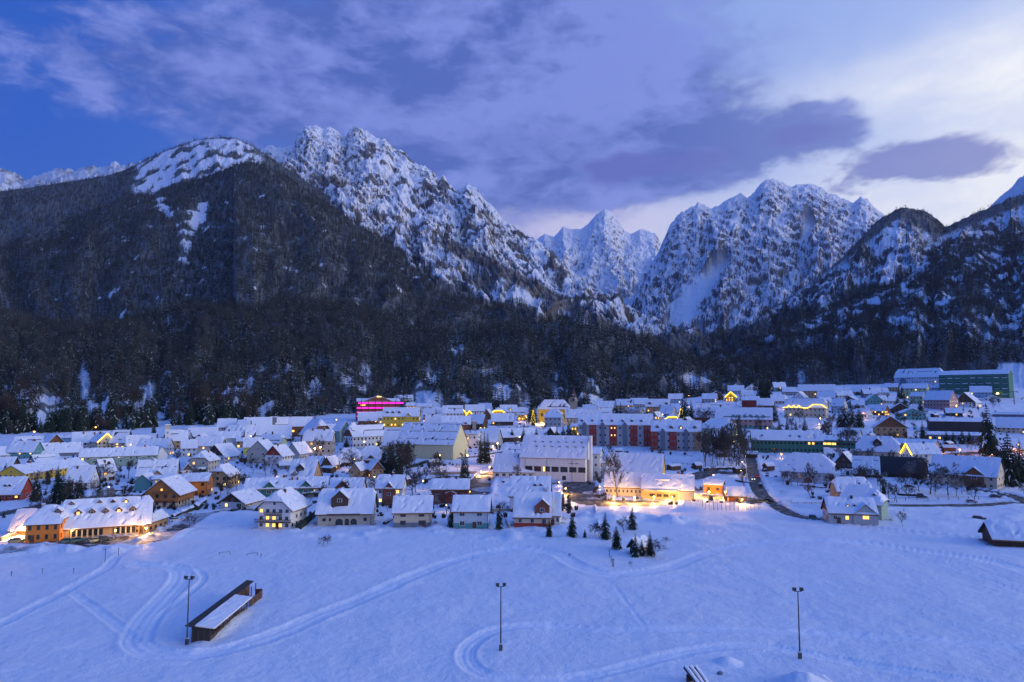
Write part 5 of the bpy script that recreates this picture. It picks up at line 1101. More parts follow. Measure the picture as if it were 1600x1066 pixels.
far = [(1206, 1228, 612, 5, 7, 'teal', 'far teal house under the dark knoll trees'), (1222, 1246, 618, 4, 6, 'grey', 'far low roof left of the long far hotel'), (1250, 1303, 622, 9, 10, 'tan', 'long far hotel with smooth pale roof at the forest edge'),
       (1240, 1262, 628, 5, 8, 'white', 'far white house with dark gable window below the long far hotel'), (1156, 1178, 626, 6, 8, 'white', 'far white house with curled roof edge right of the glowing triangle'), (1138, 1162, 616, 4, 8, 'palebl', 'far snow bank roof left of the dark trees'),
       (1182, 1200, 622, 4, 5, 'brown', 'tiny far hut roof beside the dark trees'), (1204, 1226, 632, 4, 8, 'grey', 'far bluish house above the fairy light hotel'), (1218, 1232, 630, 5, 6, 'dark', 'far dark gable among white roofs'),
       (1278, 1306, 628, 5, 8, 'green', 'far house with green front and bright roof'), (1278, 1300, 635, 4, 7, 'white', 'far stepped roof below the green front'), (1304, 1330, 618, 4, 5, 'grey', 'far bluish roof right of the long hotel'),
       (1303, 1332, 625, 5, 6, 'white', 'far white house with two dark gablets'), (1318, 1344, 632, 4, 6, 'dark', 'far dark gablet house in the right crowd'), (1300, 1324, 646, 9, 10, 'palebl', 'pale house with steep roof right of the fairy light hotel'),
       (1332, 1356, 618, 4, 6, 'grey', 'far small roof at the foot of the right forest'), (1346, 1370, 622, 5, 7, 'slate', 'far slate fronted roof below the right forest'), (1366, 1388, 619, 4, 6, 'white', 'far white roof left of the hillside terrace'),
       (1320, 1342, 638, 5, 6, 'teal', 'far teal gabled house before dark spruces'), (1350, 1378, 634, 6, 9, 'teal', 'steep teal gable house in the right crowd'), (1372, 1402, 632, 4, 7, 'palebl', 'pale roof left of the twin slim spruces'),
       (1332, 1350, 640, 5, 6, 'grey', 'square snow roofed house with single skylight'), (1356, 1388, 650, 6, 8, 'wood', 'house with a broad amber window under its gable'), (1392, 1420, 646, 5, 8, 'darkwood', 'low dark gable right of the amber window house'),
       (1402, 1444, 657, 8, 7, 'teal', 'wide teal house with two roof parts above the tan guest house'), (1336, 1362, 654, 5, 7, 'white', 'rounded white roof left of the tan guest house'), (1478, 1502, 651, 4, 6, 'dark', 'dark gable peeking over the supermarket roof'),
       (1438, 1470, 612, 4, 4, 'palebl', 'flat snow terrace under the hillside hotel'), (1540, 1560, 627, 3, 4, 'white', 'little snowed shed on the ski slope'), (1382, 1404, 612, 5, 5, 'tan', 'small tan house left of the hillside hotel')]
for i, (xl, xr, yb, hh, rr, c, lab) in enumerate(far):
    q = random.Random(i + 900); kind = 'G' if i % 5 == 3 or c == 'teal' and i > 15 else 'E'
    H_(kind, xl, xr, yb, hh + 1, rr, 11, q.choice([-24, -10, 0, 8, 20]), c, lab, lit=.06 if i != 22 else .9, bands=(i % 4 == 0), cross=[(q.uniform(-.5, .5), 5, 2.2, 'darkwood', hh * .75)] if i % 3 == 0 and kind == 'E' else (), snowt=.5)
# ------------------------------------------------------------------ buildings with a shape of their own
def at_px(px, py, rz=0.0, name='thing', label=None, cat=None, group=None):
    p = atg(px, py); e = empty(name, (p.x, p.y, p.z), rz - math.atan2(p.x, p.y)); tag(e, label, cat, group); return e, p.y / FPX
# church
ch = H_('E', 841, 891, 660, 18, 14, 14, -3, 'yellow', 'yellow church nave with tall hipped roof lit from below', 'church', 'church', hip=6.5, kh=1.1, cols=5, floors=1, chim=(), lit=0, win=False, door=False)
for i in range(4):
    x = ch['_L'] * ((i + .5) / 4 - .5); o = MB().box(-.8, .8, -.08, .05, -1.8, 1.2).prism_y([(-.8, 1.2), (.8, 1.2), (.45, 1.9), (0, 2.15), (-.45, 1.9)], -.08, .05).build('window', GLASS, ch, (x, -ch['_W'] / 2 - .03, ch['_H'] * .55))
MB().box(-ch['_L'] / 2, ch['_L'] / 2, -ch['_W'] / 2 - .5, -ch['_W'] / 2 - .02, ch['_H'] - .45, ch['_H'] - .1).build('cornice', W('cream'), ch)
e, s = at_px(896, 655, 0, 'church_tower', 'square stone church tower with corner turrets and dark spire', 'church tower')
w = 4.2; tz = 36 * s * .72
MB().box(-w, w, -w, w, -2, tz).build('tower_wall', W('stone'), e); MB().box(-w - .4, w + .4, -w - .4, w + .4, tz, tz + .6).build('ledge', W('stone'), e)
bel = MB().add(*(lambda n, r, z0, z1: ([(r * math.cos(6.2832 * (k + .5) / n), r * math.sin(6.2832 * (k + .5) / n), z) for z in (z0, z1) for k in range(n)], [(k, (k + 1) % n, n + (k + 1) % n, n + k) for k in range(n)]))(8, w * .92, tz + .6, tz + 5.5)).build('belfry', W('stone'), e)
MB().box(-.9, .9, -w * .92, -w * .80, tz + 1.2, tz + 4.2).build('belfry_opening', W('dark'), e)
for sx_ in (-1, 1):
    for sy_ in (-1, 1):
        cb = MB().box(sx_ * w - .8, sx_ * w + .8, sy_ * w - .8, sy_ * w + .8, tz + .6, tz + 2.8).add([(sx_ * w - .8, sy_ * w - .8, tz + 2.8), (sx_ * w + .8, sy_ * w - .8, tz + 2.8), (sx_ * w + .8, sy_ * w + .8, tz + 2.8), (sx_ * w - .8, sy_ * w + .8, tz + 2.8), (sx_ * w, sy_ * w, tz + 4.8)], [(0, 1, 4), (1, 2, 4), (2, 3, 4), (3, 0, 4)])
        cb.build('corner_turret', W('stone'), e)
n = 8; MB().add([(w * 1.0 * math.cos(6.2832 * (k + .5) / n), w * 1.0 * math.sin(6.2832 * (k + .5) / n), tz + 5.4) for k in range(n)] + [(0, 0, tz + 15)], [(k, (k + 1) % n, n) for k in range(n)]).build('spire', W('tile'), e)
MB().add([(w * .75 * math.cos(6.2832 * (k + .5) / n), w * .75 * math.sin(6.2832 * (k + .5) / n), tz + 7.95) for k in (5, 6)] + [(.15, -.3, tz + 13)], [(0, 1, 2)]).build('spire_snow', SNOW, e)
MB().tube([(0, 0, tz + 14.8), (0, 0, tz + 17)], .12, 4).ball((0, 0, tz + 16), .35).build('finial', METAL, e)
# white fire station tower and the square dark tower
e, s = at_px(261, 703, 0, 'hose_tower', 'slim white tower with overhanging square cap', 'tower')
hz_ = 33 * s; MB().box(-1.7, 1.7, -1.7, 1.7, -1, hz_).build('tower_wall', W('white'), e); MB().box(-2.2, 2.2, -2.2, 2.2, hz_, hz_ + .4).box(-1.5, 1.5, -1.5, 1.5, hz_ + .4, hz_ + 2.4).build('tower_head', W('cream'), e)
MB().box(-2.1, 2.1, -2.1, 2.1, hz_ + 2.4, hz_ + 3.0).build('roof_snow', SNOW, e)
for k in range(3): put_window(e, (0, -1.72, hz_ * (.3 + .25 * k)), 0, .8, 1.0, D, True)
e, s = at_px(427, 669, 0, 'square_tower', 'squat dark square tower among back row roofs', 'tower'); MB().box(-2.8, 2.8, -2.8, 2.8, -1, 17 * s).build('tower_wall', W('slate'), e); MB().box(-2.9, 2.9, -2.9, 2.9, 17 * s, 17 * s + .5).build('roof_snow', SNOW, e)
e, s = at_px(741, 696, 0, 'chimney_stack', 'grey square chimney stack rising from the white annex', 'chimney'); MB().box(-1.4, 1.4, -1.4, 1.4, -1, 36 * s).box(-1.6, 1.6, -1.6, 1.6, 36 * s, 36 * s + .5).build('stack', W('stone'), e); MB().box(-1.5, 1.5, -1.5, 1.5, 36 * s + .5, 36 * s + .9).build('stack_snow', SNOW, e)
# the hotel with pink light bands
ph = H_('E', 556, 624, 658, 26, 4, 16, 5, 'brown', 'dark hotel striped with glowing pink balcony lights', 'hotel', 'hotel', win=False, chim=(), ov=.4, cross=[(-.02, 32, 6.5, 'wood', 19.5)], door=False, lit=0)
L, Wd, Hh = ph['_L'], ph['_W'], ph['_H']
for k, (z, a0, a1) in enumerate([(.93, -.47, .58), (.68, -.50, .44), (.47, -.50, .42), (.27, -.50, .38)]):
    MB().box(L * a0, L * a1, -Wd / 2 - 1.25, -Wd / 2 - .02, Hh * z - 1.2, Hh * z - .2).build('balcony', W('brown'), ph)
    MB().box(L * a0, L * a1, -Wd / 2 - 1.45, -Wd / 2 - 1.27, Hh * z - .95, Hh * z + (.6 if k < 2 else .2)).build('pink_light_band', PINKL, ph)
for x in np.linspace(-.40, .40, 6): MB().box(L * x - .35, L * x + .35, -Wd / 2 - 1.75, -Wd / 2 - 1.46, 0, Hh + 2).build('mullion', W('dark'), ph)
put_window(ph, (L * -.36, -Wd / 2 - 1.5, Hh * .82), 0, 5, .9, 'lit', True)
put_window(ph, (0.5, -Wd / 2 - .40, Hh + 5.0), 0, 5, 1.2, 'yel', True)
for xl, xr, yb, hh, d_, c, lab in [(594, 622, 634, 12, 16, 'white', 'white terraced hotel block on the slope behind the pink lit hotel'), (616, 646, 641, 16, 14, 'palebl', 'pale stepped block right of the pink lit hotel'), (600, 644, 628, 10, 14, 'white', 'topmost white flat block at the forest foot'),
      (634, 650, 646, 10, 10, 'tan', 'warm lit small block beside the pale stepped one'), (646, 676, 645, 8, 16, 'palebl', 'long flat pavilion with little roof lamps right of the hotels')]:
    H_('E', xl, xr, yb, hh, 4, d_, -6, c, lab, 'building', 'hotel_block', chim=(), floors=2, lit=.1 if c != 'tan' else .8, ov=.4, snowt=.6)
# village school with the tower slab
sch = H_('E', 812, 926, 753, 31, 31, 18, -13, 'white', 'large white school with big glazed windows and blank gable', 'school', 'school', win=False, chim=(), ov=.5, door=False, bare=.02, snowt=.45)
L, Wd, Hh = sch['_L'], sch['_W'], sch['_H']
for i in range(7):
    x = L * (-.36 + i * .135); o = MB().box(-1.9, 1.9, -.10, .1, -1.35, 1.35).build('window', FRAMED, sch, (x, -Wd / 2 - .02, Hh * .50))
    for c in range(3):
        for r in range(2): MB().box(-1.75 + c * 1.2, -.65 + c * 1.2, -.14, -.10, -1.2 + r * 1.24, -.06 + r * 1.24).build('pane', LITY if (i == 2 and c == 0) else GLASS, o)
for x in (-.42, -.08, .30): MB().box(L * x - .08, L * x + .08, -Wd / 2 - .12, -Wd / 2 - .02, 0, Hh).build('downpipe', METAL, sch)
for k, x in enumerate(np.linspace(.26, .40, 9)): MB().box(L * x - .22, L * x + .22, -Wd / 2 - .08, -Wd / 2 - .02, Hh * .74 + (k % 3) * .05, Hh * .74 + .35 + (k % 4) * .14).build('wall_letter', W('slate'), sch)
put_window(sch, (L * -.40, -Wd / 2 - .03, Hh * .16), 0, 2.4, 2.2, D, True); put_window(sch, (L * .18, -Wd / 2 - .03, Hh * .14), 0, 2.0, 2.2, D, True)
for y in (-.12, .1): put_window(sch, (L / 2 + .03, Wd * y, 1.5), R_(90), 1.1, 2.2, D, True)
kk = Hh; R0 = sch['_R']
for r in range(2):
    for i in range(7):
        x = L * (-.30 + i * .12) + r * 1.2; y = -Wd / 2 * (.30 + r * .22); z = Hh + R0 - abs(y) * R0 / (Wd / 2)
        MB().box(-.55, .55, -.5, .4, -.1, .55).box(-.62, .62, -.55, .45, .55, .75, 1).build('roof_vent', [W('slate'), SNOW], sch, (x, y, z + .25))
MB().box(L / 2 + 1.4, L / 2 + 2.5, -4.5, -1.5, -1, Hh + R0 * 1.05).build('tower_slab', W('white'), sch); MB().box(L / 2 + .1, L / 2 + 1.4, -4, -2, -1, Hh * .9).build('stair_link', W('beige'), sch)
MB().box(L / 2 + 1.3, L / 2 + 2.6, -4.6, -1.4, Hh + R0 * 1.05, Hh + R0 * 1.05 + .35).build('slab_snow', SNOW, sch)
H_('E', 925, 942, 745, 30, 8, 9, -10, 'white', 'narrow white tower house right of the school slab', 'building', 'stair_house', chim=(), floors=3, cols=1, lit=0)
H_('E', 934, 957, 744, 17, 4, 10, -6, 'palebl', 'flat grey entrance block right of the school', 'building', 'entrance_block', chim=(), floors=2, cols=2, lit=0)
H_('E', 772, 840, 750, 11, 24, 14, -8, 'white', 'single storey school wing with square roof ventilator', 'building', 'school_wing', chim=((.15, -.2),), chimc='slate', cols=6, floors=1, lit=0, ww=2.0)
H_('E', 786, 822, 735, 20, 16, 14, -6, 'slate', 'slate striped middle roof between the school and its wing', 'building', 'school_middle', bands=True, bare=.2, chim=(), win=False)
H_('E', 829, 884, 702, 6, 8, 10, -4, 'grey', 'low long roof just behind the school ridge', 'shed', 'shed', chim=(), win=False)
# kindergarten and the yellow house behind it
yg = H_('E', 948, 1040, 748, 8, 25, 14, -10, 'yellow', 'yellow house whose snow roof runs almost to the ground', chim=(), win=False, snowt=.8, ov=.4)
kg = H_('E', 946, 1010, 776, 13, 18, 11, -2, 'cream', 'cream kindergarten with long row of dark windows', 'kindergarten', 'kindergarten', cols=10, floors=1, chim=((.1, .5), (.8, .4)), chimc='slate', lit=0, snowt=.6, door=False)
MB().box(-kg['_L'] * .38, kg['_L'] * .22, -kg['_W'] * .18, -kg['_W'] * .05, kg['_H'] + .4, kg['_H'] + 2.2).build('clerestory', W('tan'), kg)
kr = H_('E', 1004, 1085, 782, 14, 20, 13, -3, 'tan', 'wooden fronted kindergarten wing with lit white fascia', 'kindergarten', 'kindergarten_wing', win=False, chim=(), snowt=.6, ov=.5, door=False)
L, Wd, Hh = kr['_L'], kr['_W'], kr['_H']
MB().box(-L * .45, L * .18, -Wd / 2 - 1.8, -Wd / 2 - .05, Hh - .7, Hh - .15).build('fascia', W('cream'), kr)
for i in range(4): put_window(kr, (-L * .30 + i * 3.0, -Wd / 2 - .05, Hh * .42), 0, 2.3, 1.3, D, False, 1)
for i in range(18): MB().box(-.22, .22, -.06, .0, .1, Hh - .3).build('facade_board', W('stone') if i % 2 else W('grey'), kr, (L * .22 + i * .55 * (L * .28 / 9.9), -Wd / 2 - .02, 0))
for y, x in ((-.06, .1), (-.3, .05)): pass
ob = MB().box(-3, 3, -2, 2, 0, 2.2).build('skylight', W('slate'), kr, (-L * .1, -1.5, Hh + 1.2)); MB().box(-3.1, 3.1, -2.1, 2.1, 2.2, 2.8).build('skylight_snow', SNOW, ob)
H_('E', 1101, 1131, 772, 12, 5, 5, -10, 'orange', 'orange timber kiosk with snowy flat roof on the lit path', 'kiosk', 'kiosk', chim=(), cols=2, floors=1, lit=0, snowt=.8, frame=1)
H_('E', 1137, 1164, 786, 10, 9, 5, 8, 'orange', 'orange timber shed left of the tall fence corner', 'shed', 'shed', chim=(), win=False, snowt=.9)
# grandstand-like shelter on the field
p0 = atg(299, 1004); p1 = atg(389, 931); dv = (p1 - p0); Ls = dv.length; rz = math.atan2(-dv.x, dv.y)
sh = empty('shelter', (p0.x, p0.y, 0), rz); tag(sh, 'long open timber shelter with dark upper roof and snow slab, on the field', 'shelter')
wd = 4.2; DW = W('darkwood')
for k in range(9): MB().box(-.02 + k * .36, .30 + k * .36, -.05 - .02 * (k % 2), .05, -.5, 2.75 - k * .055).build('wall_board', W('dark') if k % 3 else DW, sh)
for k in range(11): MB().box(0, .12, .1 + k * Ls / 11, (k + 1) * Ls / 11 - .03, -.5, 2.5).build('wall_board', DW if k % 2 else W('brown'), sh)
MB().box(.1, 3.3, 4.8, 5.0, -.5, 2.4).build('partition', DW, sh)
for k in range(7): MB().box(3.2, 3.38, k * Ls * .64 / 6, k * Ls * .64 / 6 + .18, -.6, 2.4).build('post', DW, sh)
for k in range(4): MB().box(1.5, 1.66, Ls * (.70 + .095 * k), Ls * (.70 + .095 * k) + .16, -.6, 2.9).build('post', DW, sh)
MB().box(3.15, 3.3, .2, Ls * .62, -.5, .95).build('parapet', DW, sh)
def slabx(x0, z0, x1, z1, t, y0, y1): return MB().prism_y([(x0, z0), (x1, z1), (x1, z1 + t), (x0, z0 + t)], y0, y1)
slabx(-.9, 3.15, .75, 2.95, .14, -.9, Ls + .8).build('upper_roof', W('dark'), sh)
rf = slabx(.55, 2.86, 4.3, 2.35, .12, -.5, Ls * .66).build('lower_roof', DW, sh)
xs = list(np.linspace(.68, 4.25, 9)); ysn = list(np.linspace(-.35, Ls * .65, 30)); XA, YA = np.meshgrid(xs, ysn); bz = 2.86 + (XA - .55) * (2.35 - 2.86) / 3.75 + .12
hsolid(xs, ysn, (bz + .26 + .05 * fbm(XA, YA / 2, 2)).tolist(), (bz - .02).tolist()).build('roof_snow', SNOW, rf)
for k in range(6): MB().box(3.0, 3.12, Ls * (.72 + .045 * k), Ls * (.76 + .045 * k), -.4, 1.5 - .1 * (k % 2)).build('side_board', W('brown') if k % 2 else DW, sh)
MB().box(1.6, 3.1, Ls * .985, Ls * .99, -.4, 1.6).build('side_board', W('brown'), sh)
MB().box(.4, 1.0, .4, Ls * .95, .35, .47).build('bench', W('tan'), sh)
# floodlight masts on the playing field
def mast(px, py, hpx, label, seg=1):
    p = snowpt(px, py); s = p.y / FPX; h = hpx * s; e = empty('floodlight_mast', p, rnd.uniform(-.2, .2)); tag(e, label, 'floodlight mast', 'floodlight masts on the playing field')
    MB().tube([(0, 0, -.5), (0, 0, h * .5), (0, 0, h)], [.15, .12, .09], 8).build('pole', METAL, e); MB().box(-.28, .28, -.2, .2, 0, 1.1).box(-.32, .32, -.24, .24, 1.1, 1.18, 1).build('control_box', [METAL, SNOW], e)
    MB().box(-.62, .62, -.05, .05, h - .05, h + .05).build('crossbar', METAL, e)
    for sx_ in (-1, 1):
        o = MB().prism_x([(-.32, -.24), (.26, -.34), (.32, .20), (-.20, .34)], -.27, .27).box(-.05, .05, -.05, .05, -.45, -.2).build('floodlight', METAL, e, (sx_ * .62, -.05, h + .42)); MB().box(-.22, .22, -.35, -.33, -.18, .2).build('lens', GLASS, o, None, (.15, 0, 0))
        MB().box(-.26, .26, -.2, .28, .30, .38).build('lamp_snow', SNOW, o)
mast(292, 1007, 96, 'dark floodlight mast standing against the shelter end'); mast(782.5, 1017, 94, 'dark floodlight mast alone in the middle of the field'); mast(1250, 1029, 99, 'dark floodlight mast on the right half of the field')
# tipped snow covered planks at the bottom edge
p = snowpt(1088, 1068); e = empty('timber_stack', p, .42); tag(e, 'three thick timbers under snow leaning together at the bottom edge', 'timber stack')
for k in range(3):
    o = MB().box(-.22, .22, -1.9, 1.9, -.15, .30).build('timber', W('darkwood'), e, (k * .82 - .8, k * -.15, 1.05 - k * .10), (.52, .10 * k, .10)); xs = list(np.linspace(-.26, .26, 4)); yv = list(np.linspace(-1.9, 1.9, 9)); hsolid(xs, yv, [[.30 + (.34 - .5 * abs(x)) * (.85 + .2 * math.sin(y * 2 + k)) for x in xs] for y in yv], [[.28] * 4 for y in yv]).build('timber_snow', SNOW, o)
MB().box(-1.2, 1.2, .75, .95, -.6, 1.2).build('trestle', W('darkwood'), e)
for px, py, r, h, lab in [(1136, 1034, 2.0, 1.0, 'low rounded snow heap left of the right floodlight mast'), (1255, 1072, 3.6, 2.3, 'big smooth snow heap cut by the bottom edge')]:
    p = snowpt(px, py); xs = np.linspace(-r * 1.5, r * 1.5, 26); XA, YA = np.meshgrid(xs, xs); rr = np.sqrt(XA ** 2 + (YA * 1.15) ** 2) / r
    z = h * np.exp(-rr ** 2.2) * (1 + .12 * fbm(XA / 1.2 + px, YA / 1.2, 3)) - .12; o = hsolid(list(xs), list(xs), z.tolist(), (z * 0 - .6).tolist()).build('snow_heap', SNOW, None, p, None, True); tag(o, lab, 'snow heap')
p = snowpt(1125, 1053); tag(MB().ball((0, 0, .15), .42, 0, 9, 6, (1.3, 1, .8)).build('stone', W('slate'), None, p), 'small dark stone in the snow between the timbers and the heap', 'stone')
# low hurdles at the far side of the field
for px, py, w_, lab in [(351, 867, 2.9, 'low dark hurdle frame at the far field edge, left one'), (394, 868, 2.8, 'low dark hurdle frame at the far field edge, right one')]:
    p = snowpt(px, py); e = empty('hurdle', p, -math.atan2(p.x, p.y)); tag(e, lab, 'hurdle'); MB().tube([(-w_ / 2, 0, .75), (w_ / 2, 0, .75)], .06, 5).build('rail', METAL, e)
    for s in (-1, 1): MB().tube([(s * w_ / 2, 0, -.4), (s * w_ / 2, 0, .8)], .07, 5).build('leg', METAL, e)
for i, (px, py, h) in enumerate([(952, 872, 2.0), (955, 880, 1.6), (957, 887, 1.9), (959, 887, 1.9), (164, 880, 3.4), (185, 868, 2), (66, 895, 1.0), (115, 896, 1.0), (18, 899, .9), (408, 870, .8)]):
    p = snowpt(px, py); e = empty('marker_post', p); tag(e, 'short dark marker post ' + ['with hooded top below the hut trees', 'second below the hut trees', 'left of a close pair', 'right of a close pair', 'beside the ski track at left', 'close behind the ski track post', 'in the open snow at far left', 'right of the far left one', 'by the left edge', 'right of the hurdles'][i], 'post')
    MB().tube([(0, 0, -.4), (0, 0, h)], .09 if h > 1.2 else .07, 6).build('stake', METAL, e); MB().box(-.17, .17, -.1, .1, h, h + .14).build('cap', METAL, e)
# hut among the field trees
hut = H_('G', 985, 1012, 866, 11, 12, 5, -38, 'darkwood', 'small half timbered hut hidden among field spruces', 'hut', 'hut', chim=(), ov=.8, floors=1, cols=1, lit=0, door=True)
# ball fence
fe = empty('ball_fence', atg(1090, 800), 0); tag(fe, 'tall wire ball fence on thin posts below the lit path', 'fence')
fp = [atg(1084, 776), atg(1102, 797), atg(1186, 797), atg(1186, 776)]
for a_, b_, n in ((0, 1, 5), (1, 2, 13), (2, 3, 4)):
    for i in range(n + (a_ == 2)):
        q_ = fp[a_].lerp(fp[b_], i / n) - fe.location; MB().tube([q_ + Vector((0, 0, -.5)), q_ + Vector((0, 0, 5.6))], .07, 5).build('post', METAL, fe)
    for hgt in (5.5, 2.8): MB().tube([fp[a_] - fe.location + Vector((0, 0, hgt)), fp[b_] - fe.location + Vector((0, 0, hgt))], .035, 4).build('rail', METAL, fe)
m, t, b = new_mat('wire_net'); q = NG(t); setc(b, (.05, .05, .06), .6)
co = q.n('ShaderNodeTexCoord').outputs['UV']; b.inputs['Alpha'].default_value = .10
for a_, b_ in ((0, 1), (1, 2), (2, 3)):
    A, B_ = fp[a_] - fe.location, fp[b_] - fe.location; MB().add([A + Vector((0, 0, .1)), B_ + Vector((0, 0, .1)), B_ + Vector((0, 0, 5.4)), A + Vector((0, 0, 5.4))], [(0, 1, 2, 3)]).build('net', m, fe)
# field fence along the right road
def fence(pts, label, spacing, h, mat, rails=1, name='fence'):
    P = [atg(*p) for p in pts]; fe = empty(name, P[0]); tag(fe, label, 'fence')
    pm = MB().box(-.08, .08, -.08, .08, -.4, h).mesh('post', W(mat)); prev = None
    for a_, b_ in zip(P[:-1], P[1:]):
        n = max(1, int((b_ - a_).length / spacing))
        for i in range(n):
            q_ = a_.lerp(b_, i / n); link('post', pm, None, fe, q_ - fe.location)
        for r in range(rails): MB().tube([a_ - fe.location + Vector((0, 0, h * (.9 - .4 * r))), b_ - fe.location + Vector((0, 0, h * (.9 - .4 * r)))], .05, 4).build('rail', W(mat), fe)
fence([(1380, 783), (1450, 781), (1545, 780)], 'post and rail fence beside the right field road', 4.5, 1.2, 'darkwood')
fence([(1236, 789), (1268, 789), (1310, 787)], 'dark garden fence left of the front farm house', 2.2, 1.1, 'darkwood', 2)
fence([(225, 781), (262, 786), (300, 791)], 'dark railing below the orange chalet', 2.0, 1.2, 'darkwood', 2)
fence([(1050, 725), (1100, 729)], 'thin fence across the snowy meadow above the parking place', 3, 1.3, 'darkwood', 2)
# hedges and garden walls
HEDGE = leafmat('hedge_leaves', (.03, .045, .03), .5)
def hedge(pts, h, w, label, snow=True, mat=None, cat='hedge', name='hedge'):
    P = [atg(*p) for p in pts]; e = empty(name, P[0]); tag(e, label, cat); q = random.Random(len(label) * 7)
    for k, (a_, b_) in enumerate(zip(P[:-1], P[1:])):
        d_ = b_ - a_; n = max(2, int(d_.length / .9)); rz = math.atan2(d_.y, d_.x); xs = list(np.linspace(0, d_.length, n + 1)); yv = list(np.linspace(-w / 2, w / 2, 4))
        f = 1 if mat is None else .05
        zt = [[h * (1 + f * q.uniform(-.22, .16)) * (1 - .25 * f * (abs(y) > w / 3)) + d_.z * x / d_.length for x in xs] for y in yv]; zb = [[-.5] * len(xs) for y in yv]
        o = hsolid(xs, yv, zt, zb).build('foliage' if mat is None else 'wall_run', mat or HEDGE, e, a_ - e.location, rz)
        if snow: hsolid(xs, yv[0:4], [[z + .06 + .16 * q.random() for z in r] for r in zt], [[z - .02 for z in r] for r in zt]).build('snow_cap', SNOW, o)
for pts, h, w, lab, sn in [([(466, 828), (498, 803)], 1.9, 2.0, 'dark hedge between the white chalet and the arched villa', False), ([(305, 797), (318, 786)], 2.2, 2.5, 'dark shrub bank right of the orange chalet', True), ([(268, 812), (300, 797)], 1.8, 2, 'dark hedge above the hotel car park', True),
      ([(299, 738), (322, 737)], 2.4, 3, 'dark hedge below the beige clipped gable house', True), ([(636, 733), (690, 716)], 1.6, 1.5, 'long dark hedge bordering the sloping snow garden', False), ([(1100, 736), (1152, 735)], 2.2, 1.6, 'dark green hedge above the parking place', True),
      ([(472, 776), (505, 775)], 2.2, 2.5, 'dark shrubs below the yellow window', True), ([(636, 785), (668, 783)], 1.4, 1.2, 'dark low hedge between the two front bungalows', True), ([(930, 792), (936, 826)], .9, .8, 'thin hedge running down from the lit path', True),
      ([(1255, 753), (1305, 752)], 1.2, 1.2, 'hedge under the hipped blue house', True), ([(1250, 760), (1290, 764)], 1.0, 1.5, 'dark shrubs beside the right road', True), ([(1402, 774), (1440, 776)], 1.3, 2, 'dark shrub row left of the bare field trees', True), ([(810, 698), (850, 690)], 2.4, 3, 'evergreen hedge behind the school roof', True),
      ([(1150, 752), (1172, 756)], 1.0, 1.2, 'dark bush row beside the bus lane', True), ([(690, 706), (716, 712)], 1.6, 2.2, 'bushes at the foot of the sports hall', True), ([(150, 768), (190, 768)], 1.0, 1.2, 'low hedge below the white cube house', True), ([(745, 742), (735, 752)], 1.0, 1, 'low hedge by the square', True),
      ([(310, 746), (325, 756)], 2, 2, 'dark garden shrubs left of the tan house', True), ([(365, 752), (383, 750)], 2.2, 2.2, 'dark garden shrubs right of the tan house', True), ([(600, 820), (612, 815)], 1.2, 1, 'little hedge left of the cream bungalow', True)]: hedge(pts, h, w, lab, sn)
for pts, h, lab in [([(0, 846), (22, 838), (46, 826)], 1.2, 'garden wall along the lit drive at far left'), ([(762, 800), (798, 799)], 1.2, 'low wall left of the stacked pair'), ([(790, 815), (796, 826)], 1.4, 'short wall below the stacked pair'), ([(672, 742), (745, 740)], 1.3, 'long wall above the flat roofed dark house'),
      ([(540, 742), (600, 740)], 1.2, 'retaining wall below the tan gabled houses')]: hedge(pts, h, .5, lab, True, W('stone'), 'wall', 'garden_wall')
# ski lift pylon
p = atg(1585, 632); s = p.y / FPX; e = empty('lift_pylon', p); tag(e, 'ski lift pylon with wide crossarm on the right slope', 'pylon'); MB().tube([(0, 0, -1), (0, 0, 20 * s)], [.5, .35], 8).build('mast', METAL, e); MB().box(-4.5, 4.5, -.3, .3, 20 * s - .4, 20 * s + .2).build('crossarm', METAL, e)
for sx_ in (-1, 1): MB().tube([(sx_ * 4.2, -1.5, 20 * s - .8), (sx_ * 4.2, 1.5, 20 * s - .8)], .3, 6).build('sheave', METAL, e)
p = atg(1506, 645); s = p.y / FPX; e = empty('lamp_mast', p); tag(e, 'thin mast at the edge of the ski slope', 'mast'); MB().tube([(0, 0, -1), (0, 0, 36 * s)], .22, 6).build('pole', METAL, e); MB().box(-.5, .5, -.3, .3, 36 * s, 36 * s + .5).build('head', METAL, e)
# children's tent in the meadow
p = atg(1060, 745); tag(MB().add([(-1.8, -1.4, -.3), (1.8, -1.4, -.3), (1.8, 1.4, -.3), (-1.8, 1.4, -.3), (0, 0, 3.2), (-1.0, -.8, 1.2), (1.0, -.8, 1.2)], [(0, 1, 4), (1, 2, 4), (2, 3, 4), (3, 0, 4)]).build('tent', W('red'), None, p), 'small red pointed tent in the snow behind the kindergarten', 'tent')
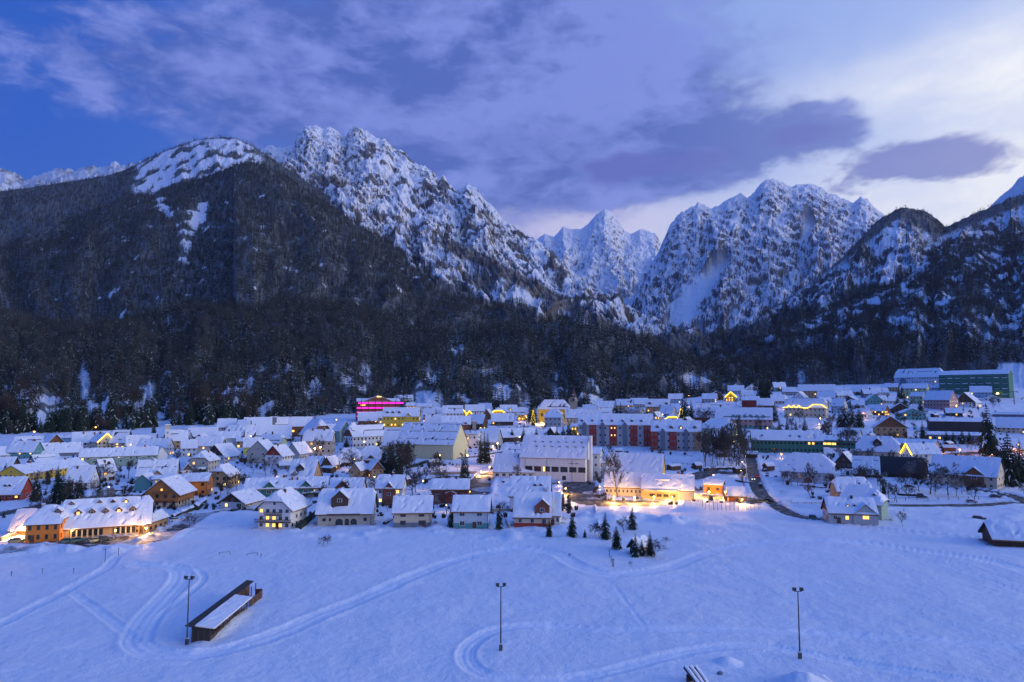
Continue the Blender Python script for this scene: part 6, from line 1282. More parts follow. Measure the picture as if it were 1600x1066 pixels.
# satellite of lamps: poles with lit heads
def lamp(px, py, hpx, label, mat=None, power=0, col=(1, .66, .28), big=.28, lightz=None, arm=0.0):
    p = atg(px, py); s = p.y / FPX; h = max(hpx * s, 2.5); e = empty('street_lamp', p, rnd.uniform(-1, 1)); tag(e, label, 'street lamp', 'street lamps of the village')
    MB().tube([(0, 0, -.4), (0, 0, h), (arm * .6, 0, h + .25), (arm, 0, h + .2)] if arm else [(0, 0, -.4), (0, 0, h)], .07 if s < .4 else .10, 6).build('pole', METAL, e)
    o = MB().ball((arm, 0, h + .1), big, 0, 8, 5, (1, 1, .8)).build('lantern', mat or LAMPW, e); MB().tube([(arm, 0, h + .1 + big * .7), (arm, 0, h + .1 + big * 1.1)], [big * 1.2, big * .3], 8).build('hood', METAL, o)
    if power:
        ld = bpy.data.lights.new('lamp_light', 'POINT'); ld.energy = power * 1.0; ld.color = col; ld.shadow_soft_size = .3; lo = bpy.data.objects.new('lamp_light', ld); COL.objects.link(lo); lo.parent = e; lo.location = (arm, -.5, h - .1)
AM = (1.0, .55, .16); OR = (1.0, .34, .05)
for a_ in [
 (53, 684, 9, 'orange street lamp glowing before the far left trees', LAMPO, 5200, OR, .7), (149, 677, 9, 'orange street lamp by the forest above the lit gable', LAMPO, 2600, OR, .6),
 (169, 776, 14, 'white lamp head over the snowy yard right of the spruces', None, 160), (441, 734, 4, 'low lamp at the corner of the red gable house', None, 220), (429, 747, 6, 'lamp beside the bend of the village street', None, 260), (585, 753, 4, 'lamp in the snow left of the red gabled houses', None, 160),
 (661, 766, 14, 'lamp on a thin pole behind the bare garden tree', None, 220), (708, 766, 16, 'lamp on a curved pole above the flat roofed dark house', None, 220, AM, .28, None, .8), (687, 733, 21, 'lamp above the larch beside the sports hall', None, 900), (734, 780, 11, 'orange lamp at the wall of the dark house', LAMPO, 500, OR),
 (697, 800, 9, 'lamp in the passage between the bungalows', None, 150), (724, 757, 7, 'lamp at the foot of a slim cypress', None, 260), (752, 744, 7, 'lamp at the street bend, left one', None, 3000, AM), (765, 738, 8, 'lamp at the street bend, upper one', None, 4000, AM), (770, 703, 6, 'lamp by the cypress trio', None, 500),
 (822, 748, 2, 'lamp on the wall of the school wing', None, 120), (892, 692, 5, 'amber lamp in front of the red panelled apartments', LAMPO, 600, AM), (812, 690, 7, 'lamp among the hedge trees behind the school', None, 260), (874, 762, 4, 'little lamp left of the square', None, 200), (884, 772, 8, 'bright lamp lighting the path between two cypresses', None, 6000, AM),
 (879, 788, 8, 'lower lamp lighting the cypress path', None, 4000, AM), (937, 769, 3, 'small lamp on the square heap', None, 160), (1065, 757, 9, 'lamp at the corner of the kindergarten yard', None, 700), (1038, 748, 5, 'lamp beside the yellow gable', None, 240), (1083, 774, 9, 'brightest lamp at the end of the kindergarten', None, 14000, AM, .4),
 (1108, 778, 8, 'bright lamp left of the orange kiosk', None, 12000, AM, .4), (1134, 778, 8, 'bright lamp between the orange kiosk and shed', None, 11000, AM, .4), (1160, 790, 7, 'lamp at the fence behind the orange shed', None, 5000, AM), (960, 786, 6, 'lamp on the lit car park, left one', None, 10000, AM), (992, 787, 6, 'lamp on the lit car park, middle one', None, 14000, AM),
 (1022, 786, 6, 'lamp on the lit car park, right one', None, 10000, AM), (1050, 786, 6, 'lamp before the wooden kindergarten wing', None, 7000, AM), (1115, 750, 7, 'lamp on the snowed parking place', None, 320), (1160, 735, 13, 'lamp beside the bus road, upper one', None, 700, AM), (1165, 727, 14, 'yellow lamp at the road before the green school', None, 600, AM),
 (1158, 745, 9, 'white lamp beside the bus road, lower one', None, 500), (1147, 697, 7, 'lamp at the wall of the sage villa', None, 300), (1221, 716, 6, 'round orange lamp below the green school', LAMPO, 700, AM, .5), (1475, 686, 8, 'lamp left of the row of small spruces', None, 700), (1530, 690, 8, 'orange lamp at the lit road on the right', LAMPO, 2600, OR),
 (1500, 712, 9, 'orange street lamp over the bright road at right', LAMPO, 9000, OR, .5), (1548, 708, 9, 'second orange street lamp over the bright road', LAMPO, 8000, OR, .5), (1592, 704, 9, 'orange street lamp at the right edge', LAMPO, 7000, OR, .5), (1525, 757, 12, 'porch lamp of the guest house behind leafless trees', None, 500, AM), (1559, 622, 7, 'yellow white floodlamp at the corner of the green hotel', None, 2200, (1, 1, .5), 1.0),
 (18, 842, 9, 'bright lamp at the far left drive', None, 2600, AM, .35), (40, 838, 8, 'lamp at the corner of the orange wing', None, 1600, AM), (228, 838, 7, 'bright lamp on the snow bank at the hotel right end', None, 5000, AM, .35), (112, 842, 6, 'small lamp at the hotel front', None, 350, AM), (180, 842, 6, 'small lamp before the hotel pillars', None, 400, AM), (242, 776, 10, 'warm lamp under the orange chalet eaves', None, 260, AM), (291, 780, 5, 'lamp on the white base of the orange chalet', None, 260),
 (612, 668, 6, 'lamp before the yellow hotel, left one', None, 1800, AM), (628, 667, 6, 'lamp before the yellow hotel, middle one', None, 1800, AM), (645, 667, 6, 'lamp before the yellow hotel, right one', None, 1800, AM), (662, 664, 6, 'orange lamp right of the yellow hotel', LAMPO, 900, OR),
 (846, 664, 4, 'floodlamp at the left church wall', None, 7000, (1, .6, .1)), (868, 664, 3, 'floodlamp before the church nave', None, 6000, (1, .6, .1)), (886, 662, 4, 'floodlamp at the right church wall', None, 6000, (1, .6, .1)), (834, 664, 5, 'warm lamp beside the Christmas tree', None, 1600, AM), (812, 659, 5, 'lamp below the yellow lit wall', None, 900, AM),
 (658, 631, 15, 'left of three white floodlamps at the forest', LAMPG, 3500, (.35, 1, .65), .9), (671, 630, 15, 'middle of three white floodlamps at the forest', LAMPG, 5000, (.35, 1, .65), .9), (683, 630, 15, 'right of three white floodlamps at the forest', LAMPG, 3500, (.35, 1, .65), .9),
 (650, 634, 4, 'small lamp on the flat pavilion', None, 500), (664, 634, 4, 'second small lamp on the flat pavilion', None, 500), (1042, 668, 4, 'lamp before the bright wall in the centre', None, 1200, (1, .85, .6)), (1280, 668, 5, 'lamp in the yard below the fairy light hotel', None, 900), (1245, 684, 4, 'lamp at the foot of the small spruce row', None, 700, AM),
 (1226, 684, 4, 'left lamp at the foot of the small spruce row', None, 600, AM), (1187, 584, 7, 'reddish lamp glowing in the dark wood by the pass', LAMPO, 9000, (1, .25, .06), .8)]: lamp(*a_)
# Christmas trees with yellow lights
def xmas(px, py, hpx, wpx, label, nl):
    p = atg(px, py); s = p.y / FPX; h = hpx * s; e = plant('christmas_tree', CON[0], p, h, label, 'christmas tree', None, wpx / hpx * 2.1)
    mb = MB(); q = random.Random(px)
    for k in range(nl):
        f = (k + .5) / nl; an = k * 2.4; r = 2.35 * (1 - f) ** .85 + .12; mb.ball((r * math.cos(an), r * math.sin(an), 1.0 + 9.0 * f), .20, 0, 5, 3)
    link('fairy_lights', mb.mesh('fairy_lights', STRING), None, e)
xmas(1065, 667, 31, 13, 'Christmas tree covered in yellow lights behind the apartments', 90); xmas(833, 665, 24, 8, 'lit Christmas tree beside the yellow church', 40)
# cars
CARP = {}
def carpaint(c):
    k = 'paint_%d_%d_%d' % tuple(int(x * 99) for x in c)
    if k not in MATS:
        m, t, b = new_mat(k); setc(b, c, .35); b.inputs['Coat Weight'].default_value = .4; MATS[k] = m
    return MATS[k]
TYRE = wallmat('tyre_rubber', (.03, .03, .03)); HEADL = emit('headlight', (1, .93, .7), 9); TAILL = emit('taillight', (1, .03, .02), 6); RIM = wallmat('wheel_rim', (.3, .3, .3))
_wh = MB().tube([(0, -.11, 0), (0, .11, 0)], .33, 12).mesh('tyre', TYRE); _ri = MB().tube([(0, -.12, 0), (0, .12, 0)], .19, 10).mesh('rim', RIM)
def car(px, py, hd, c, label, snow=False, lights=False, van=False):
    p = atg(px, py); e = empty('van' if van else 'car', p, R_(hd) - math.atan2(p.x, p.y)); tag(e, label, 'van' if van else 'car', 'parked and driving cars'); pm = carpaint(c); zt = 1.0 if van else .0
    MB().prism_y([(-2.1, .32), (2.05, .32), (2.15, .62), (2.0, .86), (1.0, .95), (-1.9, .98), (-2.15, .75)], -.86, .86).build('body', pm, e)
    ca = [(-1.85, .97), (1.0, .95), (.45, 1.42 + zt * .6), (-1.3 - zt * .4, 1.46 + zt * .6)]
    MB().prism_y(ca, -.74, .74).build('cabin', GLASS, e); MB().prism_y([(-1.35 - zt * .4, 1.44 + zt * .6), (.5, 1.40 + zt * .6), (.4, 1.50 + zt * .6), (-1.25 - zt * .4, 1.54 + zt * .6)], -.73, .73).build('roof', SNOW if snow else pm, e)
    if snow: MB().prism_y([(-1.4, 1.5), (.5, 1.46), (.3, 1.72), (-1.2, 1.78)], -.72, .72).build('snow_cover', SNOW, e); MB().prism_y([(1.0, .96), (2.0, .87), (1.9, 1.05), (1.1, 1.14)], -.78, .78).build('bonnet_snow', SNOW, e)
    for x in (-1.3, 1.3):
        for y in (-.82, .82): o = link('wheel', _wh, None, e, (x, y, .33)); link('rim', _ri, None, o)
    for y in (-.62, .62):
        MB().box(2.08, 2.17, y - .16, y + .16, .60, .76).build('headlight', HEADL if lights else GLASS, e); MB().box(-2.17, -2.10, y - .16, y + .16, .68, .84).build('taillight', TAILL if lights else W('red'), e)
cw_, cb_, ct_, cg_, cr_ = (.6, .6, .62), (.02, .025, .03), (.05, .16, .17), (.25, .26, .28), (.3, .03, .03)
for a_ in [(26, 848, 20, (.25, .2, .1), 'beige car in the lit drive at far left'), (107, 848, 10, ct_, 'teal car parked before the hotel'), (122, 847, 10, ct_, 'dark teal car right of the teal one'), (150, 847, 25, (.55, .45, .2), 'pale car lit yellow on the hotel car park'), (163, 845, 25, cb_, 'black car beside the yellow lit one'),
      (274, 815, 15, cw_, 'white car parked above the hotel road'), (286, 806, 20, cg_, 'silver car higher up the hotel road'), (303, 796, 15, cb_, 'dark car by the orange timber house', True), (311, 791, 15, cg_, 'snowed car by the orange timber house', True), (318, 785, 15, cw_, 'white car under the orange timber house', True),
      (1176, 750, -80, cg_, 'car with headlights on coming down the right road', False, True), (1184, 746, 98, cr_, 'car with red tail lights driving up the right road', False, True), (1196, 737, 95, cb_, 'snow covered car parked along the right road, upper', True), (1198, 746, 95, cg_, 'snow covered car parked along the right road, middle', True), (1188, 760, 95, cb_, 'snow covered car parked along the right road, lowest', True),
      (1192, 786, 5, (.35, .3, .05), 'yellow green car at the right end of the ball fence'), (1201, 785, 5, cb_, 'dark car right of the yellow green one'), (1272, 813, 4, ct_, 'snow topped dark van at the end of the right road', True, False, True), (1113, 752, 8, cb_, 'car buried in snow on the parking place', True),
      (1421, 762, 12, cb_, 'snow covered car below the dark roofed barn', True), (1555, 778, 20, cb_, 'dark car on the guest house drive'), (1568, 776, 20, cg_, 'grey car on the guest house drive', True), (1440, 778, 5, cb_, 'long snowed vehicle at the field fence', True, False, True), (1518, 786, 5, cg_, 'low snowed car right of the field fence', True), (776, 762, 30, cg_, 'car beside the square snow heap', True), (1508, 712, 5, cb_, 'dark car on the bright orange lit road'), (1530, 812, 10, cb_, 'dark sledge trailer half buried in the right field', True)]: car(*a_)
# advertising-like dark boards on the kindergarten car park edge are left as they are in the snow bank
# ------------------------------------------------------------------ trees that can be told apart
def vcon(px, py, hpx, label, proto=0, wide=1.0, group=None):
    p = snowpt(px, py); p.z = max(p.z, G(p.x, p.y)) ; return plant('spruce', CON[proto], p, hpx * p.y / FPX, label, 'tree', group, wide)
def vbar(px, py, hpx, label, proto=0, wide=1.0, group=None, frost=False):
    p = snowpt(px, py); return plant('bare_tree', (BARF if frost else BAR)[proto], p, hpx * p.y / FPX, label, 'tree', group, wide)
for a_ in [(858, 840, 27, 'squat dark spruce at the corner of the stacked pair'), (894, 841, 38, 'layered spruce with bare tip below the cypress path', 2, .9), (946, 843, 42, 'tall spruce left of the field hut'), (963, 857, 36, 'broad spruce in front of the tall field one', 2), (988, 827, 36, 'spruce standing alone above the field hut'), (993, 870, 36, 'dark spruce left of the field hut wall', 1),
      (1016, 868, 38, 'dark spruce right of the field hut wall', 1), (1003, 869, 26, 'small spruce before the field hut'), (914, 842, 13, 'knee high snowy spruce between the layered one and the tall one', 2), (707, 823, 36, 'spruce beside the blue white bungalow', 2), (766, 802, 25, 'narrow spruce right of the blue white bungalow', 1), (780, 827, 42, 'brown green spruce left of the stacked pair', 1, .8),
      (880, 797, 30, 'left cypress of the pair on the lit path', 4, 1.2), (889, 798, 35, 'right cypress of the pair on the lit path', 4, 1.2), (727, 756, 54, 'tall slim cypress beside the larch', 3), (723, 752, 40, 'shorter cypress touching the tall slim one', 3), (751, 726, 47, 'left cypress of the trio behind the school', 4), (757, 725, 49, 'middle cypress of the trio behind the school', 4), (762, 726, 48, 'right cypress of the trio behind the school', 4),
      (1007, 739, 33, 'spruce in the snowy meadow above the kindergarten', 1, .7), (962, 660, 36, 'left spruce of the dark pair by frosted trees', 0), (970, 660, 32, 'right spruce of the dark pair by frosted trees', 1), (880, 692, 28, 'spruce clump left part behind the school tower'), (889, 693, 36, 'tallest spruce behind the school tower'), (897, 694, 30, 'spruce clump right part behind the school tower'), (870, 690, 24, 'small spruce left of the clump behind the school'),
      (1070, 668, 58, 'very tall spruce behind the lit Christmas tree', 1), (1080, 655, 30, 'spruce right of the very tall one', 1), (1211, 660, 32, 'slim spruce beside the pink block gable', 3, 1.3), (1218, 684, 30, 'dark spruce left end of the small row below the fairy light hotel', 1), (1230, 680, 27, 'second spruce of the small row below the fairy light hotel', 1, .8), (1244, 681, 26, 'third spruce of the small row below the fairy light hotel', 1, .8), (1258, 683, 32, 'last and biggest spruce of the small row below the fairy light hotel', 1),
      (1189, 680, 17, 'round spruce left of the pink block end', 2), (1197, 680, 17, 'little pointed spruce at the pink block end', 1), (1545, 712, 82, 'very big spruce left of the giant pair', 0, .9), (1578, 760, 84, 'giant dark spruce at the right edge, left of two', 2), (1596, 756, 66, 'giant dark spruce at the right edge, right of two', 0), (1442, 686, 28, 'lone spruce right of the tan guest house', 1), (1479, 693, 22, 'first of four small spruces on the lit road'),
      (1490, 694, 21, 'second of four small spruces on the lit road'), (1504, 694, 25, 'third of four small spruces on the lit road'), (1515, 694, 22, 'fourth of four small spruces on the lit road'), (1381, 773, 19, 'young layered spruce in the garden below the barn', 2), (1405, 622, 20, 'left of twin slim spruces left of the hillside hotel', 3, 1.4), (1410, 624, 22, 'right of twin slim spruces left of the hillside hotel', 3, 1.4), (1439, 650, 30, 'dark spruce beside the dusky pink house', 1),
      (1320, 671, 40, 'big dark spruce of the right centre clump, left'), (1331, 672, 44, 'big dark spruce of the right centre clump, middle', 1), (1343, 668, 32, 'smaller spruce of the right centre clump', 2), (1312, 668, 26, 'spruce at the left foot of the right centre clump', 2), (1403, 640, 24, 'spruce in the crowd left of the pink house', 2), (1414, 642, 26, 'spruce touching the one left of the pink house'), (37, 716, 24, 'lone dark spruce before the teal gabled house'), (56, 783, 44, 'spruce right of the red barn'),
      (88, 785, 46, 'left spruce of the thick clump by the white house', 2), (97, 786, 48, 'middle spruce of the thick clump by the white house', 2), (106, 784, 42, 'right spruce of the thick clump by the white house', 2), (124, 784, 42, 'spruce between the clump and the narrow one', 2, .85), (155, 783, 36, 'narrow spruce right of the white snowed house', 1), (75, 757, 22, 'spruce before the yellow apartment house, left'), (90, 753, 26, 'spruce before the yellow apartment house, right', 1), (8, 752, 28, 'spruce at the left edge above the red barn'), (6, 809, 12, 'tiny spruce beside the far left road'),
      (601, 744, 44, 'dark spruce left in the garden thicket below the sports hall', 2), (612, 746, 50, 'tallest spruce in the garden thicket below the sports hall', 2), (622, 748, 42, 'spruce right in the garden thicket below the sports hall'), (541, 706, 24, 'dark spruce behind the villa with red chimneys', 2), (240, 680, 20, 'spruce behind the striped roof'), (292, 684, 16, 'spruce touching the tan house roof', 2), (832, 662, 44, 'tall dark spruce behind the church side tree', 3, 1.6),
      (1098, 640, 18, 'spruce left of the brown gable house', 1), (1200, 624, 40, 'dark spruce mass left by the knoll', 2), (1190, 622, 36, 'dark spruce mass right by the knoll', 2), (800, 690, 22, 'small spruce in the shopping hedge, left'), (818, 692, 24, 'small spruce in the shopping hedge, middle', 2), (838, 690, 22, 'small spruce in the shopping hedge, right')]: vcon(*a_)
for a_ in [(645, 775, 42, 'leafless round tree behind the white and teal house', 1, 1.1), (690, 757, 42, 'thin larch in the sloping snow garden', 3, .9), (965, 779, 64, 'tall leafless birch before the kindergarten', 0, .9), (1156, 738, 66, 'great leafless tree beside the bus road', 1, .95), (1165, 772, 42, 'slender leafless tree at the lit crossing', 2, .7), (1130, 728, 50, 'leafless dark tree before the sage villa, left', 2, .8), (1102, 730, 50, 'leafless tree at the corner of the right apartments', 2, .8), (1112, 726, 54, 'tall leafless tree right of the right apartments', 2, .7), (1122, 728, 40, 'leafless tree close to the green bay house', 0, .8),
      (1453, 772, 50, 'wide leafless field tree, left of two', 1, 1.25), (1482, 774, 46, 'wide leafless field tree, right of two', 1, 1.2), (1410, 822, 24, 'lone little leafless tree right of the front farm', 1, .7), (296, 826, 24, 'leafless bush tree on the bank above the hotel road', 1, 1.1), (345, 778, 22, 'leafless tree left of the pale garage', 2), (357, 772, 28, 'leafless tree behind the pale garage', 0), (370, 768, 30, 'leafless tree between the garage and the green pair', 1), (380, 770, 26, 'leafless tree left of the green pair', 2), (415, 745, 22, 'leafless tree at the street left of the red gable house', 0),
      (395, 742, 26, 'leafless tree above the green pair', 1), (497, 714, 30, 'leafless tree before the villa with red chimneys', 1, .9), (545, 738, 34, 'leafless tree left of the tan gabled house', 1), (556, 748, 28, 'leafless tree before the tan gabled house', 0), (630, 738, 36, 'leafless tree right of the garden thicket', 0), (660, 700, 30, 'leafless tree before the sports hall', 2), (672, 706, 32, 'leafless tree at the sports hall wall', 0), (731, 700, 26, 'leafless tree at the sports hall corner', 1), (1262, 768, 40, 'tall thin leafless tree beside the hipped blue house', 2, .6), (1272, 765, 30, 'leafless tree before the hipped blue house', 1, .8),
      (1300, 745, 34, 'leafless tree right of the hipped blue house', 2, .7), (1326, 712, 44, 'tall leafless tree above the barns', 2, .7), (1317, 708, 34, 'leafless tree left of the tall one above the barns', 0, .8), (1284, 690, 26, 'leafless tree by the pale yard lamp', 2), (1292, 694, 34, 'leafless tree at the yellow lit wing', 2), (1300, 680, 30, 'leafless tree behind the yellow lit wing', 0), (1183, 682, 26, 'leafless tree at the pink block corner', 0), (1148, 716, 60, 'second great leafless tree beside the bus road', 0, .8), (1506, 768, 26, 'leafless tree at the guest house front', 1), (1250, 660, 20, 'leafless tree before the fairy light hotel', 1), (1110, 665, 26, 'leafless tree before the dark red house', 1, 1.2), (1096, 662, 24, 'leafless tree left of the dark red house', 1, 1.2),
      (1008, 664, 22, 'leafless tree by the narrow beige house', 1), (1375, 770, 22, 'leafless shrub tree in the barn garden', 0), (1352, 768, 24, 'leafless tree above the farm roofs', 0)]: vbar(*a_)
for i, (px, py, h) in enumerate([(984, 665, 30), (995, 664, 26), (1002, 668, 22), (1422, 752, 28), (1436, 746, 34), (1478, 742, 30), (1492, 744, 26), (145, 776, 24), (1340, 705, 24), (1332, 700, 20)]): vbar(px, py, h, 'frosted leafless tree ' + ['in the middle of the frosted group by the dark spruce pair', 'right in the frosted group by the dark spruce pair', 'lowest of the frosted group by the dark spruce pair', 'left beside the dark barn end', 'above the dark barn end', 'before the great guest house roof', 'close to the guest house gablet', 'right of the spruce clump at left', 'above the curved roof chalet', 'left above the curved roof chalet'][i], i % 2, 1.2, None, True)
for i, (px, py, h) in enumerate([(505, 852, 14), (512, 848, 12), (1392, 816, 6), (930, 838, 18), (935, 838, 18), (1040, 848, 10), (985, 884, 6), (890, 870, 5), (1022, 870, 26), (975, 832, 22)]): vbar(px, py, h, 'leafless shrub ' + ['left of two on the slope below the arched villa', 'right of two on the slope below the arched villa', 'low beside the lone farm tree', 'left of the tall spruce by the hut', 'close left of the tall spruce by the hut', 'far right of the field hut', 'below the field hut', 'alone at the field edge', 'right behind the hut spruces', 'between two spruces above the hut'][i], 1, 1.5)
# glazed front and pillars of the long hotel
L, Wd, Hh = orange_hotel['_L'], orange_hotel['_W'], orange_hotel['_H']
for x0, x1 in ((-.36, .02), (.12, .40)):
    n = int((x1 - x0) * L / 1.5)
    for i in range(n):
        x = L * x0 + 1.5 * (i + .5); put_window(orange_hotel, (x, -Wd / 2 - .03, Hh * .42), 0, 1.1, Hh * .62, D, False, 1)
        MB().box(-.2, .2, -.45, 0, -.3, Hh * .86).build('pillar', W('cream'), orange_hotel, (x - .75, -Wd / 2 - .02, 0))
MB().box(-L * .47, L * .49, -Wd / 2 - .5, -Wd / 2 - .03, Hh * .86, Hh * .98).build('fascia', W('wood'), orange_hotel)
for i in range(17):
    px, py = rnd.uniform(1092, 1172), rnd.uniform(706, 738); p = snowpt(px, py)
    if any((p.x - a.location.x) ** 2 + (p.y - a.location.y) ** 2 < 30 for a in bpy.data.objects if a.parent is None and '_L' in a): continue
    plant('bare_tree', BAR[i % 3], p, rnd.uniform(9, 19), 'dark leafless tree in the grove around the sage villa and bus road', 'tree', 'grove of leafless trees by the bus road', .95)
for i in range(22):
    px, py = rnd.uniform(608, 640), rnd.uniform(715, 748); p = snowpt(px, py)
    if any((p.x - a.location.x) ** 2 + (p.y - a.location.y) ** 2 < 40 for a in bpy.data.objects if a.parent is None and '_L' in a): continue
    if i % 3: plant('bare_tree', BAR[i % 3], p, rnd.uniform(8, 14), 'dark leafless tree in the garden thicket below the sports hall', 'tree', 'thicket below the sports hall', 1.0)
    else: plant('spruce', CON[i % 3], p, rnd.uniform(9, 15), 'dark spruce in the garden thicket below the sports hall', 'tree', 'thicket spruces below the sports hall', .95)
# small leafless garden trees scattered between the houses, and the front rank of the forest
foot = [(o.location.x, o.location.y, max(o.get('_L', 8), o.get('_W', 8)) * .62) for o in bpy.data.objects if o.parent is None and '_L' in o]
import re
HL = [(o.location.x, o.location.y, ' '.join(re.split(r' (?:with|whose|beside|behind|under|seen|and one|by|left of|right of|in front|below|above|between|closing|cut|at the|near the|before|half hidden|glowing|hidden|edged)\\b', o['label'])[0].split()[:7])) for o in bpy.data.objects if o.parent is None and '_L' in o]
def rel_label(pre, p, far=False):
    d = min(HL, key=lambda h: (h[0] - p.x) ** 2 + (h[1] - p.y) ** 2); a = math.atan2(p.x, p.y) - math.atan2(d[0], d[1]); r = math.hypot(p.x, p.y) - math.hypot(d[0], d[1]); lat = a * math.hypot(d[0], d[1])
    w = 'beyond' if far else (('left of' if lat < 0 else 'right of') if abs(lat) > abs(r) * .8 else ('behind' if r > 0 else 'in front of'))
    return '%s %s the %s' % (pre, w, d[2])
rl_all = np.concatenate([L for n, L, w, b in RL])
k = 0; tries = 0
while k < 270 and tries < 4000:
    tries += 1; px = rnd.uniform(10, 1590) if tries % 5 < 3 else rnd.uniform(1170, 1600); py = rnd.uniform(664, 805) if px < 1050 else rnd.uniform(625, 785)
    if px < 430 and py < 700 or (890 < px < 1200 and 752 < py < 806): continue
    p = snowpt(px, py)
    if any((p.x - a) ** 2 + (p.y - b) ** 2 < (r + 1.5) ** 2 for a, b, r in foot) or np.min((rl_all[:, 0] - p.x) ** 2 + (rl_all[:, 1] - p.y) ** 2) < 36: continue
    plant('garden_tree', BAR[k % 3] if k % 4 else BARF[k % 2], p, rnd.uniform(4, 9.5), rel_label('small leafless tree', p), 'tree', 'small leafless garden trees among the houses', 1.15); k += 1
for i in range(46):
    for t in range(60):
        px = rnd.uniform(60, 1560); py = rnd.uniform(668, 760) if px < 1000 else rnd.uniform(628, 740); p = atg(px, py)
        if all((p.x - a) ** 2 + (p.y - b) ** 2 > (r + 2) ** 2 for a, b, r in foot): break
    e = empty('garden_shed', p, rnd.uniform(-.6, .6)); tag(e, rel_label('small snowed shed', p), 'shed', 'small sheds among the houses'); L, Wd, Hh = rnd.uniform(4, 8), rnd.uniform(3, 4.5), rnd.uniform(2.1, 2.8); rs = rnd.uniform(.6, 1.5)
    MB().prism_x([(-Wd / 2, -.8), (Wd / 2, -.8), (Wd / 2, Hh), (0, Hh + rs), (-Wd / 2, Hh)], -L / 2, L / 2).build('wall', W(rnd.choice(['darkwood', 'wood', 'darkwood', 'slate', 'tan'])), e)
    k2 = rs / (Wd / 2); xs = list(np.linspace(-L / 2 - .4, L / 2 + .4, 7)); yv = merge([0.0], -Wd / 2 - .4, Wd / 2 + .4, 7); zr = [[Hh + rs - abs(y) * k2 for x in xs] for y in yv]
    hsolid(xs, yv, [[z + .12 for z in r] for r in zr], [[z + .02 for z in r] for r in zr]).build('roof', W('rooft'), e); hsolid(xs, yv, [[z + .45 + .15 * rnd.random() for z in r] for r in zr], [[z + .10 for z in r] for r in zr]).build('roof_snow', SNOW, e)
    MB().box(-.6, .6, -Wd / 2 - .06, -Wd / 2 - .01, 0, 1.9).build('door', W('brown'), e); foot.append((p.x, p.y, L * .6))
for i in range(34):
    for t in range(60):
        px = rnd.uniform(120, 1500); py = rnd.uniform(652, 735) if px < 900 else rnd.uniform(622, 700); p = atg(px, py)
        if px < 420 and py < 690: continue
        if all((p.x - a) ** 2 + (p.y - b) ** 2 > (r + 1) ** 2 for a, b, r in foot): break
    e = empty('street_lamp', p); tag(e, rel_label('small warm street lamp', p), 'street lamp', 'small far street lamps between the roofs'); hh = rnd.uniform(5, 8)
    MB().tube([(0, 0, -.4), (0, 0, hh)], .1, 5).build('pole', METAL, e); MB().ball((0, 0, hh), rnd.uniform(.3, .5), 0, 7, 4).build('lantern', LAMPO if i % 3 == 0 else LAMPW, e)
    ld = bpy.data.lights.new('lamp_light', 'POINT'); ld.energy = rnd.choice([600, 1200, 2400]); ld.color = AM; ld.shadow_soft_size = .4; lo = bpy.data.objects.new('lamp_light', ld); COL.objects.link(lo); lo.parent = e; lo.location = (0, -.8, hh - .3)
PA = np.concatenate([pts_all[i][0] for i in (5, 7)]); SA = np.concatenate([pts_all[i][1] for i in (5, 7)]); IA = np.concatenate([pts_all[i][2] for i in (5, 7)])
KEEP = np.ones(len(PA), bool); dep = PA[:, 1] + np.abs(PA[:, 0]) * .25; order = np.argsort(dep); nc_, nb_ = 0, 0
for i in order:
    px = CX + FPX * PA[i, 0] / PA[i, 1]
    if px < -5 or px > 1605: continue
    if IA[i] < 4 and nc_ < 170:
        nc_ += 1; KEEP[i] = False; plant('spruce', CON[IA[i] % 3], Vector(PA[i]) , SA[i] * 10.5, rel_label('forest edge spruce', Vector(PA[i]), True), 'tree', 'front rank of forest spruces', .8)
    elif IA[i] >= 4 and nb_ < 110:
        nb_ += 1; KEEP[i] = False; plant('bare_tree', BAR[IA[i] % 3], Vector(PA[i]), SA[i] * 10.5, rel_label('leafless forest edge tree', Vector(PA[i]), True), 'tree', 'front rank of leafless forest trees', .8)
n5 = len(pts_all[5][0]); pts_all[5] = tuple(a[KEEP[:n5]] for a in pts_all[5]); pts_all[7] = tuple(a[KEEP[n5:]] for a in pts_all[7])
forest_object('conifer_forest', lambda i: i < 4, 'dark spruce forest covering the mountain slopes')
forest_object('bare_forest', lambda i: i >= 4, 'leafless grey brown forest mixed into the mountain slopes')
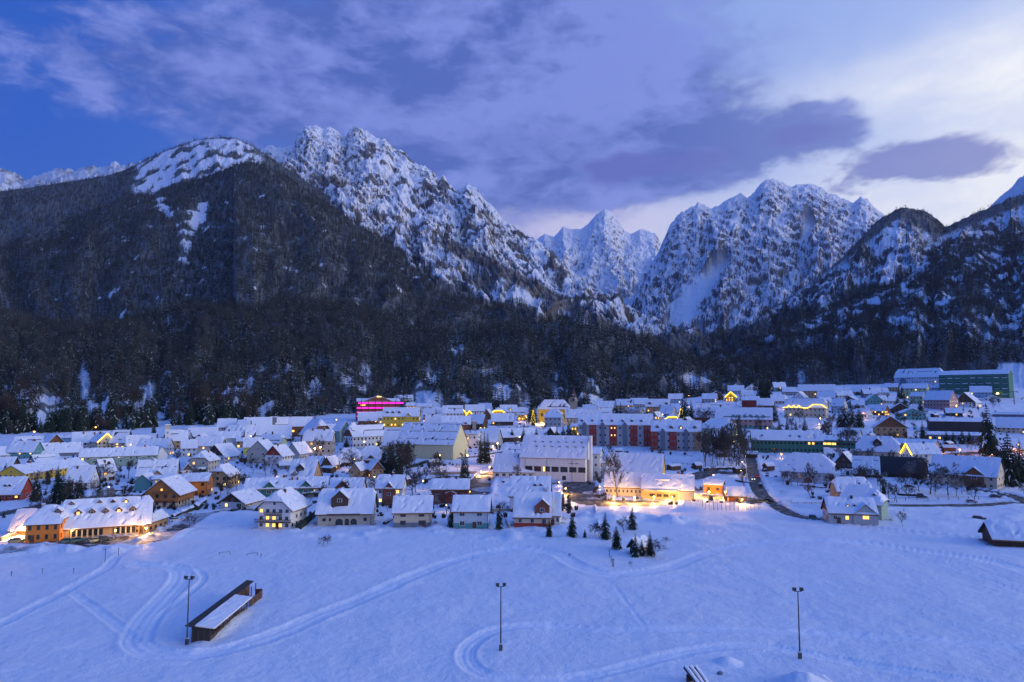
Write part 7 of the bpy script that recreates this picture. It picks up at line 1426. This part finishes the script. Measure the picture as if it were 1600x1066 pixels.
# ------------------------------------------------------------------ trodden ground and painted shade round the houses and the low growth in the gardens
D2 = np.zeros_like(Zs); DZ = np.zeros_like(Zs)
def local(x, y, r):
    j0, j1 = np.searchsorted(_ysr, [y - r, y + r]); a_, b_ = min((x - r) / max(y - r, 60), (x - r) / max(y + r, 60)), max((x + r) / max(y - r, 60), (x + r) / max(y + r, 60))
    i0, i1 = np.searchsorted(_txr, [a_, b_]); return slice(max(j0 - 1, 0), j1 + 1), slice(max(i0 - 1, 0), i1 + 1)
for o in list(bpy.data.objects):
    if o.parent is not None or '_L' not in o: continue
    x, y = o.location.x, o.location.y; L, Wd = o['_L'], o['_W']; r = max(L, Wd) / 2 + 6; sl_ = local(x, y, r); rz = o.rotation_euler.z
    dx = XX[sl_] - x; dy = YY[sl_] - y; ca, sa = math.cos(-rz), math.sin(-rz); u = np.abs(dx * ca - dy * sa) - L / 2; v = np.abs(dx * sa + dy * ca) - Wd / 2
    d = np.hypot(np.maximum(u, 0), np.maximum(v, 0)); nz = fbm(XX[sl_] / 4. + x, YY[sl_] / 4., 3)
    D2[sl_] = np.maximum(D2[sl_], 1.0 * np.exp(-(d / 3.0) ** 2) * (.55 + nz)); DZ[sl_] += .35 * np.exp(-((d - 2.6) / 1.2) ** 2) * np.clip(nz + .2, 0, 1)  # darkening by the walls is shade put into the snow colour, partly trodden yard
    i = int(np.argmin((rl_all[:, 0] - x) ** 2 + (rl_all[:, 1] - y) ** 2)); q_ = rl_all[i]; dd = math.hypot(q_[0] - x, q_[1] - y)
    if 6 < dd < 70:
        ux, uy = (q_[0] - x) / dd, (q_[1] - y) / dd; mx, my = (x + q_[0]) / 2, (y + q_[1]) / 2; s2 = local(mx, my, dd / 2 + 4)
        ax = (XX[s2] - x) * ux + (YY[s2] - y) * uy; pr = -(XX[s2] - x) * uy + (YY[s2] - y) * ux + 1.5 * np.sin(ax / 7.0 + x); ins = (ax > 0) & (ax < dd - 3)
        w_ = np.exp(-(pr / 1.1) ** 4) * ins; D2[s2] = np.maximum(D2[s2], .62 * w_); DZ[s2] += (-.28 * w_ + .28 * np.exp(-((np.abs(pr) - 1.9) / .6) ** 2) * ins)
D2 = np.maximum(D2, .55 * sstep(fbm(XX / 11. + 40, YY / 11., 4), .18, .5) * sstep(YY, 262, 300) * (1 - sstep(YY, 800, 900))); dirt_shade = np.maximum(dirt_shade, np.clip(D2, 0, 1)); Zs = Zs + DZ  # broad dark patches: shade of the village put into the colour, also ploughed yards
me = go.data; me.attributes['dirt_shade'].data.foreach_set('value', dirt_shade.astype(np.float32).ravel())
V[:, 2] = Zs.ravel(); me.vertices.foreach_set('co', V.astype(np.float32).ravel()); me.update()
SHR = leafmat('garden_shrub_twigs', (.045, .042, .034), .6)
mb = MB(); q = random.Random(77); cnt = 0; tries = 0
while cnt < 1250 and tries < 20000:
    tries += 1; px = q.uniform(-10, 1610); py = q.uniform(662, 812) if px < 1050 else q.uniform(620, 790)
    p = atg(px, py); dmin = min(math.hypot(p.x - a, p.y - b) - r for a, b, r in foot)
    if dmin < .3 or dmin > 9 or np.min((rl_all[:, 0] - p.x) ** 2 + (rl_all[:, 1] - p.y) ** 2) < 20: continue
    z = gz(p.x, p.y); h = q.uniform(.6, 2.6); cnt += 1; nb = 12
    for k in range(nb):
        an = q.uniform(0, 6.28); t = q.uniform(.2, .9) * h; r = q.uniform(.1, .9); bx, by = p.x + r * math.cos(an) * .5, p.y + r * math.sin(an) * .5; ex, ey = p.x + r * math.cos(an) * 1.3, p.y + r * math.sin(an) * 1.3; w_ = q.uniform(.12, .34)
        mb.add([(bx - w_, by, z - .2), (bx + w_, by, z - .2), (ex + w_ * .5, ey, z + t), (ex - w_ * .5, ey + .1, z + h * q.uniform(.6, 1.1))], [(0, 1, 2, 3)])
o = mb.build('garden_shrubs', SHR); tag(o, 'scattered low dark garden shrubs between the village houses', 'shrubs', None, 'stuff')
# ------------------------------------------------------------------ the air
hm = bpy.data.materials.new('evening_haze'); hm.use_nodes = True; ht = hm.node_tree; ht.nodes.clear()
vp = ht.nodes.new('ShaderNodeVolumePrincipled'); vp.inputs['Density'].default_value = 2.2e-05; vp.inputs['Color'].default_value = (.80, .84, 1.0, 1); vp.inputs['Anisotropy'].default_value = .3
ho = ht.nodes.new('ShaderNodeOutputMaterial'); ht.links.new(vp.outputs[0], ho.inputs['Volume'])
hz = MB().box(-11000, 11000, -1500, 12500, -60, 3600).build('haze', hm); tag(hz, 'thin blue evening haze filling the valley', 'haze', None, 'stuff')
